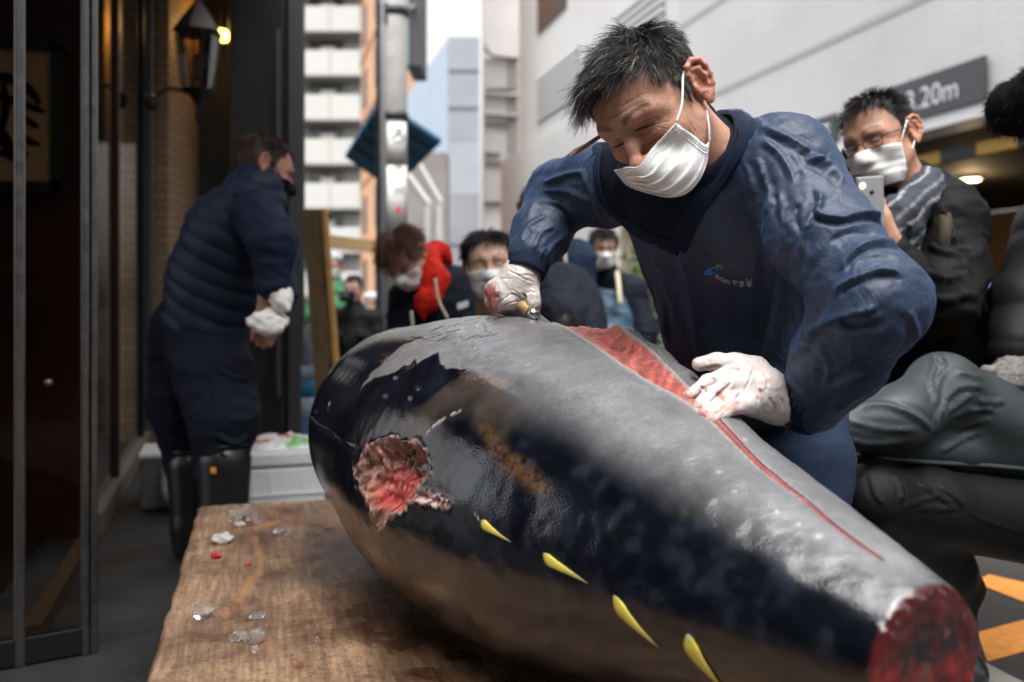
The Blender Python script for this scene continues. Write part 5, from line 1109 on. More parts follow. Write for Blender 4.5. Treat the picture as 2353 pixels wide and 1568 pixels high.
for sx in (0, 1):
    c0 = (P(1840, 1330, 1.70) if sx == 0 else P(1760, 1250, 2.0)) * np.array([1, 1, 0]) + np.array([0, .1, 0])
    V_, Q_ = mesh_sdf(lambda p: smax(smin(ell(p, c0 + np.array([-.06, -.05, .05]), (.12, .06, .05), frame((.6, -.8, 0))), cone(p, c0 + np.array([0, 0, .05]), c0 + np.array([0, 0, .12]), .06, .065), .03), .002 - p[:, 2], .01), c0 - .2, c0 + np.array([.2, .2, .22]), .01)
    mesh_from('boot', V_, Q_, mat('black_rubber', (.012, .012, .012), .35), man, True)

# ---- gloves
glove_m = mat('latex_glove', (.70, .64, .60), rough=.34, attr='col', sss=.12, spec=.5, bump=.15, bump_s=120)
def glove(cps, h, name='glove', blood=(), strokes=(), seed=1):
    """cps: list of (points, radii, k)"""
    A = np.concatenate([np.array(c[0]) for c in cps])
    def f(p):
        d = None
        for pts, rs, k in cps:
            e = chain(p, pts, rs, .008); d = e if d is None else smin(d, e, k)
        return d
    V, Q = mesh_sdf(f, A.min(0) - .045, A.max(0) + .045, h)
    N = vnormals(V, Q); V = folds(V, N, strokes)
    N = vnormals(V, Q); V = V + N * (.0011 * wr(V * np.array([60, 40, 60]), 1, seed) * .8 + .0006 * wr(V * 150, 1, seed + 1))[:, None]
    C = np.tile(np.array([.60, .545, .52]), (len(V), 1)); px = proj(V)
    C = mixc(C, (.62, .52, .47), sstep(.0, .8, fbm(V * 60, 3, seed + 5)) * .5)
    for L, w, a in blood:
        k = sstep(1.3, .3, dist_poly(px, np.array(L, float))[0] / w + .5 * fbm(V * 130, 3, seed + 9)) * a; C = mixc(C, np.array([.36, .075, .055]), k)
    return mesh_from(name, V, Q, glove_m, man, True, {'col': C}), f
def rh(x, y, d): return P(1091.5 + .1245 * x, 563 + .1245 * y, d)
c_ = 1.80 / FPX * .1245
palm = [rh(880, 470, 1.795), rh(820, 640, 1.79), rh(720, 800, 1.785), rh(560, 860, 1.785)]
def sr(*a): return [x * c_ for x in a]
gl1, gsdf1 = glove([
    (palm, sr(345, 340, 300, 250), .01),
    ([rh(760, 620, 1.79), rh(420, 830, 1.80), rh(380, 1000, 1.81)], sr(260, 205, 170), .012),
    ([rh(900, 640, 1.785), rh(960, 820, 1.78)], sr(290, 215), .012),
    ([rh(560, 900, 1.775), rh(630, 1030, 1.768), rh(710, 1050, 1.775), rh(680, 1160, 1.80)], sr(190, 150, 120, 110), .006),      # index curled
    ([rh(430, 900, 1.79), rh(470, 1080, 1.785), rh(580, 1170, 1.80)], sr(190, 165, 140), .006),                                     # middle
    ([rh(330, 860, 1.81), rh(350, 1050, 1.81), rh(470, 1160, 1.83)], sr(165, 150, 130), .006),
    ([rh(300, 850, 1.84), rh(310, 1020, 1.85), rh(420, 1120, 1.86)], sr(140, 130, 115), .006),
    ([rh(1010, 780, 1.78), rh(1055, 960, 1.765), rh(1075, 1080, 1.762), rh(1115, 1205, 1.77)], sr(180, 128, 122, 92), .004)], .0019, 'glove',
    blood=[([(1091.5 + .1245 * 260, 563 + .1245 * 860), (1091.5 + .1245 * 340, 563 + .1245 * 960), (1091.5 + .1245 * 300, 563 + .1245 * 1120)], 17, .9), ([(1132, 672), (1138, 680)], 12, .6), ([(1145, 690), (1142, 705)], 6, .8)],
    strokes=[([(1091.5 + .1245 * x, 563 + .1245 * y) for x, y in l], w, a) for l, w, a in (([(880, 900), (930, 960), (920, 1040)], 3, -.004), ([(450, 1080), (560, 980), (700, 900), (830, 1000)], 2.2, -.0026), ([(500, 1150), (620, 1080), (800, 1030)], 2, -.0018), ([(600, 470), (800, 560), (1000, 560), (1150, 640)], 2.2, -.0016), ([(700, 500), (900, 620), (1100, 700)], 2.2, -.0014), ([(420, 660), (560, 620), (700, 640)], 2, -.0010), ([(1050, 780), (1130, 840), (1170, 920)], 2, -.0016), ([(960, 900), (1040, 860), (1120, 900)], 2.5, -.002), ([(700, 830), (780, 900), (830, 980)], 2, -.0014))], seed=3)
def lh(x, y, d): return P(1493.6 + .1832 * x, 775.5 + .1832 * y, d)
c2_ = 1.40 / FPX * .1832
def sl_(*a): return [x * c2_ for x in a]
def onT(x, y, off=.0): 
    q = march(tuna_sdf, [1493.6 + .1832 * x], [775.5 + .1832 * y], .6, 2.5)[0]; return q[1] + off
dI, dM, dR_, dPk = onT(480, 730), onT(590, 880), onT(670, 960), onT(780, 1010)
gl2, gsdf2 = glove([
    ([lh(1900, 900, 1.432), lh(1650, 800, 1.42), lh(1400, 620, 1.40), lh(1200, 480, 1.395)], sl_(270, 295, 270, 180), .01),
    ([lh(1500, 820, 1.41), lh(1230, 760, 1.385), lh(1120, 800, 1.37)], sl_(240, 215, 130), .012),
    ([lh(1230, 470, 1.40), lh(1000, 455, 1.385), lh(720, 560, 1.375), lh(470, 735, dI - .002)], sl_(170, 98, 82, 66), .003),
    ([lh(1200, 590, 1.385), lh(960, 600, 1.352), lh(740, 720, 1.345), lh(570, 885, dM - .002)], sl_(170, 94, 80, 64), .003),
    ([lh(1180, 710, 1.375), lh(980, 735, 1.348), lh(800, 845, 1.340), lh(660, 965, dR_ - .002)], sl_(160, 88, 74, 60), .003),
    ([lh(1230, 820, 1.365), lh(1070, 860, 1.335), lh(900, 955, 1.325), lh(760, 1030, dPk - .002)], sl_(150, 92, 76, 60), .003),
    ([lh(1330, 400, 1.41), lh(1080, 330, 1.415), lh(840, 310, 1.42), lh(620, 335, 1.425)], sl_(170, 125, 108, 94), .007)], .0020, 'glove',
    blood=[([(1493.6 + .1832 * x, 775.5 + .1832 * y) for x, y in l], w, a) for l, w, a in (([(450, 700), (560, 850), (640, 950)], 12, .75), ([(860, 720), (900, 740)], 8, .9), ([(760, 980), (900, 900), (1060, 820)], 12, .5), ([(1390, 655), (1405, 665)], 5, .95), ([(920, 440), (930, 445)], 5, .8), ([(805, 515), (808, 520)], 4, .8), ([(1340, 750), (1345, 752)], 5, .6), ([(1765, 945), (1770, 948)], 5, .6), ([(590, 600), (700, 640)], 8, .4), ([(880, 640), (960, 560)], 7, .35), ([(1080, 940), (1110, 960)], 8, .6))],
    strokes=[([(1493.6 + .1832 * x, 775.5 + .1832 * y) for x, y in l], w, a) for l, w, a in (([(620, 600), (700, 700), (640, 900)], 3.2, -.004), ([(760, 640), (700, 800), (620, 920)], 3.2, -.003), ([(700, 880), (860, 720), (1040, 560)], 3.5, -.003), ([(790, 990), (980, 830), (1150, 700)], 3.5, -.004), ([(1300, 400), (1240, 560), (1180, 700)], 3, -.002), ([(1420, 420), (1480, 560), (1440, 700)], 3, -.0022), ([(1500, 750), (1560, 900), (1540, 1020)], 4, -.0022), ([(1650, 760), (1700, 920), (1680, 1080)], 4, -.002), ([(960, 420), (1040, 400), (1140, 420)], 3, -.002), ([(1330, 600), (1400, 800), (1420, 960)], 4, -.002), ([(620, 420), (760, 380), (900, 360)], 4, -.003))], seed=8)
# glove's rolled edge
MB().tube(np.array([LW * .15 + P(1838, 950, 1.425) * .85 + .043 * (math.cos(t) * np.array([.6, 0, .8]) + math.sin(t) * np.array([.35, .9, -.2])) for t in np.linspace(0, 2 * math.pi, 30)]), .0022, 6, False).build('glove_rim', glove_m, gl2, True)

# ---- knife
knife = empty('knife', rh(900, 1150, 1.77)); tag(knife, 'fish knife with wooden handle gripped in the white-gloved fist', 'knife')
ka, kb = rh(700, 985, 1.785), rh(1015, 1225, 1.758); kd = (kb - ka) / np.linalg.norm(kb - ka)
MB().tube([ka, ka + kd * .004, ka * .5 + kb * .5, kb - kd * .002, kb], [.010, .0125, .0130, .0125, .0115], 18).build('handle', mat('pale_wood', (.46, .26, .10), .45, noise_s=40, noise_a=.25, stretch=(1, 1, 6)), knife, True)
MB().tube([kb, kb + kd * .010, kb + kd * .022], [.0118, .0112, .0085], 18).build('ferrule', mat('dull_steel', (.62, .60, .57), .28, metal=1), knife, True)
bd = np.array([0, 0, -1.0]); bd -= kd * (bd @ kd); bd /= np.linalg.norm(bd)
q0 = kb + kd * .020; sd_ = np.cross(kd, bd)
MB().add([q0 - bd * .007 + sd_ * .0012, q0 + bd * .016 + sd_ * .0003, q0 + kd * .17 + bd * .010 + sd_ * .0002, q0 + kd * .16 - bd * .006 + sd_ * .001, q0 - bd * .007 - sd_ * .0012, q0 + bd * .016 - sd_ * .0003, q0 + kd * .17 + bd * .010 - sd_ * .0002, q0 + kd * .16 - bd * .006 - sd_ * .001], [(0, 1, 2, 3), (7, 6, 5, 4), (0, 4, 5, 1), (1, 5, 6, 2), (2, 6, 7, 3), (3, 7, 4, 0)]).build('blade', mat('dull_steel', (.6, .6, .6), .28, metal=1), knife)

# ---- face mask
def mask_sdf(p):
    q = MH.l(p).astype(np.float32); q2 = q.copy(); q2[:, 0] = np.abs(q2[:, 0])
    d = head_sdf(q)
    d = smin(d, ell(q2, (0, .092, -.060), (.030, .030, .040)), .03)
    d = smin(d, ell(q2, (0, .070, -.085), (.046, .040, .036)), .03)
    return d - .006
nu, nv = 90, 60
top = cpx((690, 1160), (770, 1140), (860, 1128), (950, 1010), (1040, 915), (1115, 832)); 
bot = cpx((838, 1292), (930, 1318), (1060, 1345), (1180, 1320), (1270, 1230), (1325, 1100), (1340, 960))
A, B = curve2(top, nu), curve2(bot, nu)
lft = curve2(cpx((690, 1160), (755, 1240), (838, 1292)), nv); rgt = curve2(cpx((1115, 832), (1150, 865), (1230, 920), (1310, 985), (1340, 960)), nv)
s_ = np.linspace(0, 1, nu)[None, :, None]; t_ = np.linspace(0, 1, nv)[:, None, None]
G2 = (1 - t_) * A[None] + t_ * B[None] + (1 - s_) * lft[:, None] + s_ * rgt[:, None] - ((1 - s_) * (1 - t_) * A[0] + s_ * (1 - t_) * A[-1] + (1 - s_) * t_ * B[0] + s_ * t_ * B[-1])
G2 = G2.reshape(-1, 2)
KV = march(mask_sdf, G2[:, 0], G2[:, 1], .8, 1.62)
dep = KV[:, 1].reshape(nv, nu); dd = np.abs(dep - np.median(dep))
for _ in range(14):
    dp = np.pad(dep, 1, mode='edge'); dep = (dp[:-2, 1:-1] + dp[2:, 1:-1] + dp[1:-1, :-2] + dp[1:-1, 2:]) / 4
S_, T_ = (a.ravel() for a in np.broadcast_arrays(np.linspace(0, 1, nu)[None, :], np.linspace(0, 1, nv)[:, None]))
pl = 0
for c, am in ((.24, .0028), (.42, .0030), (.60, .0028), (.80, .0014)):
    x = T_ - c - .05 * np.sin(S_ * 3) ; pl = pl + am * (np.where(x < 0, np.exp(-(x / .012) ** 2), np.exp(-(x / .075) ** 2)))
pl = pl * (1 - .25 * S_) + .0016 * fbm(np.c_[S_ * 5, T_ * 9, S_ * 0], 3, 4)
d3 = dep.ravel() - pl
KV = np.array([P(a, b, c) for a, b, c in zip(G2[:, 0], G2[:, 1], d3)])
mask_m = mat('mask_fabric', (.80, .79, .78), rough=.85, noise_s=300, noise_a=.05, bump=.3, bump_s=900, sss=.15)
fmask = mesh_from('face_mask', *thicken(KV, grid_faces(nu, nv), .0012), mask_m, man, True)
stitch = MB()
for tv, s0, s1 in ((.075, .30, .97), (.135, .30, .97)):
    for s in np.linspace(s0, s1, 44):
        i = int(tv * (nv - 1)) * nu + int(s * (nu - 1)); q = KV[i]; e = KV[i + 1] - KV[i]; e /= np.linalg.norm(e); stitch.bar(q - e * .0009 + np.array([0, -.0006, 0]), q + e * .0009 + np.array([0, -.0006, 0]), .0005, .0005)
stitch.build('stitching', mat('mask_stitch', (.35, .34, .35), .8), fmask)
for sv in (.93, .965, .985):
    l = KV.reshape(nv, nu, 3)[:, int(sv * (nu - 1))]; MB().tube(l + np.array([0, -.0004, 0]), .0007, 5).build('seam', mask_m, fmask, True)
def strap(pts, r=.0017): MB().tube(curve2(np.array(pts), 24), r, 8).build('ear_loop', mat('mask_strap', (.82, .81, .80), .7), fmask, True)
c1 = KV[nu - 1]; e1 = march(MH.sdf, [cpx((1160, 505))[0][0]], [cpx((1160, 505))[0][1]], .8, 2, .002)[0]
m1 = P(*cpx((1152, 700))[0], (c1[1] + e1[1]) / 2 - .006)
strap([c1, m1, e1, e1 + np.array([.01, .02, .01])])
c2p = KV[-1]; e2 = march(MH.sdf, [cpx((1318, 742))[0][0]], [cpx((1318, 742))[0][1]], .8, 2, .001)[0]
m2 = P(*cpx((1335, 860))[0], (c2p[1] + e2[1]) / 2 - .004)
strap([c2p, m2, e2])
# pencil behind the other ear
pen = empty('pencil', P(1305, 361, 1.47)); tag(pen, 'short brown pencil tucked behind the ear of the man cutting', 'pencil')
pa, pb = P(1305.5, 361, 1.475), P(1392, 305, 1.515); pd = (pb - pa) / np.linalg.norm(pb - pa)
MB().tube([pa + pd * .016, pb + pd * .05], [.0038, .0038], 6).build('shaft', mat('pencil_lacquer', (.20, .085, .028), .4), pen)
MB().tube([pa + pd * .002, pa + pd * .016], [.0006, .0038], 6).build('sharpened_wood', mat('pencil_wood', (.42, .22, .10), .7), pen)
MB().tube([pa, pa + pd * .003], [.0002, .0009], 6).build('lead', mat('graphite', (.03, .03, .03), .4), pen)

# ---- company emblem embroidered on the chest
white_t = mat('white_thread', (.62, .58, .62), .7); blue_t = mat('blue_thread', (.015, .16, .45), .6, noise_s=400, noise_a=.3); green_t = mat('green_thread', (.06, .26, .05), .6, noise_s=400, noise_a=.3)
JT = None
from mathutils.bvhtree import BVHTree
JT = BVHTree.FromPolygons(JV.tolist(), JQ.tolist())
def on_jacket(xy, off=.0012):
    out = []
    for x, y in xy:
        d = Vector(((x - 1176.5) / FPX, 1, (HZ - y) / FPX)).normalized(); hit = JT.ray_cast(Vector((0, 0, CH)), d)
        out.append(np.array(hit[0]) - np.array(d) * off if hit[0] is not None else P(x, y, 1.55))
    return np.array(out)
def em(x, y): return (1597.0 + .06836 * x, 591.7 + .06836 * y)
def stroke_text(body, cx, cy, size_cu, ang, name='lettering'):
    V, F = text_mesh(body, 1.0)
    if len(V) == 0: return
    c = (V.min(0) + V.max(0)) / 2; k = size_cu / max(V[:, 1].max() - V[:, 1].min(), 1e-3)
    q = (V - c)[:, :2] * k; a = math.radians(ang); x = cx + q[:, 0] * math.cos(a) + q[:, 1] * math.sin(a); y = cy + q[:, 0] * math.sin(a) - q[:, 1] * math.cos(a)
    mesh_from(name, on_jacket([em(i, j) for i, j in zip(x, y)]), F, white_t, jacket, False)
for ch, x, y, s, a in (('株', 742, 650, 150, 28), ('式', 868, 728, 135, 24), ('会', 988, 788, 135, 20), ('社', 1128, 830, 140, 15), ('や', 1335, 850, 190, 5), ('ま', 1575, 895, 205, 3), ('幸', 1822, 898, 215, 0), ('ゆ', 1755, 758, 72, 0), ('き', 1898, 755, 72, 0)): stroke_text(ch, x, y, s, a)
def oval(cx, cy, rx, ry, a, n=36):
    a = math.radians(a); return [(cx + rx * math.cos(t) * math.cos(a) + ry * math.sin(t) * math.sin(a), cy - rx * math.cos(t) * math.sin(a) + ry * math.sin(t) * math.cos(a)) for t in np.linspace(0, 2 * math.pi, n, endpoint=False)]
o1, o2 = oval(535, 470, 242, 118, 20), oval(652, 442, 100, 62, 12)
mesh_from('emblem', on_jacket([em(*p) for p in o1 + o2]), np.array([(i, (i + 1) % 36, 36 + (i + 1) % 36, 36 + i) for i in range(36)]), blue_t, jacket, False)
for c in ((780, 292, 102, 50, 18), (908, 350, 80, 40, 18)): mesh_from('emblem_leaf', on_jacket([em(*p) for p in oval(*c)]), [list(range(36))], green_t, jacket, False)
# ------------------------------------------------------------------ bystanders
def ev(p, prims, k):
    d = None
    for q in prims:
        if q[0] == 'c': e = chain(p, q[1], q[2], k)
        elif q[0] == 'e': e = ell(p, q[1], q[2], q[3] if len(q) > 3 else None)
        if d is None: d = e
        elif q[0] == 'e' and len(q) > 4 and q[4] == 'cut': d = smax(d, -e, .02)
        else: d = smin(d, e, k)
    return d
def garment(par, name, m, prims, h=.010, k=.05, wrk=.006, f=(9, 9, 16), seed=1, strokes=(), post=None, attrs=None):
    P_ = []
    for q in prims:
        if q[0] == 'c': P_ += [np.asarray(a) + s * r for a, r in zip(q[1], q[2]) for s in (-1, 1)]
        else: P_ += [np.asarray(q[1]) + s * max(q[2]) for s in (-1, 1)]
    P_ = np.array(P_); lo, hi = P_.min(0) - .04, P_.max(0) + .04; lo[2] = max(lo[2], -.01)
    fn = lambda p: ev(p, prims, k)
    V, Q = mesh_sdf(fn, lo, hi, h, 1); N = vnormals(V, Q)
    if wrk: V = V + N * (wrk * wr(V * np.array(f), 1, seed) + .3 * wrk * wr(V * np.array(f) * 2.3, 1, seed + 5))[:, None]
    if strokes: V = folds(V, vnormals(V, Q), [(s_[0], s_[1] * .85, s_[2] * 1.25, *s_[3:]) for s_ in strokes], sharp=True)
    if post: V = post(V, vnormals(V, Q))
    return mesh_from(name, V, Q, m, par, True, attrs(V) if attrs else None), fn
def person_head(par, H, skin, hair, n=2600, ln=.02, rad=.0011, seed=1, h=.0042, hairf=None, flow=None, lift=.5, extra=None, hl=None, curl=.35, grav=.12):
    V, Q = H.mesh(h); C = skin_paint(V, skin, hair); W = H.w(V)
    Vx, Qx, Cx = [W], [Q], [C]; off = len(W)
    for prims, kk in (extra or []):                            # neck stump, forearms and hands, joined to the same body mesh
        A = []
        for q in prims: A += [np.asarray(a) + s * r for a, r in zip(q[1], q[2]) for s in (-1, 1)] if q[0] == 'c' else [np.asarray(q[1]) + s * max(q[2]) for s in (-1, 1)]
        A = np.array(A); v, qd = mesh_sdf(lambda p: ev(p, prims, kk), A.min(0) - .02, A.max(0) + .02, .005, 1)
        Vx.append(v); Qx.append(qd + off); Cx.append(np.tile(np.array(skin), (len(v), 1)) * (1 + .12 * fbm(v * 60, 2, 4)[:, None])); off += len(v)
    mesh_from('body', np.vstack(Vx), np.vstack(Qx), body_skin, par, True, {'col': np.vstack(Cx)})
    hair_strands(H, V, Q, n, hairf or (lambda X: ln * (.5 + .8 * sstep(.0, .08, X[:, 2]))), rad, flow or (lambda X, n_: X - np.array([0, -.05, .12])), seed, col=hair, parent=par, mat_=hm, segs=4, lift=lift, curl=curl, grav=grav, tip=.4)
    return V, Q
def simple_mask(par, H, m, z0=-.030, z1=-.118, wdt=1.05, drop=.0, straps=True, col=None):
    """pleated sheet over nose, mouth and chin, with ear loops"""
    nu, nv = 34, 22; V = []
    for j in range(nv):
        t = j / (nv - 1); z = z0 + (z1 - z0) * t
        for i in range(nu):
            a = (i / (nu - 1) - .5) * 2 * wdt * (1 - .10 * abs(t - .45)); o = np.array([0, .0, z + .012 * math.cos(a * 1.2) * (1 - t) - .006 * (1 - math.cos(a))]); dr = np.array([math.sin(a), math.cos(a), 0]); s = .03
            V.append((o, dr))
    O = np.array([v[0] for v in V]); Dr = np.array([v[1] for v in V]); r = np.full(len(O), .16)
    for _ in range(40): r = r - .9 * (head_sdf((O + Dr * r[:, None]).astype(np.float32)) - .006)
    r = r.reshape(nv, nu)
    for _ in range(6): q = np.pad(r, 1, mode='edge'); r = np.maximum(r, (q[:-2, 1:-1] + q[2:, 1:-1] + q[1:-1, :-2] + q[1:-1, 2:]) / 4)
    T = np.repeat(np.linspace(0, 1, nv), nu); pl = sum(.0022 * np.where(T < c, np.exp(-((T - c) / .02) ** 2), np.exp(-((T - c) / .09) ** 2)) for c in (.3, .5, .7))
    W = H.w(O + Dr * (r.ravel() + pl)[:, None]); F = grid_faces(nu, nv)
    o = mesh_from('face_mask', *thicken(W, F, .0015), m, par, True)
    if straps:
        G = W.reshape(nv, nu, 3)
        for s, c in ((1, nu - 1), (-1, 0)):
            for j, z in ((0, .028), (nv - 1, -.036)):
                MB().tube(np.array([G[j, c], H.w((s * .082, -.01, z * .9))]), .0018, 6).build('ear_loop', m, o, True)
    return o
def eyeglasses(par, H, m):
    g = empty('eyeglasses', H.w((0, .1, 0))); g.parent = par; g.matrix_parent_inverse = wmat(par).inverted()
    for s in (-1, 1):
        L = [H.w((s * (.034 + .024 * np.sign(math.cos(t)) * abs(math.cos(t)) ** .6), .100 - .010 * abs(math.cos(t)) * (math.cos(t) * s * s > 0), -.006 + .015 * np.sign(math.sin(t)) * abs(math.sin(t)) ** .6)) for t in np.linspace(0, 2 * math.pi, 28)]
        MB().tube(L, .0014, 6, False).build('rim', m, g, True); MB().add(L[:-1], [tuple(range(27))]).build('lens', glass_mat('lens_glass', (0.9, 0.9, 0.9)), g)
        MB().tube([H.w((s * .058, .092, .002)), H.w((s * .078, .05, .004)), H.w((s * .083, -.015, .004))], .0018, 6).build('temple', m, g, True)
    MB().tube([H.w((-.011, .100, -.001)), H.w((0, .104, .002)), H.w((.011, .100, -.001))], .0014, 6).build('bridge', m, g, True)
def hand_prims(w, k, d, side, r=1.0, curl=.6, palm_n=None):
    """w wrist, d finger direction, side thumb direction: palm and five bent fingers"""
    d = np.asarray(d, float) / np.linalg.norm(d); s = np.asarray(side, float); s = s - d * (s @ d); s /= np.linalg.norm(s); n = np.cross(d, s) if palm_n is None else np.asarray(palm_n, float)
    w = np.asarray(w, float); out = [('c', [w, w + d * .05, w + d * .085 + s * .018], [.026, .030, .022]), ('c', [w + d * .03, w + d * .085 - s * .018], [.028, .020])]
    for i, L in enumerate((.072, .080, .074, .058)):
        b = w + d * .088 + s * (.030 - .020 * i); p1 = b + (d * math.cos(curl * .5) + n * math.sin(curl * .5)) * L * .45; p2 = p1 + (d * math.cos(curl * 1.3) + n * math.sin(curl * 1.3)) * L * .32; p3 = p2 + (d * math.cos(curl * 2) + n * math.sin(curl * 2)) * L * .25
        out.append(('c', [b, p1, p2, p3], [.0095, .0088, .0080, .0070]))
    t0 = w + d * .025 + s * .026; t1 = t0 + (d * .6 + s * .7 + n * .2) * .036; t2 = t1 + (d * .9 + s * .1 + n * .5) * .030
    out.append(('c', [t0, t1, t2], [.013, .0105, .0085])); return out
white_mask = mask_m
navy = mat('navy_cotton', (0.006, 0.0085, 0.017), .75, noise_s=60, noise_a=.2, bump=.3, bump_s=300)
navy2 = mat('navy_work_trousers', (0.007, 0.0095, 0.018), .8, noise_s=90, noise_a=.25, bump=.4, bump_s=400)
rubber = mat('black_rubber', (0.006, 0.006, 0.006), .35)

# --- man in quilted vest, seen from behind
p1_ = empty('person', P(500, 700, 3.25) * np.array([1, 1, 0])); tag(p1_, 'man in navy quilted vest and black boots seen from behind at the shop front', 'person')
H1 = Head(P(607, 392, 3.18), -16, -6, -62, 1.0)
hR = P(612, 690, 3.02)
person_head(p1_, H1, (.40, .20, .14), (.055, .030, .022), 2600, .018, .0013, 31, extra=[([('c', [P(632, 610, 3.0), hR], [.036, .028])] + hand_prims(hR, None, P(608, 760, 3.05) - hR, (1, 0, 0)), .012)], hairf=lambda X: .006 + .018 * sstep(.02, .09, X[:, 2]))
simple_mask(p1_, H1, mat('black_mask', (0.006, 0.006, 0.0065), .8))
quilt = mat('navy_quilt', (.012, .019, .042), .6, noise_s=40, noise_a=.2, spec=.25)
tA, tB = P(478, 745, 3.25), P(585, 455, 3.15); tx = (tB - tA) / np.linalg.norm(tB - tA)
def quilted(V, N): 
    t = (V - tA) @ tx; return V + N * (.0095 * np.abs(np.sin(t * math.pi / .062 + .6 * np.sin(V[:, 0] * 6) + .5 * noise(V * 9, 4))) ** .6 - .006 + .003 * noise(V * 22, 8))[:, None]
garment(p1_, 'vest', quilt, [('c', [P(475, 735, 3.25), P(500, 640, 3.25), P(535, 540, 3.2), P(575, 460, 3.14)], [.150, .162, .152, .10]), ('c', [P(465, 720, 3.36), P(525, 545, 3.34)], [.14, .145]), ('c', [P(590, 455, 3.14), P(598, 425, 3.15)], [.085, .078])], .009, .06, 0, post=quilted)
garment(p1_, 'sleeve', mat('navy_sleeve', (.010, .016, .036), .7, noise_s=50, noise_a=.2), [('c', [P(592, 495, 3.05), P(625, 550, 3.0), P(628, 650, 3.0)], [.088, .078, .058])], .009, .03, .008, (14, 14, 26), 5)
garment(p1_, 'sleeve', mat('navy_sleeve', (0.009, 0.013, 0.025), .6), [('c', [P(560, 500, 3.45), P(640, 600, 3.45), P(650, 680, 3.3)], [.09, .07, .055])], .012, .03, .008, (14, 14, 26), 6)
garment(p1_, 'trousers', navy2, [('c', [P(462, 745, 3.27), P(490, 860, 3.2), P(515, 960, 3.15), P(508, 1080, 3.15)], [.150, .130, .110, .092]), ('c', [P(430, 760, 3.36), P(420, 930, 3.42), P(440, 1080, 3.45)], [.135, .115, .092])], .009, .06, .010, (7, 7, 10), 9, strokes=[([(500, 850), (540, 870), (580, 872)], 6, .010), ([(495, 1000), (540, 1020), (570, 1000)], 8, .012), ([(500, 1045), (540, 1050), (575, 1035)], 8, .012), ([(470, 820), (500, 930), (500, 1000)], 9, .008)])
pk_ = [P(x, y, 2.985) for x, y in ((510, 866), (582, 884), (580, 905), (505, 888))]
for sx, (bx, by, bd_) in enumerate(((515, 1060, 3.13), (440, 1070, 3.42))):
    top = P(bx, by, bd_); ft = top * np.array([1, 1, 0]); garment(p1_, 'boot', rubber, [('c', [top, ft + UPZ * .12, ft + UPZ * .05], [.092, .072, .065]), ('c', [ft + UPZ * .05, ft + np.array([.14, .03, .045])], [.06, .05])], .010, .03, 0)
    MB().lathe(top + UPZ * .055, [(.086, 0), (.090, .006), (.086, .012)], 24).build('boot_rim', rubber, p1_, True)
panel([P(484, 1074, 3.03), P(497, 1074, 3.03), P(497, 1088, 3.03), P(484, 1088, 3.03)], .003, mat('orange_tag', (0.6, 0.22, 0.03), .6), 'boot_tag', p1_)
# white cloths in his hands
for cx_, cy_, sx_, sy_, nm in ((648, 690, 26, 30, 'crumpled white cloth in the raised hand of the man in the quilted vest'), (617, 742, 44, 30, 'white cloth hanging from the lower hand of the man in the quilted vest')):
    bm = bmesh.new(); bmesh.ops.create_icosphere(bm, subdivisions=4, radius=1.0); V = np.array([v.co[:] for v in bm.verts]); F = [[v.index for v in f.verts] for f in bm.faces]; bm.free()
    V *= (1 + .30 * fbm(V * 1.6, 3, int(cx_)))[:, None]; k = 2.98 / FPX; W = P(cx_, cy_, 2.98) + V * np.array([sx_ * k, .035, sy_ * k]); o = mesh_from('white_cloth', W, F, mat('white_cotton', (0.72, 0.7, 0.66), .85), None, True); tag(o, nm, 'cloth')

# --- worker with red scarf, bent over
p2_ = empty('person', P(960, 700, 4.1) * np.array([1, 1, 0])); tag(p2_, 'worker with brown hair and bright red neck scarf leaning down behind the tuna', 'person')
H2 = Head(P(928, 592, 3.9), -42, 14, 158, 1.02)
person_head(p2_, H2, (.48, .27, .19), (.11, .045, .030), 2600, .045, .0014, 41, hairf=lambda X: .020 + .045 * sstep(.0, .08, X[:, 2]) + .02 * sstep(.03, .07, X[:, 1]), flow=lambda X, n: (X - np.array([0, -.04, .14])) * np.array([1, 1, 1.6]), lift=.30, curl=.2, grav=.14)
simple_mask(p2_, H2, white_mask)
garment(p2_, 'jacket', navy, [('c', [P(1000, 1000, 4.2), P(1005, 820, 4.2), P(1010, 700, 4.15)], [.20, .21, .18]), ('c', [P(960, 700, 4.05), P(1060, 690, 4.2)], [.12, .13]), ('c', [P(1060, 680, 4.15), P(1095, 770, 4.05), P(1070, 860, 3.95)], [.12, .09, .075]), ('c', [P(950, 700, 4.1), P(930, 800, 4.0), P(940, 870, 3.9)], [.11, .085, .07]), ('c', [P(980, 660, 4.05), P(965, 640, 4.0)], [.10, .085])], .012, .06, .010, seed=12)
red = mat('red_scarf', (0.62, 0.022, 0.014), .7, noise_s=12, noise_a=.3, bump=.4, bump_s=90)
garment(p2_, 'scarf', red, [('c', [P(975, 575, 4.0), P(1010, 578, 4.02), P(1030, 600, 4.05)], [.030, .040, .020]), ('c', [P(985, 590, 3.95), P(1000, 640, 3.9), P(985, 690, 3.88), P(965, 705, 3.88)], [.045, .055, .045, .02]), ('c', [P(975, 690, 3.86), P(975, 735, 3.86)], [.035, .008])], .008, .03, .010, (20, 20, 20), 14)
for l_ in ([(1000, 640), (1008, 690), (1030, 735)], [(945, 715), (948, 745), (950, 770)]): MB().tube([P(x, y, 3.80) for x, y in curve2(l_, 10)], .006, 8).build('apron_string', mat('cream_cord', (0.62, 0.55, 0.42), .8), p2_, True)
panel([P(1050, 698, 3.92), P(1076, 690, 3.93), P(1077, 704, 3.93), P(1052, 712, 3.92)], .002, mat('white_print', (0.6, 0.6, 0.6), .7), 'sleeve_print', p2_)

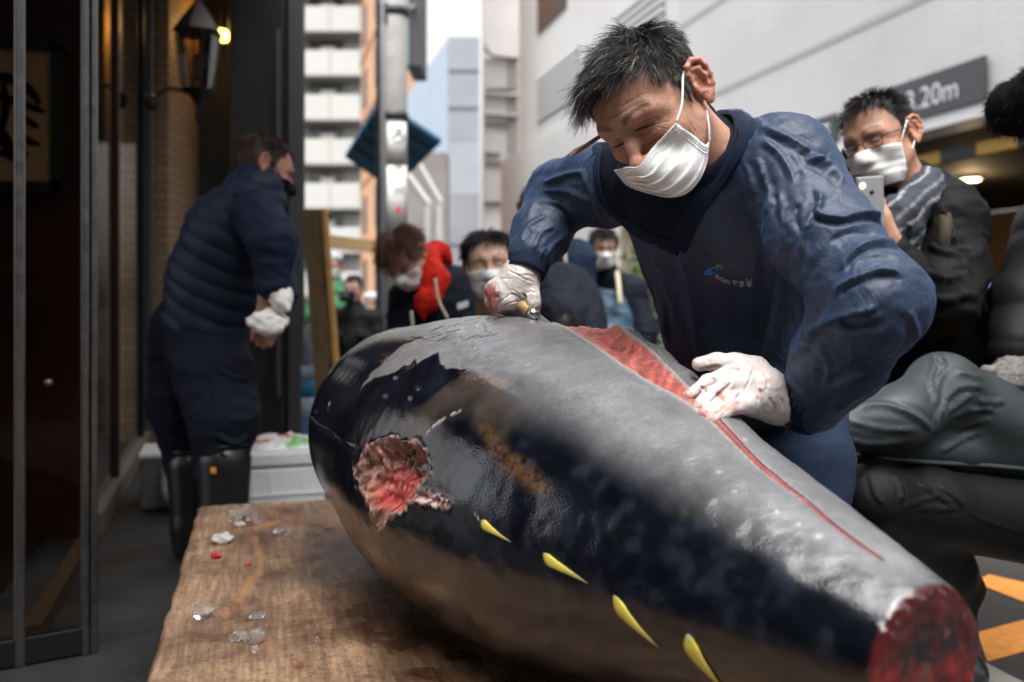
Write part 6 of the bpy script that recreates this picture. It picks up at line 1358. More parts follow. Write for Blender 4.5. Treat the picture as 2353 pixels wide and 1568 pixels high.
# --- dark-haired worker beside
p3_ = empty('person', P(1150, 700, 4.6) * np.array([1, 1, 0])); tag(p3_, 'worker with straight black hair and white mask peering past the fist', 'person')
H3 = Head(P(1124, 606, 3.45), -4, 4, 182, 1.04)
person_head(p3_, H3, (.55, .35, .26), (.010, .0085, .0085), 2800, .05, .0015, 51, hairf=lambda X: .016 + .042 * sstep(.02, .09, X[:, 2]) * sstep(.07, .0, X[:, 1]) + .012 * sstep(.03, .07, X[:, 1]), flow=lambda X, n: (X - np.array([0, -.03, .14])) * np.array([1.6, .7, 1.4]), lift=.26, curl=.12, grav=.14)
simple_mask(p3_, H3, white_mask)
garment(p3_, 'jacket', mat('black_jacket', (0.007, 0.0075, 0.011), .75), [('c', [P(1180, 1050, 3.75), P(1180, 860, 3.72), P(1165, 770, 3.66)], [.2, .2, .13]), ('c', [P(1090, 800, 3.66), P(1270, 790, 3.74)], [.09, .09]), ('c', [P(1150, 740, 3.58), P(1138, 700, 3.54)], [.08, .07])], .013, .06, .008, seed=15)
# --- bent back of another worker
p4_ = empty('person', P(1290, 700, 4.2) * np.array([1, 1, 0])); tag(p4_, 'worker in slate navy jacket bent low between the fist and the apron wearer', 'person')
H4 = Head(P(1300, 770, 3.95), -70, 0, 170, 1.0)
person_head(p4_, H4, (.45, .25, .18), (.012, .010, .010), 1600, .03, .0016, 61)
garment(p4_, 'jacket', mat('slate_navy', (0.015, 0.017, 0.028), .7, noise_s=30, noise_a=.2), [('c', [P(1295, 720, 4.3), P(1290, 690, 4.15), P(1290, 730, 4.0)], [.17, .155, .13]), ('c', [P(1330, 900, 4.5), P(1310, 720, 4.35)], [.17, .17]), ('c', [P(1340, 720, 4.1), P(1345, 800, 3.95)], [.10, .08])], .012, .06, .010, seed=17)
# --- standing worker half hidden behind the sleeve
p5_ = empty('person', P(1260, 700, 5.0) * np.array([1, 1, 0])); tag(p5_, 'standing worker mostly hidden behind the raised sleeve of the cutting man', 'person')
H5 = Head(P(1232, 478, 4.9), -15, 0, 200, 1.0)
person_head(p5_, H5, (.45, .25, .18), (.022, .015, .012), 2000, .02, .0016, 62)
garment(p5_, 'jacket', mat('blue_work_jacket', (.012, .025, .05), .7, noise_s=30, noise_a=.2), [('c', [P(1275, 900, 5.1), P(1270, 700, 5.05), P(1262, 590, 5.0)], [.19, .20, .15]), ('c', [P(1200, 610, 5.0), P(1320, 600, 5.05), P(1340, 700, 5.0)], [.10, .11, .08])], .013, .06, .010, seed=18)
MB().tube([P(1296, 575, 4.80), P(1305, 640, 4.82), P(1310, 690, 4.83)], .009, 8).build('strap', mat('cream_cord', (0.62, 0.55, 0.42), .8), p5_, True)
# --- worker in blue apron
p6_ = empty('person', P(1390, 700, 6.2) * np.array([1, 1, 0])); tag(p6_, 'worker with curly dark hair in blue apron with cream straps', 'person')
H6 = Head(P(1386, 570, 6.0), -10, 0, 184, 1.02)
person_head(p6_, H6, (.50, .29, .21), (.020, .016, .014), 2600, .035, .0018, 71, curl=.8)
simple_mask(p6_, H6, white_mask)
garment(p6_, 'jacket', navy, [('c', [P(1390, 1000, 6.3), P(1390, 760, 6.25), P(1388, 660, 6.2)], [.20, .21, .16]), ('c', [P(1325, 672, 6.2), P(1450, 672, 6.2)], [.105, .105]), ('c', [P(1450, 672, 6.2), P(1482, 760, 6.1), P(1470, 840, 6.0)], [.10, .085, .07]), ('c', [P(1325, 672, 6.2), P(1300, 780, 6.1), P(1310, 840, 6.0)], [.10, .085, .07]), ('c', [P(1388, 640, 6.1), P(1386, 612, 6.08)], [.09, .075])], .013, .06, .010, seed=19)
garment(p6_, 'apron', mat('blue_apron', (0.04, 0.095, 0.145), .5, noise_s=6, noise_a=.25), [('e', P(1390, 760, 6.06), (.19, .09, .30)), ('c', [P(1390, 800, 6.05), P(1390, 1000, 6.05)], [.17, .19])], .012, .05, .010, seed=20)
for x0, x1 in ((1345, 1352), (1425, 1418)): MB().tube([P(x0, 700, 5.86), P((x0 + x1) / 2, 660, 5.98), P(x1, 625, 6.05)], .016, 8).build('apron_strap', mat('cream_cord', (0.62, 0.55, 0.42), .8), p6_, True)

# --- far figures
def far_person(x, yh, d, label, jac, leg, hairc, hat=None, bag=None, yaw=190, mask=True, group=None):
    p = empty('person', P(x, 700, d) * np.array([1, 1, 0])); tag(p, label, 'person', group)
    H = Head(P(x, yh, d), -8, 0, yaw, 1.02); sc = d / FPX
    person_head(p, H, (.46, .27, .20), hairc, 900, .02, .003, int(x), h=.006)
    if mask: simple_mask(p, H, white_mask, straps=False)
    hz = H.c[2]; c = np.array([H.c[0], d + .03, 0])
    garment(p, 'coat', jac, [('c', [c + UPZ * (hz * .42), c + UPZ * (hz - .50), c + UPZ * (hz - .28)], [.18, .18, .14]), ('c', [c + np.array([-.17, 0, hz - .27]), c + np.array([.17, 0, hz - .27])], [.08, .08]), ('c', [c + np.array([.19, 0, hz - .28]), c + np.array([.25, -.08, hz - .56]), c + np.array([.10, -.26, hz - .42])], [.075, .06, .045]), ('c', [c + np.array([-.19, 0, hz - .28]), c + np.array([-.25, -.08, hz - .56]), c + np.array([-.10, -.26, hz - .42])], [.075, .06, .045]), ('c', [c + UPZ * (hz - .20), c + UPZ * (hz - .12)], [.075, .065])], .018, .06, .010, seed=int(x))
    garment(p, 'trousers', leg, [('c', [c + UPZ * (hz * .46), c + np.array([-.09, 0, .45]), c + np.array([-.10, 0, .08])], [.16, .09, .065]), ('c', [c + UPZ * (hz * .46), c + np.array([.09, 0, .45]), c + np.array([.10, 0, .08])], [.16, .09, .065])], .02, .05, 0)
    if hat: MB().lathe(H.w((0, -.012, .055)), [(.088, -.02), (.092, .03), (.085, .07), (.02, .085)], 20).build('cap', hat, p, True)
    return p, H, c, hz
dark_c = mat('black_coat', (0.006, 0.006, 0.007), .7); green_c = mat('green_jacket', (0.025, 0.17, 0.065), .6, noise_s=8, noise_a=.2); white_c = mat('white_coat', (0.62, 0.6, 0.6), .8)
far_person(767, 612, 9.5, 'person in green jacket and pale cap beside the leaning plank', green_c, green_c, (.02, .015, .012), mat('pale_cap', (0.5, 0.5, 0.55), .8), yaw=170)
pp, Hp, cp_, hzp = far_person(812, 664, 8.4, 'photographer in black holding a camera up behind the tuna', dark_c, dark_c, (.012, .01, .01), yaw=170, mask=False)
camb = MB().box(Hp.w((0, .17, -.05)), (.07, 0, 0), (0, .035, 0), (0, 0, .05), .01); o = camb.build('camera_body', mat('camera_black', (0.0075, 0.0075, 0.0075), .4)); tag(o, 'black camera held to the face of the photographer behind the tuna', 'camera')
l_ = MB().lathe(Hp.w((0, .17, -.05)), [(.035, -.03), (.036, .09), (.030, .10)], 16, Hp.R[:, 1]).build('lens', mat('camera_black', (0.0075, 0.0075, 0.0075), .4), o, True)
far_person(853, 700, 10.5, 'person in white coat and white cap beside the utility pole', white_c, white_c, (.02, .015, .012), mat('white_cap', (0.7, 0.7, 0.72), .8), yaw=150)

# --- man with glasses and phone
p7_ = empty('person', P(2120, 700, 2.65) * np.array([1, 1, 0])); tag(p7_, 'man with glasses, striped scarf and black coat filming with a phone', 'person')
H7 = Head(P(2022, 322, 2.48), -14, 12, 128, 1.04)
hw = P(2040, 545, 2.30); 
person_head(p7_, H7, (.45, .235, .155), (.014, .012, .011), 2600, .03, .0010, 81, h=.0032, hairf=lambda X: .007 + .020 * sstep(.03, .09, X[:, 2]) + .014 * sstep(.02, .06, X[:, 1]) * sstep(.06, .09, X[:, 2]), lift=1.0, curl=.5, grav=.02, extra=[([('c', [P(2075, 620, 2.32), hw], [.038, .028])] + hand_prims(hw, None, P(2005, 480, 2.30) - hw, (-1, -.2, -.2), curl=.5), .010)])
simple_mask(p7_, H7, white_mask)
eyeglasses(p7_, H7, mat('dark_frame', (0.01, 0.0075, 0.007), .3))
coat = mat('charcoal_coat', (0.0043, 0.004, 0.0043), .7, noise_s=30, noise_a=.25, bump=.2, bump_s=200)
garment(p7_, 'coat', coat, [('c', [P(2105, 1000, 2.7), P(2105, 760, 2.65), P(2095, 600, 2.62), P(2080, 510, 2.62)], [.19, .19, .18, .15]), ('c', [P(2025, 500, 2.68), P(2165, 505, 2.52)], [.09, .108]), ('c', [P(2165, 520, 2.52), P(2178, 630, 2.45), P(2165, 695, 2.38), P(2085, 640, 2.32), P(2052, 575, 2.31)], [.105, .094, .080, .054, .040]), ('c', [P(2080, 450, 2.56), P(2065, 430, 2.54)], [.10, .09])], .010, .05, .009, (11, 11, 20), 23, strokes=[([(2160, 470), (2200, 560), (2230, 640)], 9, .010), ([(2120, 620), (2170, 640), (2230, 630)], 9, .010), ([(2100, 660), (2170, 690), (2240, 670)], 10, .010), ([(2130, 560), (2180, 580), (2240, 570)], 9, .008)])
scf = bpy.data.materials.new('striped_scarf'); scf.use_nodes = True; _nt = scf.node_tree; _w = nd(_nt, 'ShaderNodeAttribute', attribute_name='col'); _nt.links.new(_w.outputs['Color'], _nt.nodes['Principled BSDF'].inputs['Base Color']); _nt.nodes['Principled BSDF'].inputs['Roughness'].default_value = .8
def scarf_col(V):
    ax = P(2110, 440, 2.4) - P(2010, 520, 2.4); ax /= np.linalg.norm(ax); nrm = np.array([-ax[2], 0, ax[0]]); t = (V @ nrm) / .011 + 1.2 * noise(V * 14, 3)
    s = np.mod(t, 6); return {'col': np.where((s < .55)[:, None], (.26, .25, .27), np.where((np.abs(s - 3) < .35)[:, None], (.16, .16, .18), (.022, .028, .042)))}
garment(p7_, 'scarf', scf, [('c', [P(2105, 400, 2.55), P(2128, 425, 2.47), P(2110, 460, 2.40), P(2065, 490, 2.36), P(2040, 540, 2.34)], [.034, .044, .046, .044, .035]), ('c', [P(2120, 440, 2.44), P(2085, 520, 2.38), P(2075, 580, 2.38)], [.035, .040, .035]), ('c', [P(2100, 405, 2.58), P(2010, 440, 2.55), P(1985, 470, 2.45)], [.04, .045, .04])], .006, .02, .007, (22, 22, 22), 25, attrs=scarf_col)
MB().tube([P(2165, 440, 2.49), P(2172, 520, 2.40), P(2165, 600, 2.39)], .02, 8).build('backpack_strap', mat('olive_strap', (0.05, 0.0425, 0.03), .7), p7_, True)
ph = empty('phone', P(1998, 478, 2.24)); tag(ph, 'silver phone with lit flash held up by the man with glasses', 'phone')
pc = P(2000, 478, 2.245); pu, pv_ = np.array([.0375, .012, .004]), np.array([.006, .01, -.076]); pn = np.cross(pu, pv_); pn /= np.linalg.norm(pn)
MB().box(pc, pu, pn * .004, pv_, .003).build('case', mat('silver_phone', (0.5, 0.5, 0.52), .3, metal=.7), ph)
MB().lathe(pc - pu * .62 - pv_ * .72 + (pn if pn[1] < 0 else -pn) * .0045, [(.007, 0), (.006, .002), (.001, .0022)], 14, pn if pn[1] < 0 else -pn).build('flash', mat('flash_glow', (1, 0.9, 0.5), .4, emit=(1, .82, .3), estr=4), ph, True)
MB().lathe(pc + pu * .05 - pv_ * .5 + (pn if pn[1] < 0 else -pn) * .0045, [(.006, 0), (.0055, .0015), (.001, .0018)], 14, pn if pn[1] < 0 else -pn).build('lens', mat('camera_black', (0.0075, 0.0075, 0.0075), .4), ph, True)
ph2 = MB().box(P(1958, 462, 2.42), (.032, .01, 0), (-.002, .005, 0), (.004, 0, -.07), .004).build('phone', mat('black_phone', (0.006, 0.006, 0.0065), .25)); tag(ph2, 'black phone held just behind the silver one', 'phone')

# --- crouching person in grey jacket
p8_ = empty('person', P(2250, 700, 2.2) * np.array([1, 1, 0])); tag(p8_, 'crouching person in grey-green rain jacket and black jeans behind the tuna tail', 'person')
H8 = Head(P(2560, 760, 2.15), -25, 0, 100, 1.0)
person_head(p8_, H8, (.42, .23, .16), (.012, .010, .010), 900, .02, .002, 91, h=.006)
gj = mat('grey_green_shell', (.023, .029, .032), .5, noise_s=20, noise_a=.12, bump=.15, bump_s=200, spec=.35)
k4 = lambda *a: [((3700 + .4147 * x) / 1.7408, (1050 + .4147 * y) / 1.7408) for x, y in a]
garment(p8_, 'jacket', gj, [('c', [P(2168, 895, 2.05), P(2255, 955, 2.1), P(2420, 1045, 2.17)], [.080, .088, .112]), ('c', [P(2010, 1010, 1.95), P(2190, 1030, 2.06), P(2420, 1060, 2.17)], [.046, .055, .075]), ('c', [P(2165, 895, 2.04), P(2070, 960, 1.94), P(1950, 985, 1.88)], [.074, .066, .048]), ('c', [P(2420, 1045, 2.17), P(2540, 900, 2.2)], [.11, .12])], .0065, .03, .0012, (8, 8, 11), 27, strokes=[
  (k4((60, 860), (90, 960), (60, 1100), (70, 1300)), 7, .006), (k4((130, 910), (190, 990), (110, 1100)), 8, -.005), (k4((600, 1230), (420, 1200), (260, 1260), (170, 1400), (120, 1500)), 9, .007, -1), (k4((460, 1260), (330, 1360), (220, 1440)), 8, .006), (k4((780, 1340), (640, 1350), (500, 1340)), 8, .006), (k4((680, 1420), (540, 1420), (410, 1430)), 8, .005), (k4((640, 1440), (430, 1500), (250, 1560)), 10, -.006), (k4((560, 1130), (420, 1080), (300, 1060)), 9, .005), (k4((200, 1000), (120, 1180), (100, 1400)), 8, .005),
  ([(1960, 940), (2030, 930), (2110, 960), (2150, 1000)], 9, .006), ([(1945, 965), (2020, 985), (2110, 990)], 8, .005), ([(1940, 1010), (2000, 1020), (2080, 1015)], 8, .005), ([(2150, 1000), (2155, 960), (2175, 920)], 7, .006), ([(2160, 1040), (2210, 1010), (2260, 990)], 8, .006)])
hem = curve2([(1935, 1052), (2040, 1062), (2150, 1072), (2260, 1078), (2420, 1092)], 30); hp = march(lambda p: np.minimum(cone(p, P(2010, 1010, 1.95), P(2190, 1030, 2.06), .046, .055), cone(p, P(2190, 1030, 2.06), P(2420, 1060, 2.17), .055, .075)), hem[:, 0], hem[:, 1] - 8, 1.2, 2.2, .003)
MB().tube(hp, .006, 8).build('hem', gj, p8_, True)
bj = mat('black_denim', (.003, .003, .0034), .5, noise_s=120, noise_a=.35, bump=.4, bump_s=500, spec=.16)
garment(p8_, 'jeans', bj, [('c', [P(2005, 1148, 1.90), P(2130, 1165, 1.97), P(2430, 1210, 2.12)], [.070, .082, .100]), ('c', [P(2005, 1150, 1.90), P(2060, 1230, 1.98), P(2180, 1310, 2.1), P(2215, 1350, 2.16)], [.070, .064, .056, .045]), ('c', [P(2215, 1350, 2.16), P(2218, 1420, 2.2) * np.array([1, 1, 0]) + UPZ * .08], [.030, .026])], .0065, .03, .0012, (12, 12, 16), 29, strokes=[([(2050, 1090), (2070, 1120), (2072, 1165)], 5, .006), ([(2072, 1168), (2120, 1150), (2160, 1140)], 5, .005), ([(2110, 1110), (2140, 1130), (2190, 1160)], 6, .006), ([(2160, 1115), (2190, 1140), (2220, 1170)], 6, .005), ([(2215, 1172), (2270, 1200), (2353, 1225)], 4, .004), ([(2090, 1165), (2160, 1170), (2215, 1165)], 5, .005), ([(2020, 1208), (2050, 1185), (2070, 1170)], 3, .003), ([(2000, 1090), (2010, 1130), (2030, 1160)], 7, .004)])
ft = P(2215, 1420, 2.2) * np.array([1, 1, 0]); garment(p8_, 'shoe', rubber, [('c', [ft + UPZ * .06, ft + np.array([-.14, -.05, .045])], [.055, .045])], .010, .03, 0)

# --- sleeves at the edge of the picture
p9_ = empty('person', P(2480, 700, 2.5) * np.array([1, 1, 0])); tag(p9_, 'person at the frame edge in black puffer coat with grey knit gloves', 'person')
H9 = Head(P(2560, 330, 2.5), -10, 0, 120, 1.0); person_head(p9_, H9, (.45, .25, .18), (.012, .010, .010), 700, .02, .002, 92, h=.006)
garment(p9_, 'coat', mat('black_puffer', (.006, .006, .0065), .6, spec=.15), [('c', [P(2500, 900, 2.55), P(2500, 560, 2.5)], [.2, .19]), ('c', [P(2420, 560, 2.45), P(2365, 690, 2.4), P(2338, 800, 2.32)], [.10, .085, .070])], .008, .05, .0, post=lambda V, N: V + N * (.006 * np.abs(np.sin(V[:, 2] * math.pi / .095 + .6 * noise(V * 7, 3))) - .003 + .003 * noise(V * 18, 5))[:, None])
knit = mat('grey_knit', (0.17, 0.16, 0.15), .9, noise_s=90, noise_a=.5, bump=.9, bump_s=140)
kw = P(2338, 815, 2.31); garment(p9_, 'glove', knit, [('c', [P(2340, 795, 2.32), kw, P(2325, 870, 2.28)], [.052, .050, .045])] + hand_prims(P(2330, 840, 2.28), None, (-.5, -.1, -.8), (-.8, 0, .3), curl=.8), .005, .012, .003, (40, 40, 60))
p10 = empty('person', P(2300, 700, 3.0) * np.array([1, 1, 0])); tag(p10, 'person in plain blue sweater half hidden behind the phone holder', 'person')
H10 = Head(P(2150, 505, 3.2), -25, 0, 180, 1.0); person_head(p10, H10, (.50, .28, .20), (.012, .010, .010), 700, .02, .002, 93, h=.006)
hb_ = P(2268, 800, 2.98)
garment(p10, 'sweater', mat('blue_wool', (0.045, 0.085, 0.2), .85, noise_s=80, noise_a=.2), [('c', [P(2215, 640, 3.12), P(2258, 700, 3.0), P(2262, 790, 2.98)], [.06, .056, .048]), ('c', [P(2170, 1000, 3.25), P(2170, 720, 3.22)], [.15, .14])], .010, .04, .006)
V_, Q_ = mesh_sdf(lambda p: ev(p, [('c', [P(2262, 770, 2.98), hb_], [.03, .026])] + hand_prims(hb_, None, (.10, -.1, -.9), (.8, 0, .1), curl=.6), .01), hb_ - .2, hb_ + .2, .006)
mesh_from('hand', V_, Q_, mat('plain_skin', (.50, .28, .20), .5), p10, True)
# ------------------------------------------------------------------ small things
# furry microphone hanging into the corner
mic = empty('boom_microphone', P(2400, 150, 1.15)); tag(mic, 'black furry boom microphone poking into the top corner', 'microphone')
ma, mb_ = P(2335, 248, 1.15), P(2520, 210, 1.1)
V_, Q_ = mesh_sdf(lambda p: cone(p, ma, mb_, .036, .095), np.minimum(ma, mb_) - .12, np.maximum(ma, mb_) + .12, .008)
mesh_from('core', V_, Q_, mat('black_foam', (0.003, 0.003, 0.0035), .95), mic, True)
N_ = vnormals(V_, Q_); g_ = np.random.default_rng(3); ii = g_.integers(0, len(V_), 5000); d_ = N_[ii] + g_.normal(0, .5, (5000, 3)); d_ /= np.linalg.norm(d_, axis=1)[:, None]
sd = np.cross(d_, g_.normal(0, 1, (5000, 3))); sd /= np.linalg.norm(sd, axis=1)[:, None]; base = V_[ii]; ln_ = g_.uniform(.005, .011, (5000, 1))
W = np.stack([base - sd * .0006, base + sd * .0006, base + d_ * ln_ + np.array([0, 0, -.004])], 1).reshape(-1, 3)
mesh_from('fur', W, np.arange(15000).reshape(-1, 3), mat('black_fur', (0.003, 0.003, 0.0035), .8), mic, False)
MB().tube([mb_, mb_ + (mb_ - ma) * 1.5 + np.array([.3, 0, .1])], .012, 10).build('boom', mat('black_pole', (0.005, 0.005, 0.005), .4), mic, True)
# leaning plank
pk = empty('leaning_plank', P(740, 700, 5.0) * np.array([1, 1, 0])); tag(pk, 'tall weathered wooden plank leaning against the black column', 'plank')
a, b = P(732, 700 + .95 * FPX / 5.0 - 3, 5.0), P(718, 482, 5.25); d = (b - a) / 2
a2 = P(790, 1090, 5.0); a2[2] = .004
base_c = P(763, 1090, 5.0); base_c[2] = .0; top_c = P(717, 482, 5.2)
dv = (top_c - base_c) / 2; ux = np.array([.055, .0, 0]) + dv * 0; nx = np.cross(ux, dv); nx /= np.linalg.norm(nx)
plk = mat('old_plank', (0.13, 0.085, 0.045), .75, noise_s=9, noise_a=.45, stretch=(6, 6, 1)); plk2 = mat('plank_edge', (0.46, 0.26, 0.085), .7, noise_s=9, noise_a=.3, stretch=(6, 6, 1))
MB().box((base_c + top_c) / 2, ux, dv, nx * .02, .004).build('face_board', plk, pk)
MB().box((base_c + top_c) / 2 + np.array([.072, -.004, 0]), np.array([.014, 0, 0]), dv, nx * .028, .003).build('edge_strip', plk2, pk)
# barrier post with wooden bar
br = empty('rope_barrier', P(747, 700, 6.0) * np.array([1, 1, 0])); tag(br, 'black post with a tan rail beside the leaning plank', 'barrier')
q = P(748, 505, 6.0); MB().tube([q * np.array([1, 1, 0]), q], .022, 10).build('post', iron, br, True); MB().lathe(q, [(.03, 0), (.045, .02), (.03, .05), (.005, .06)], 12).build('cap', iron, br, True)
MB().bar(P(750, 555, 6.0), P(872, 568, 7.0), .05, .085).build('rail', mat('tan_wood', (0.52, 0.36, 0.18), .7), br)
# water bottles
bot_m = glass_mat('clear_plastic', (0.75, 0.88, 0.97)); lab_m = mat('blue_label', (0.02, 0.24, 0.5), .4); cap_m = mat('bottle_cap', (0.75, 0.75, 0.78), .4)
for i, (x, d, lb) in enumerate(((712, 5.6, 'clear water bottle with blue label standing before the black column'), (722, 6.1, 'second water bottle just behind the first, by the leaning plank'))):
    o = empty('water_bottle', P(x, 700, d) * np.array([1, 1, 0])); tag(o, lb, 'bottle', 'water bottles by the column')
    c = P(x, 700, d) * np.array([1, 1, 0]); z0 = 0.0
    cr = .0
    MB().lathe(c, [(.044, .004), (.047, .02), (.047, .30), (.045, .36), (.03, .44), (.014, .48), (.014, .50)], 18).build('bottle', mat('bottle_water', (0.3, 0.48, 0.66), .12, spec=.6), o, True)
    MB().lathe(c + UPZ * .14, [(.0485, 0), (.0485, .12)], 18).build('label', lab_m, o, True); MB().lathe(c + UPZ * .50, [(.017, 0), (.017, .025)], 12).build('cap', cap_m, o, True)
st_ = MB(); 
# stack of crates that carries bottles: blue drink case
cs = empty('drink_case', P(712, 700, 6.0) * np.array([1, 1, 0])); tag(cs, 'tall stack of blue and white drink bottles wrapped beside the plank', 'drink case')
c = P(711, 700, 5.2) * np.array([1, 1, 0])
for k, (z0, z1, m) in enumerate(((.0, .30, mat('blue_wrap', (0.05, 0.14, 0.33), .3)), (.30, .42, mat('pale_wrap', (0.45, 0.55, 0.68), .2)), (.42, .52, lab_m), (.52, .60, mat('pale_wrap', (0.45, 0.55, 0.68), .2)), (.60, .84, mat('clear_wrap', (0.4, 0.47, 0.58), .15)))):
    MB().lathe(c, [(.045 - .018 * (k == 4), z0 + .002), (.047 - .018 * (k == 4), z0 + .01), (.047 - .026 * (k == 4), z1)], 18).build('bottle_section', m, cs, True)
# styrofoam boxes
foam = mat('white_styrofoam', (0.74, 0.75, 0.77), .75, noise_s=60, noise_a=.05, bump=.3, bump_s=180)
fb = empty('styrofoam_box', P(655, 700, 3.75) * np.array([1, 1, 0])); tag(fb, 'white styrofoam fish box with lid standing beyond the table', 'box')
a, b = P(572, 1068, 3.65), P(748, 1050, 3.75); a[2] = b[2] = 0; ux = (b - a) / 2; uy = np.array([-ux[1], ux[0], 0]); uy = uy / np.linalg.norm(uy) * .19
zt = .95 - 378 * 3.65 / FPX
MB().box((a + b) / 2 + uy + UPZ * (zt * .5), ux, uy, UPZ * (zt * .5 - .002), .012).build('tub', foam, fb)
MB().box((a + b) / 2 + uy + UPZ * (zt + .032), ux * 1.03, uy * 1.04, UPZ * .03, .012).build('lid', foam, fb)
for t in (-.45, .35): MB().box((a + b) / 2 + ux * t - uy * .012 + UPZ * (zt * .45), ux * .012, uy * .012, UPZ * zt * .42).build('rib', foam, fb)
MB().box((a + b) / 2 - uy * .02 + UPZ * (zt * .62), ux * .98, uy * .012, UPZ * .006).build('rib', foam, fb)
bag = empty('plastic_bag', (a + b) / 2 + uy + UPZ * (zt + .062)); tag(bag, 'crumpled printed plastic bag with red, green and orange on the styrofoam lid', 'bag')
nu = nv = 40; G = np.stack(np.meshgrid(np.linspace(-1, 1, nu), np.linspace(-1, 1, nv)), -1).reshape(-1, 2); bc = (a + b) / 2 + uy + UPZ * (zt + .064)
hgt = .028 * (1 - np.abs(G[:, 0]) ** 3) * (1 - np.abs(G[:, 1]) ** 3) + .014 * np.abs(fbm(np.c_[G * 3.5, G[:, 0] * 0], 3, 5)) * (1 - np.abs(G).max(1) ** 4)
V = bc + G[:, :1] * ux * .9 + G[:, 1:] * uy * .9 + UPZ * (hgt + .001)[:, None]
C = np.tile(np.array([.72, .73, .72]), (len(V), 1))
for gx, gy, r, col in ((-.55, -.3, .25, (.60, .22, .03)), (.1, .1, .28, (.62, .05, .06)), (.5, -.5, .30, (.12, .42, .10)), (-.85, .1, .15, (.6, .1, .08)), (.2, -.75, .2, (.15, .45, .12))):
    k = sstep(1.2, .7, np.hypot(G[:, 0] - gx, G[:, 1] - gy) / r + .3 * fbm(np.c_[G * 5, G[:, 0] * 0], 2, 3)); C = mixc(C, col, k)
mesh_from('film', V, grid_faces(nu, nv)[:, ::-1], mat('printed_film', (0.7, 0.7, 0.7), .25, attr='col'), bag, True, {'col': C})
# grey tub with white bag
tb = empty('grey_crate', P(385, 700, 4.3) * np.array([1, 1, 0])); tag(tb, 'grey plastic crate lined with a white bag behind the boots', 'crate')
c = P(380, 700, 4.35) * np.array([1, 1, 0]); zt2 = .95 - 345 * 4.3 / FPX
MB().box(c + UPZ * zt2 / 2, (.10, .02, 0), (-.05, .16, 0), UPZ * (zt2 / 2 - .004), .012).build('tub', mat('grey_plastic', (0.13, 0.12, 0.11), .5), tb)
MB().box(c + UPZ * (zt2 + .01), (.108, .02, 0), (-.054, .17, 0), UPZ * .012, .006).build('rim', mat('white_plastic', (0.55, 0.54, 0.52), .5), tb)
garment(tb, 'bag', mat('white_film', (0.6, 0.59, 0.57), .3), [('c', [c + np.array([.09, -.13, zt2]), c + np.array([.12, -.16, .10])], [.045, .075])], .008, .03, .012, (30, 30, 12), 4)
# green shrub
sh = empty('green_shrub', P(1490, 700, 7) * np.array([1, 1, 0])); tag(sh, 'leafy green shrub behind the cutting man', 'shrub')
sc_ = P(1480, 720, 7.0); MB().tube([sc_ * np.array([1, 1, 0]), sc_], [.03, .015], 8).build('trunk', mat('bark', (0.04, 0.0275, 0.0175), .9), sh)
g_ = np.random.default_rng(9); n = 1500; c = sc_ + g_.normal(0, 1, (n, 3)) * np.array([.13, .16, .30]); d1 = g_.normal(0, 1, (n, 3)); d1 /= np.linalg.norm(d1, axis=1)[:, None]; d2 = np.cross(d1, g_.normal(0, 1, (n, 3))); d2 /= np.linalg.norm(d2, axis=1)[:, None]
V = np.stack([c - d1 * .03, c + d2 * .012, c + d1 * .035, c - d2 * .012], 1).reshape(-1, 3); mesh_from('crown', V, np.arange(4 * n).reshape(-1, 4), mat('leaf_green', (0.075, 0.115, 0.035), .5, noise_s=9, noise_a=.5), sh, False)

# ice and scraps on the table
ice_m = bpy.data.materials.new('ice'); ice_m.use_nodes = True; b = ice_m.node_tree.nodes['Principled BSDF']; b.inputs['Base Color'].default_value = (.93, .95, .96, 1); b.inputs['Roughness'].default_value = .10; b.inputs['Transmission Weight'].default_value = .93; b.inputs['IOR'].default_value = 1.31
_n = nd(ice_m.node_tree, 'ShaderNodeTexNoise', Scale=90.0); _tc = nd(ice_m.node_tree, 'ShaderNodeTexCoord'); _bp = nd(ice_m.node_tree, 'ShaderNodeBump', Strength=.4, Distance=.002); ice_m.node_tree.links.new(_tc.outputs['Object'], _n.inputs['Vector']); ice_m.node_tree.links.new(_n.outputs[0], _bp.inputs['Height']); ice_m.node_tree.links.new(_bp.outputs[0], b.inputs['Normal'])
def tpt(x, y): d = (CH - TZ) * FPX / (y - HZ); q = P(x, y, d); q[2] = TZ + .002; return q, d / FPX
bm = bmesh.new(); bmesh.ops.create_icosphere(bm, subdivisions=3, radius=1.0); IV = np.array([v.co[:] for v in bm.verts]); IF = [[v.index for v in f.verts] for f in bm.faces]; bm.free()
def lump(x, y, wpx, hpx, seed, m, name, label, cat, group, rough=.35, flat=False):
    q, k = tpt(x, y); V = IV * (1 + rough * fbm(IV * 1.3, 2, seed))[:, None]; V = np.clip(V, -.98, .92)
    V = V * np.array([wpx * k / 2, wpx * k / 2 * .8, hpx * k / 2]); V[:, 2] += hpx * k / 2 * .66
    o = mesh_from(name, V + q, IF, m, None, not flat); tag(o, label, cat, group); return o
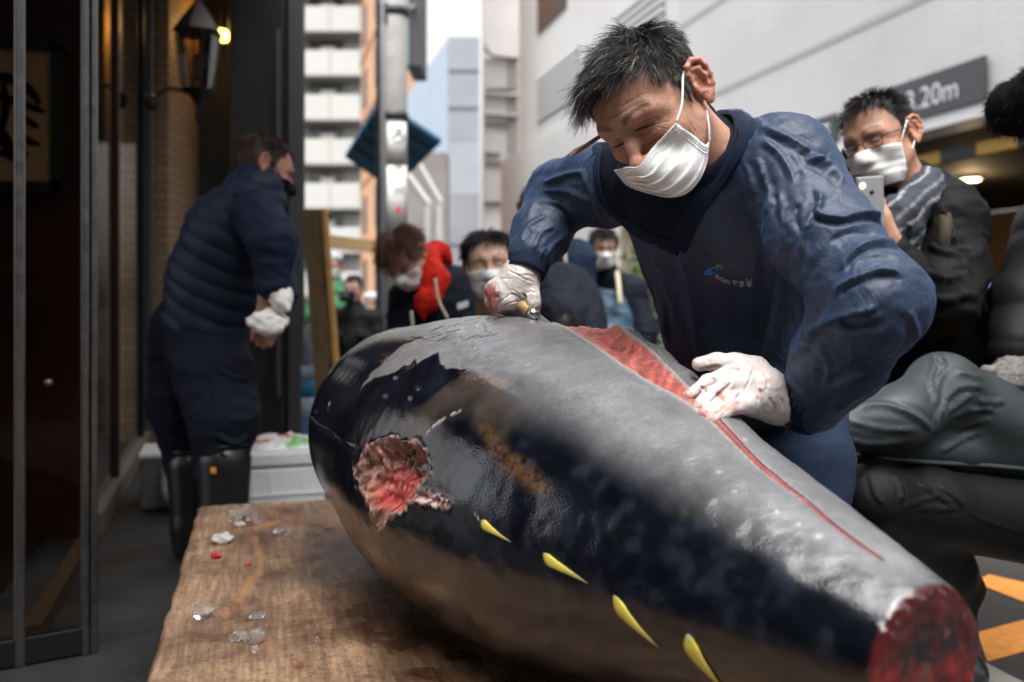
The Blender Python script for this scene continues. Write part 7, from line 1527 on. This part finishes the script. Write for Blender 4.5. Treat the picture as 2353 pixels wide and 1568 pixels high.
ice = [(512, 1240, 48, 26, 'wedge-shaped opaque white ice lump near the table corner'), (536, 1190, 26, 36, 'tall clear ice chip, first of the cluster at the far table edge'), (555, 1182, 34, 34, 'large clear ice lump in the middle of the cluster at the far table edge'), (578, 1186, 30, 28, 'rounded clear ice lump at the tuna side of the far cluster'), (566, 1170, 24, 22, 'small ice lump at the back of the far cluster'), (592, 1200, 18, 16, 'thumb-sized ice bit hanging off the far cluster'), (553, 1207, 22, 11, 'flat white ice sliver in front of the far cluster'), (660, 1228, 14, 17, 'single small clear ice bead close to the tuna'), (465, 1408, 48, 34, 'big glossy ice cube near the side edge of the table'), (487, 1400, 14, 12, 'tiny white ice bit touching the big glossy cube'), (590, 1418, 40, 20, 'flattish clear ice piece above the front ice row'), (541, 1468, 30, 34, 'first ice lump of the front row, nearest the table side'), (562, 1466, 30, 30, 'middle ice lump of the front row, bright white inside'), (588, 1464, 44, 40, 'largest ice lump of the front row, nearest the tuna'), (585, 1495, 20, 16, 'small ice bit just in front of the front row'), (728, 1471, 12, 12, 'lone ice speck at the edge of the tuna shadow'), (520, 1240, 16, 10, 'low ice chip beside the wedge-shaped lump'), (640, 1222, 30, 8, 'thin melted ice film between far cluster and tuna')]
ice_w = bpy.data.materials.new('white_ice'); ice_w.use_nodes = True; b2 = ice_w.node_tree.nodes['Principled BSDF']; b2.inputs['Base Color'].default_value = (.72, .70, .67, 1); b2.inputs['Roughness'].default_value = .25; b2.inputs['Transmission Weight'].default_value = .45; b2.inputs['IOR'].default_value = 1.31
for i, (x, y, w_, h_, lb) in enumerate(ice): lump(x, y + h_ * .3, w_, h_, 100 + i, ice_w if i in (0, 6) else ice_m, 'ice_lump', lb, 'ice', 'ice lumps on the table', .45, flat=(i in (0, 1)))
flesh = mat('raw_scrap', (0.42, 0.03, 0.025), .25, noise_s=90, noise_a=.4)
for i, (x, y, w_, h_, lb) in enumerate(((497, 1282, 24, 12, 'bright red scrap of fish flesh near the table edge'), (571, 1300, 11, 7, 'smaller dark red flesh scrap toward the middle of the table'))): lump(x, y, w_, h_, 200 + i, flesh, 'flesh_scrap', lb, 'scrap', 'red flesh scraps on the table', .6)
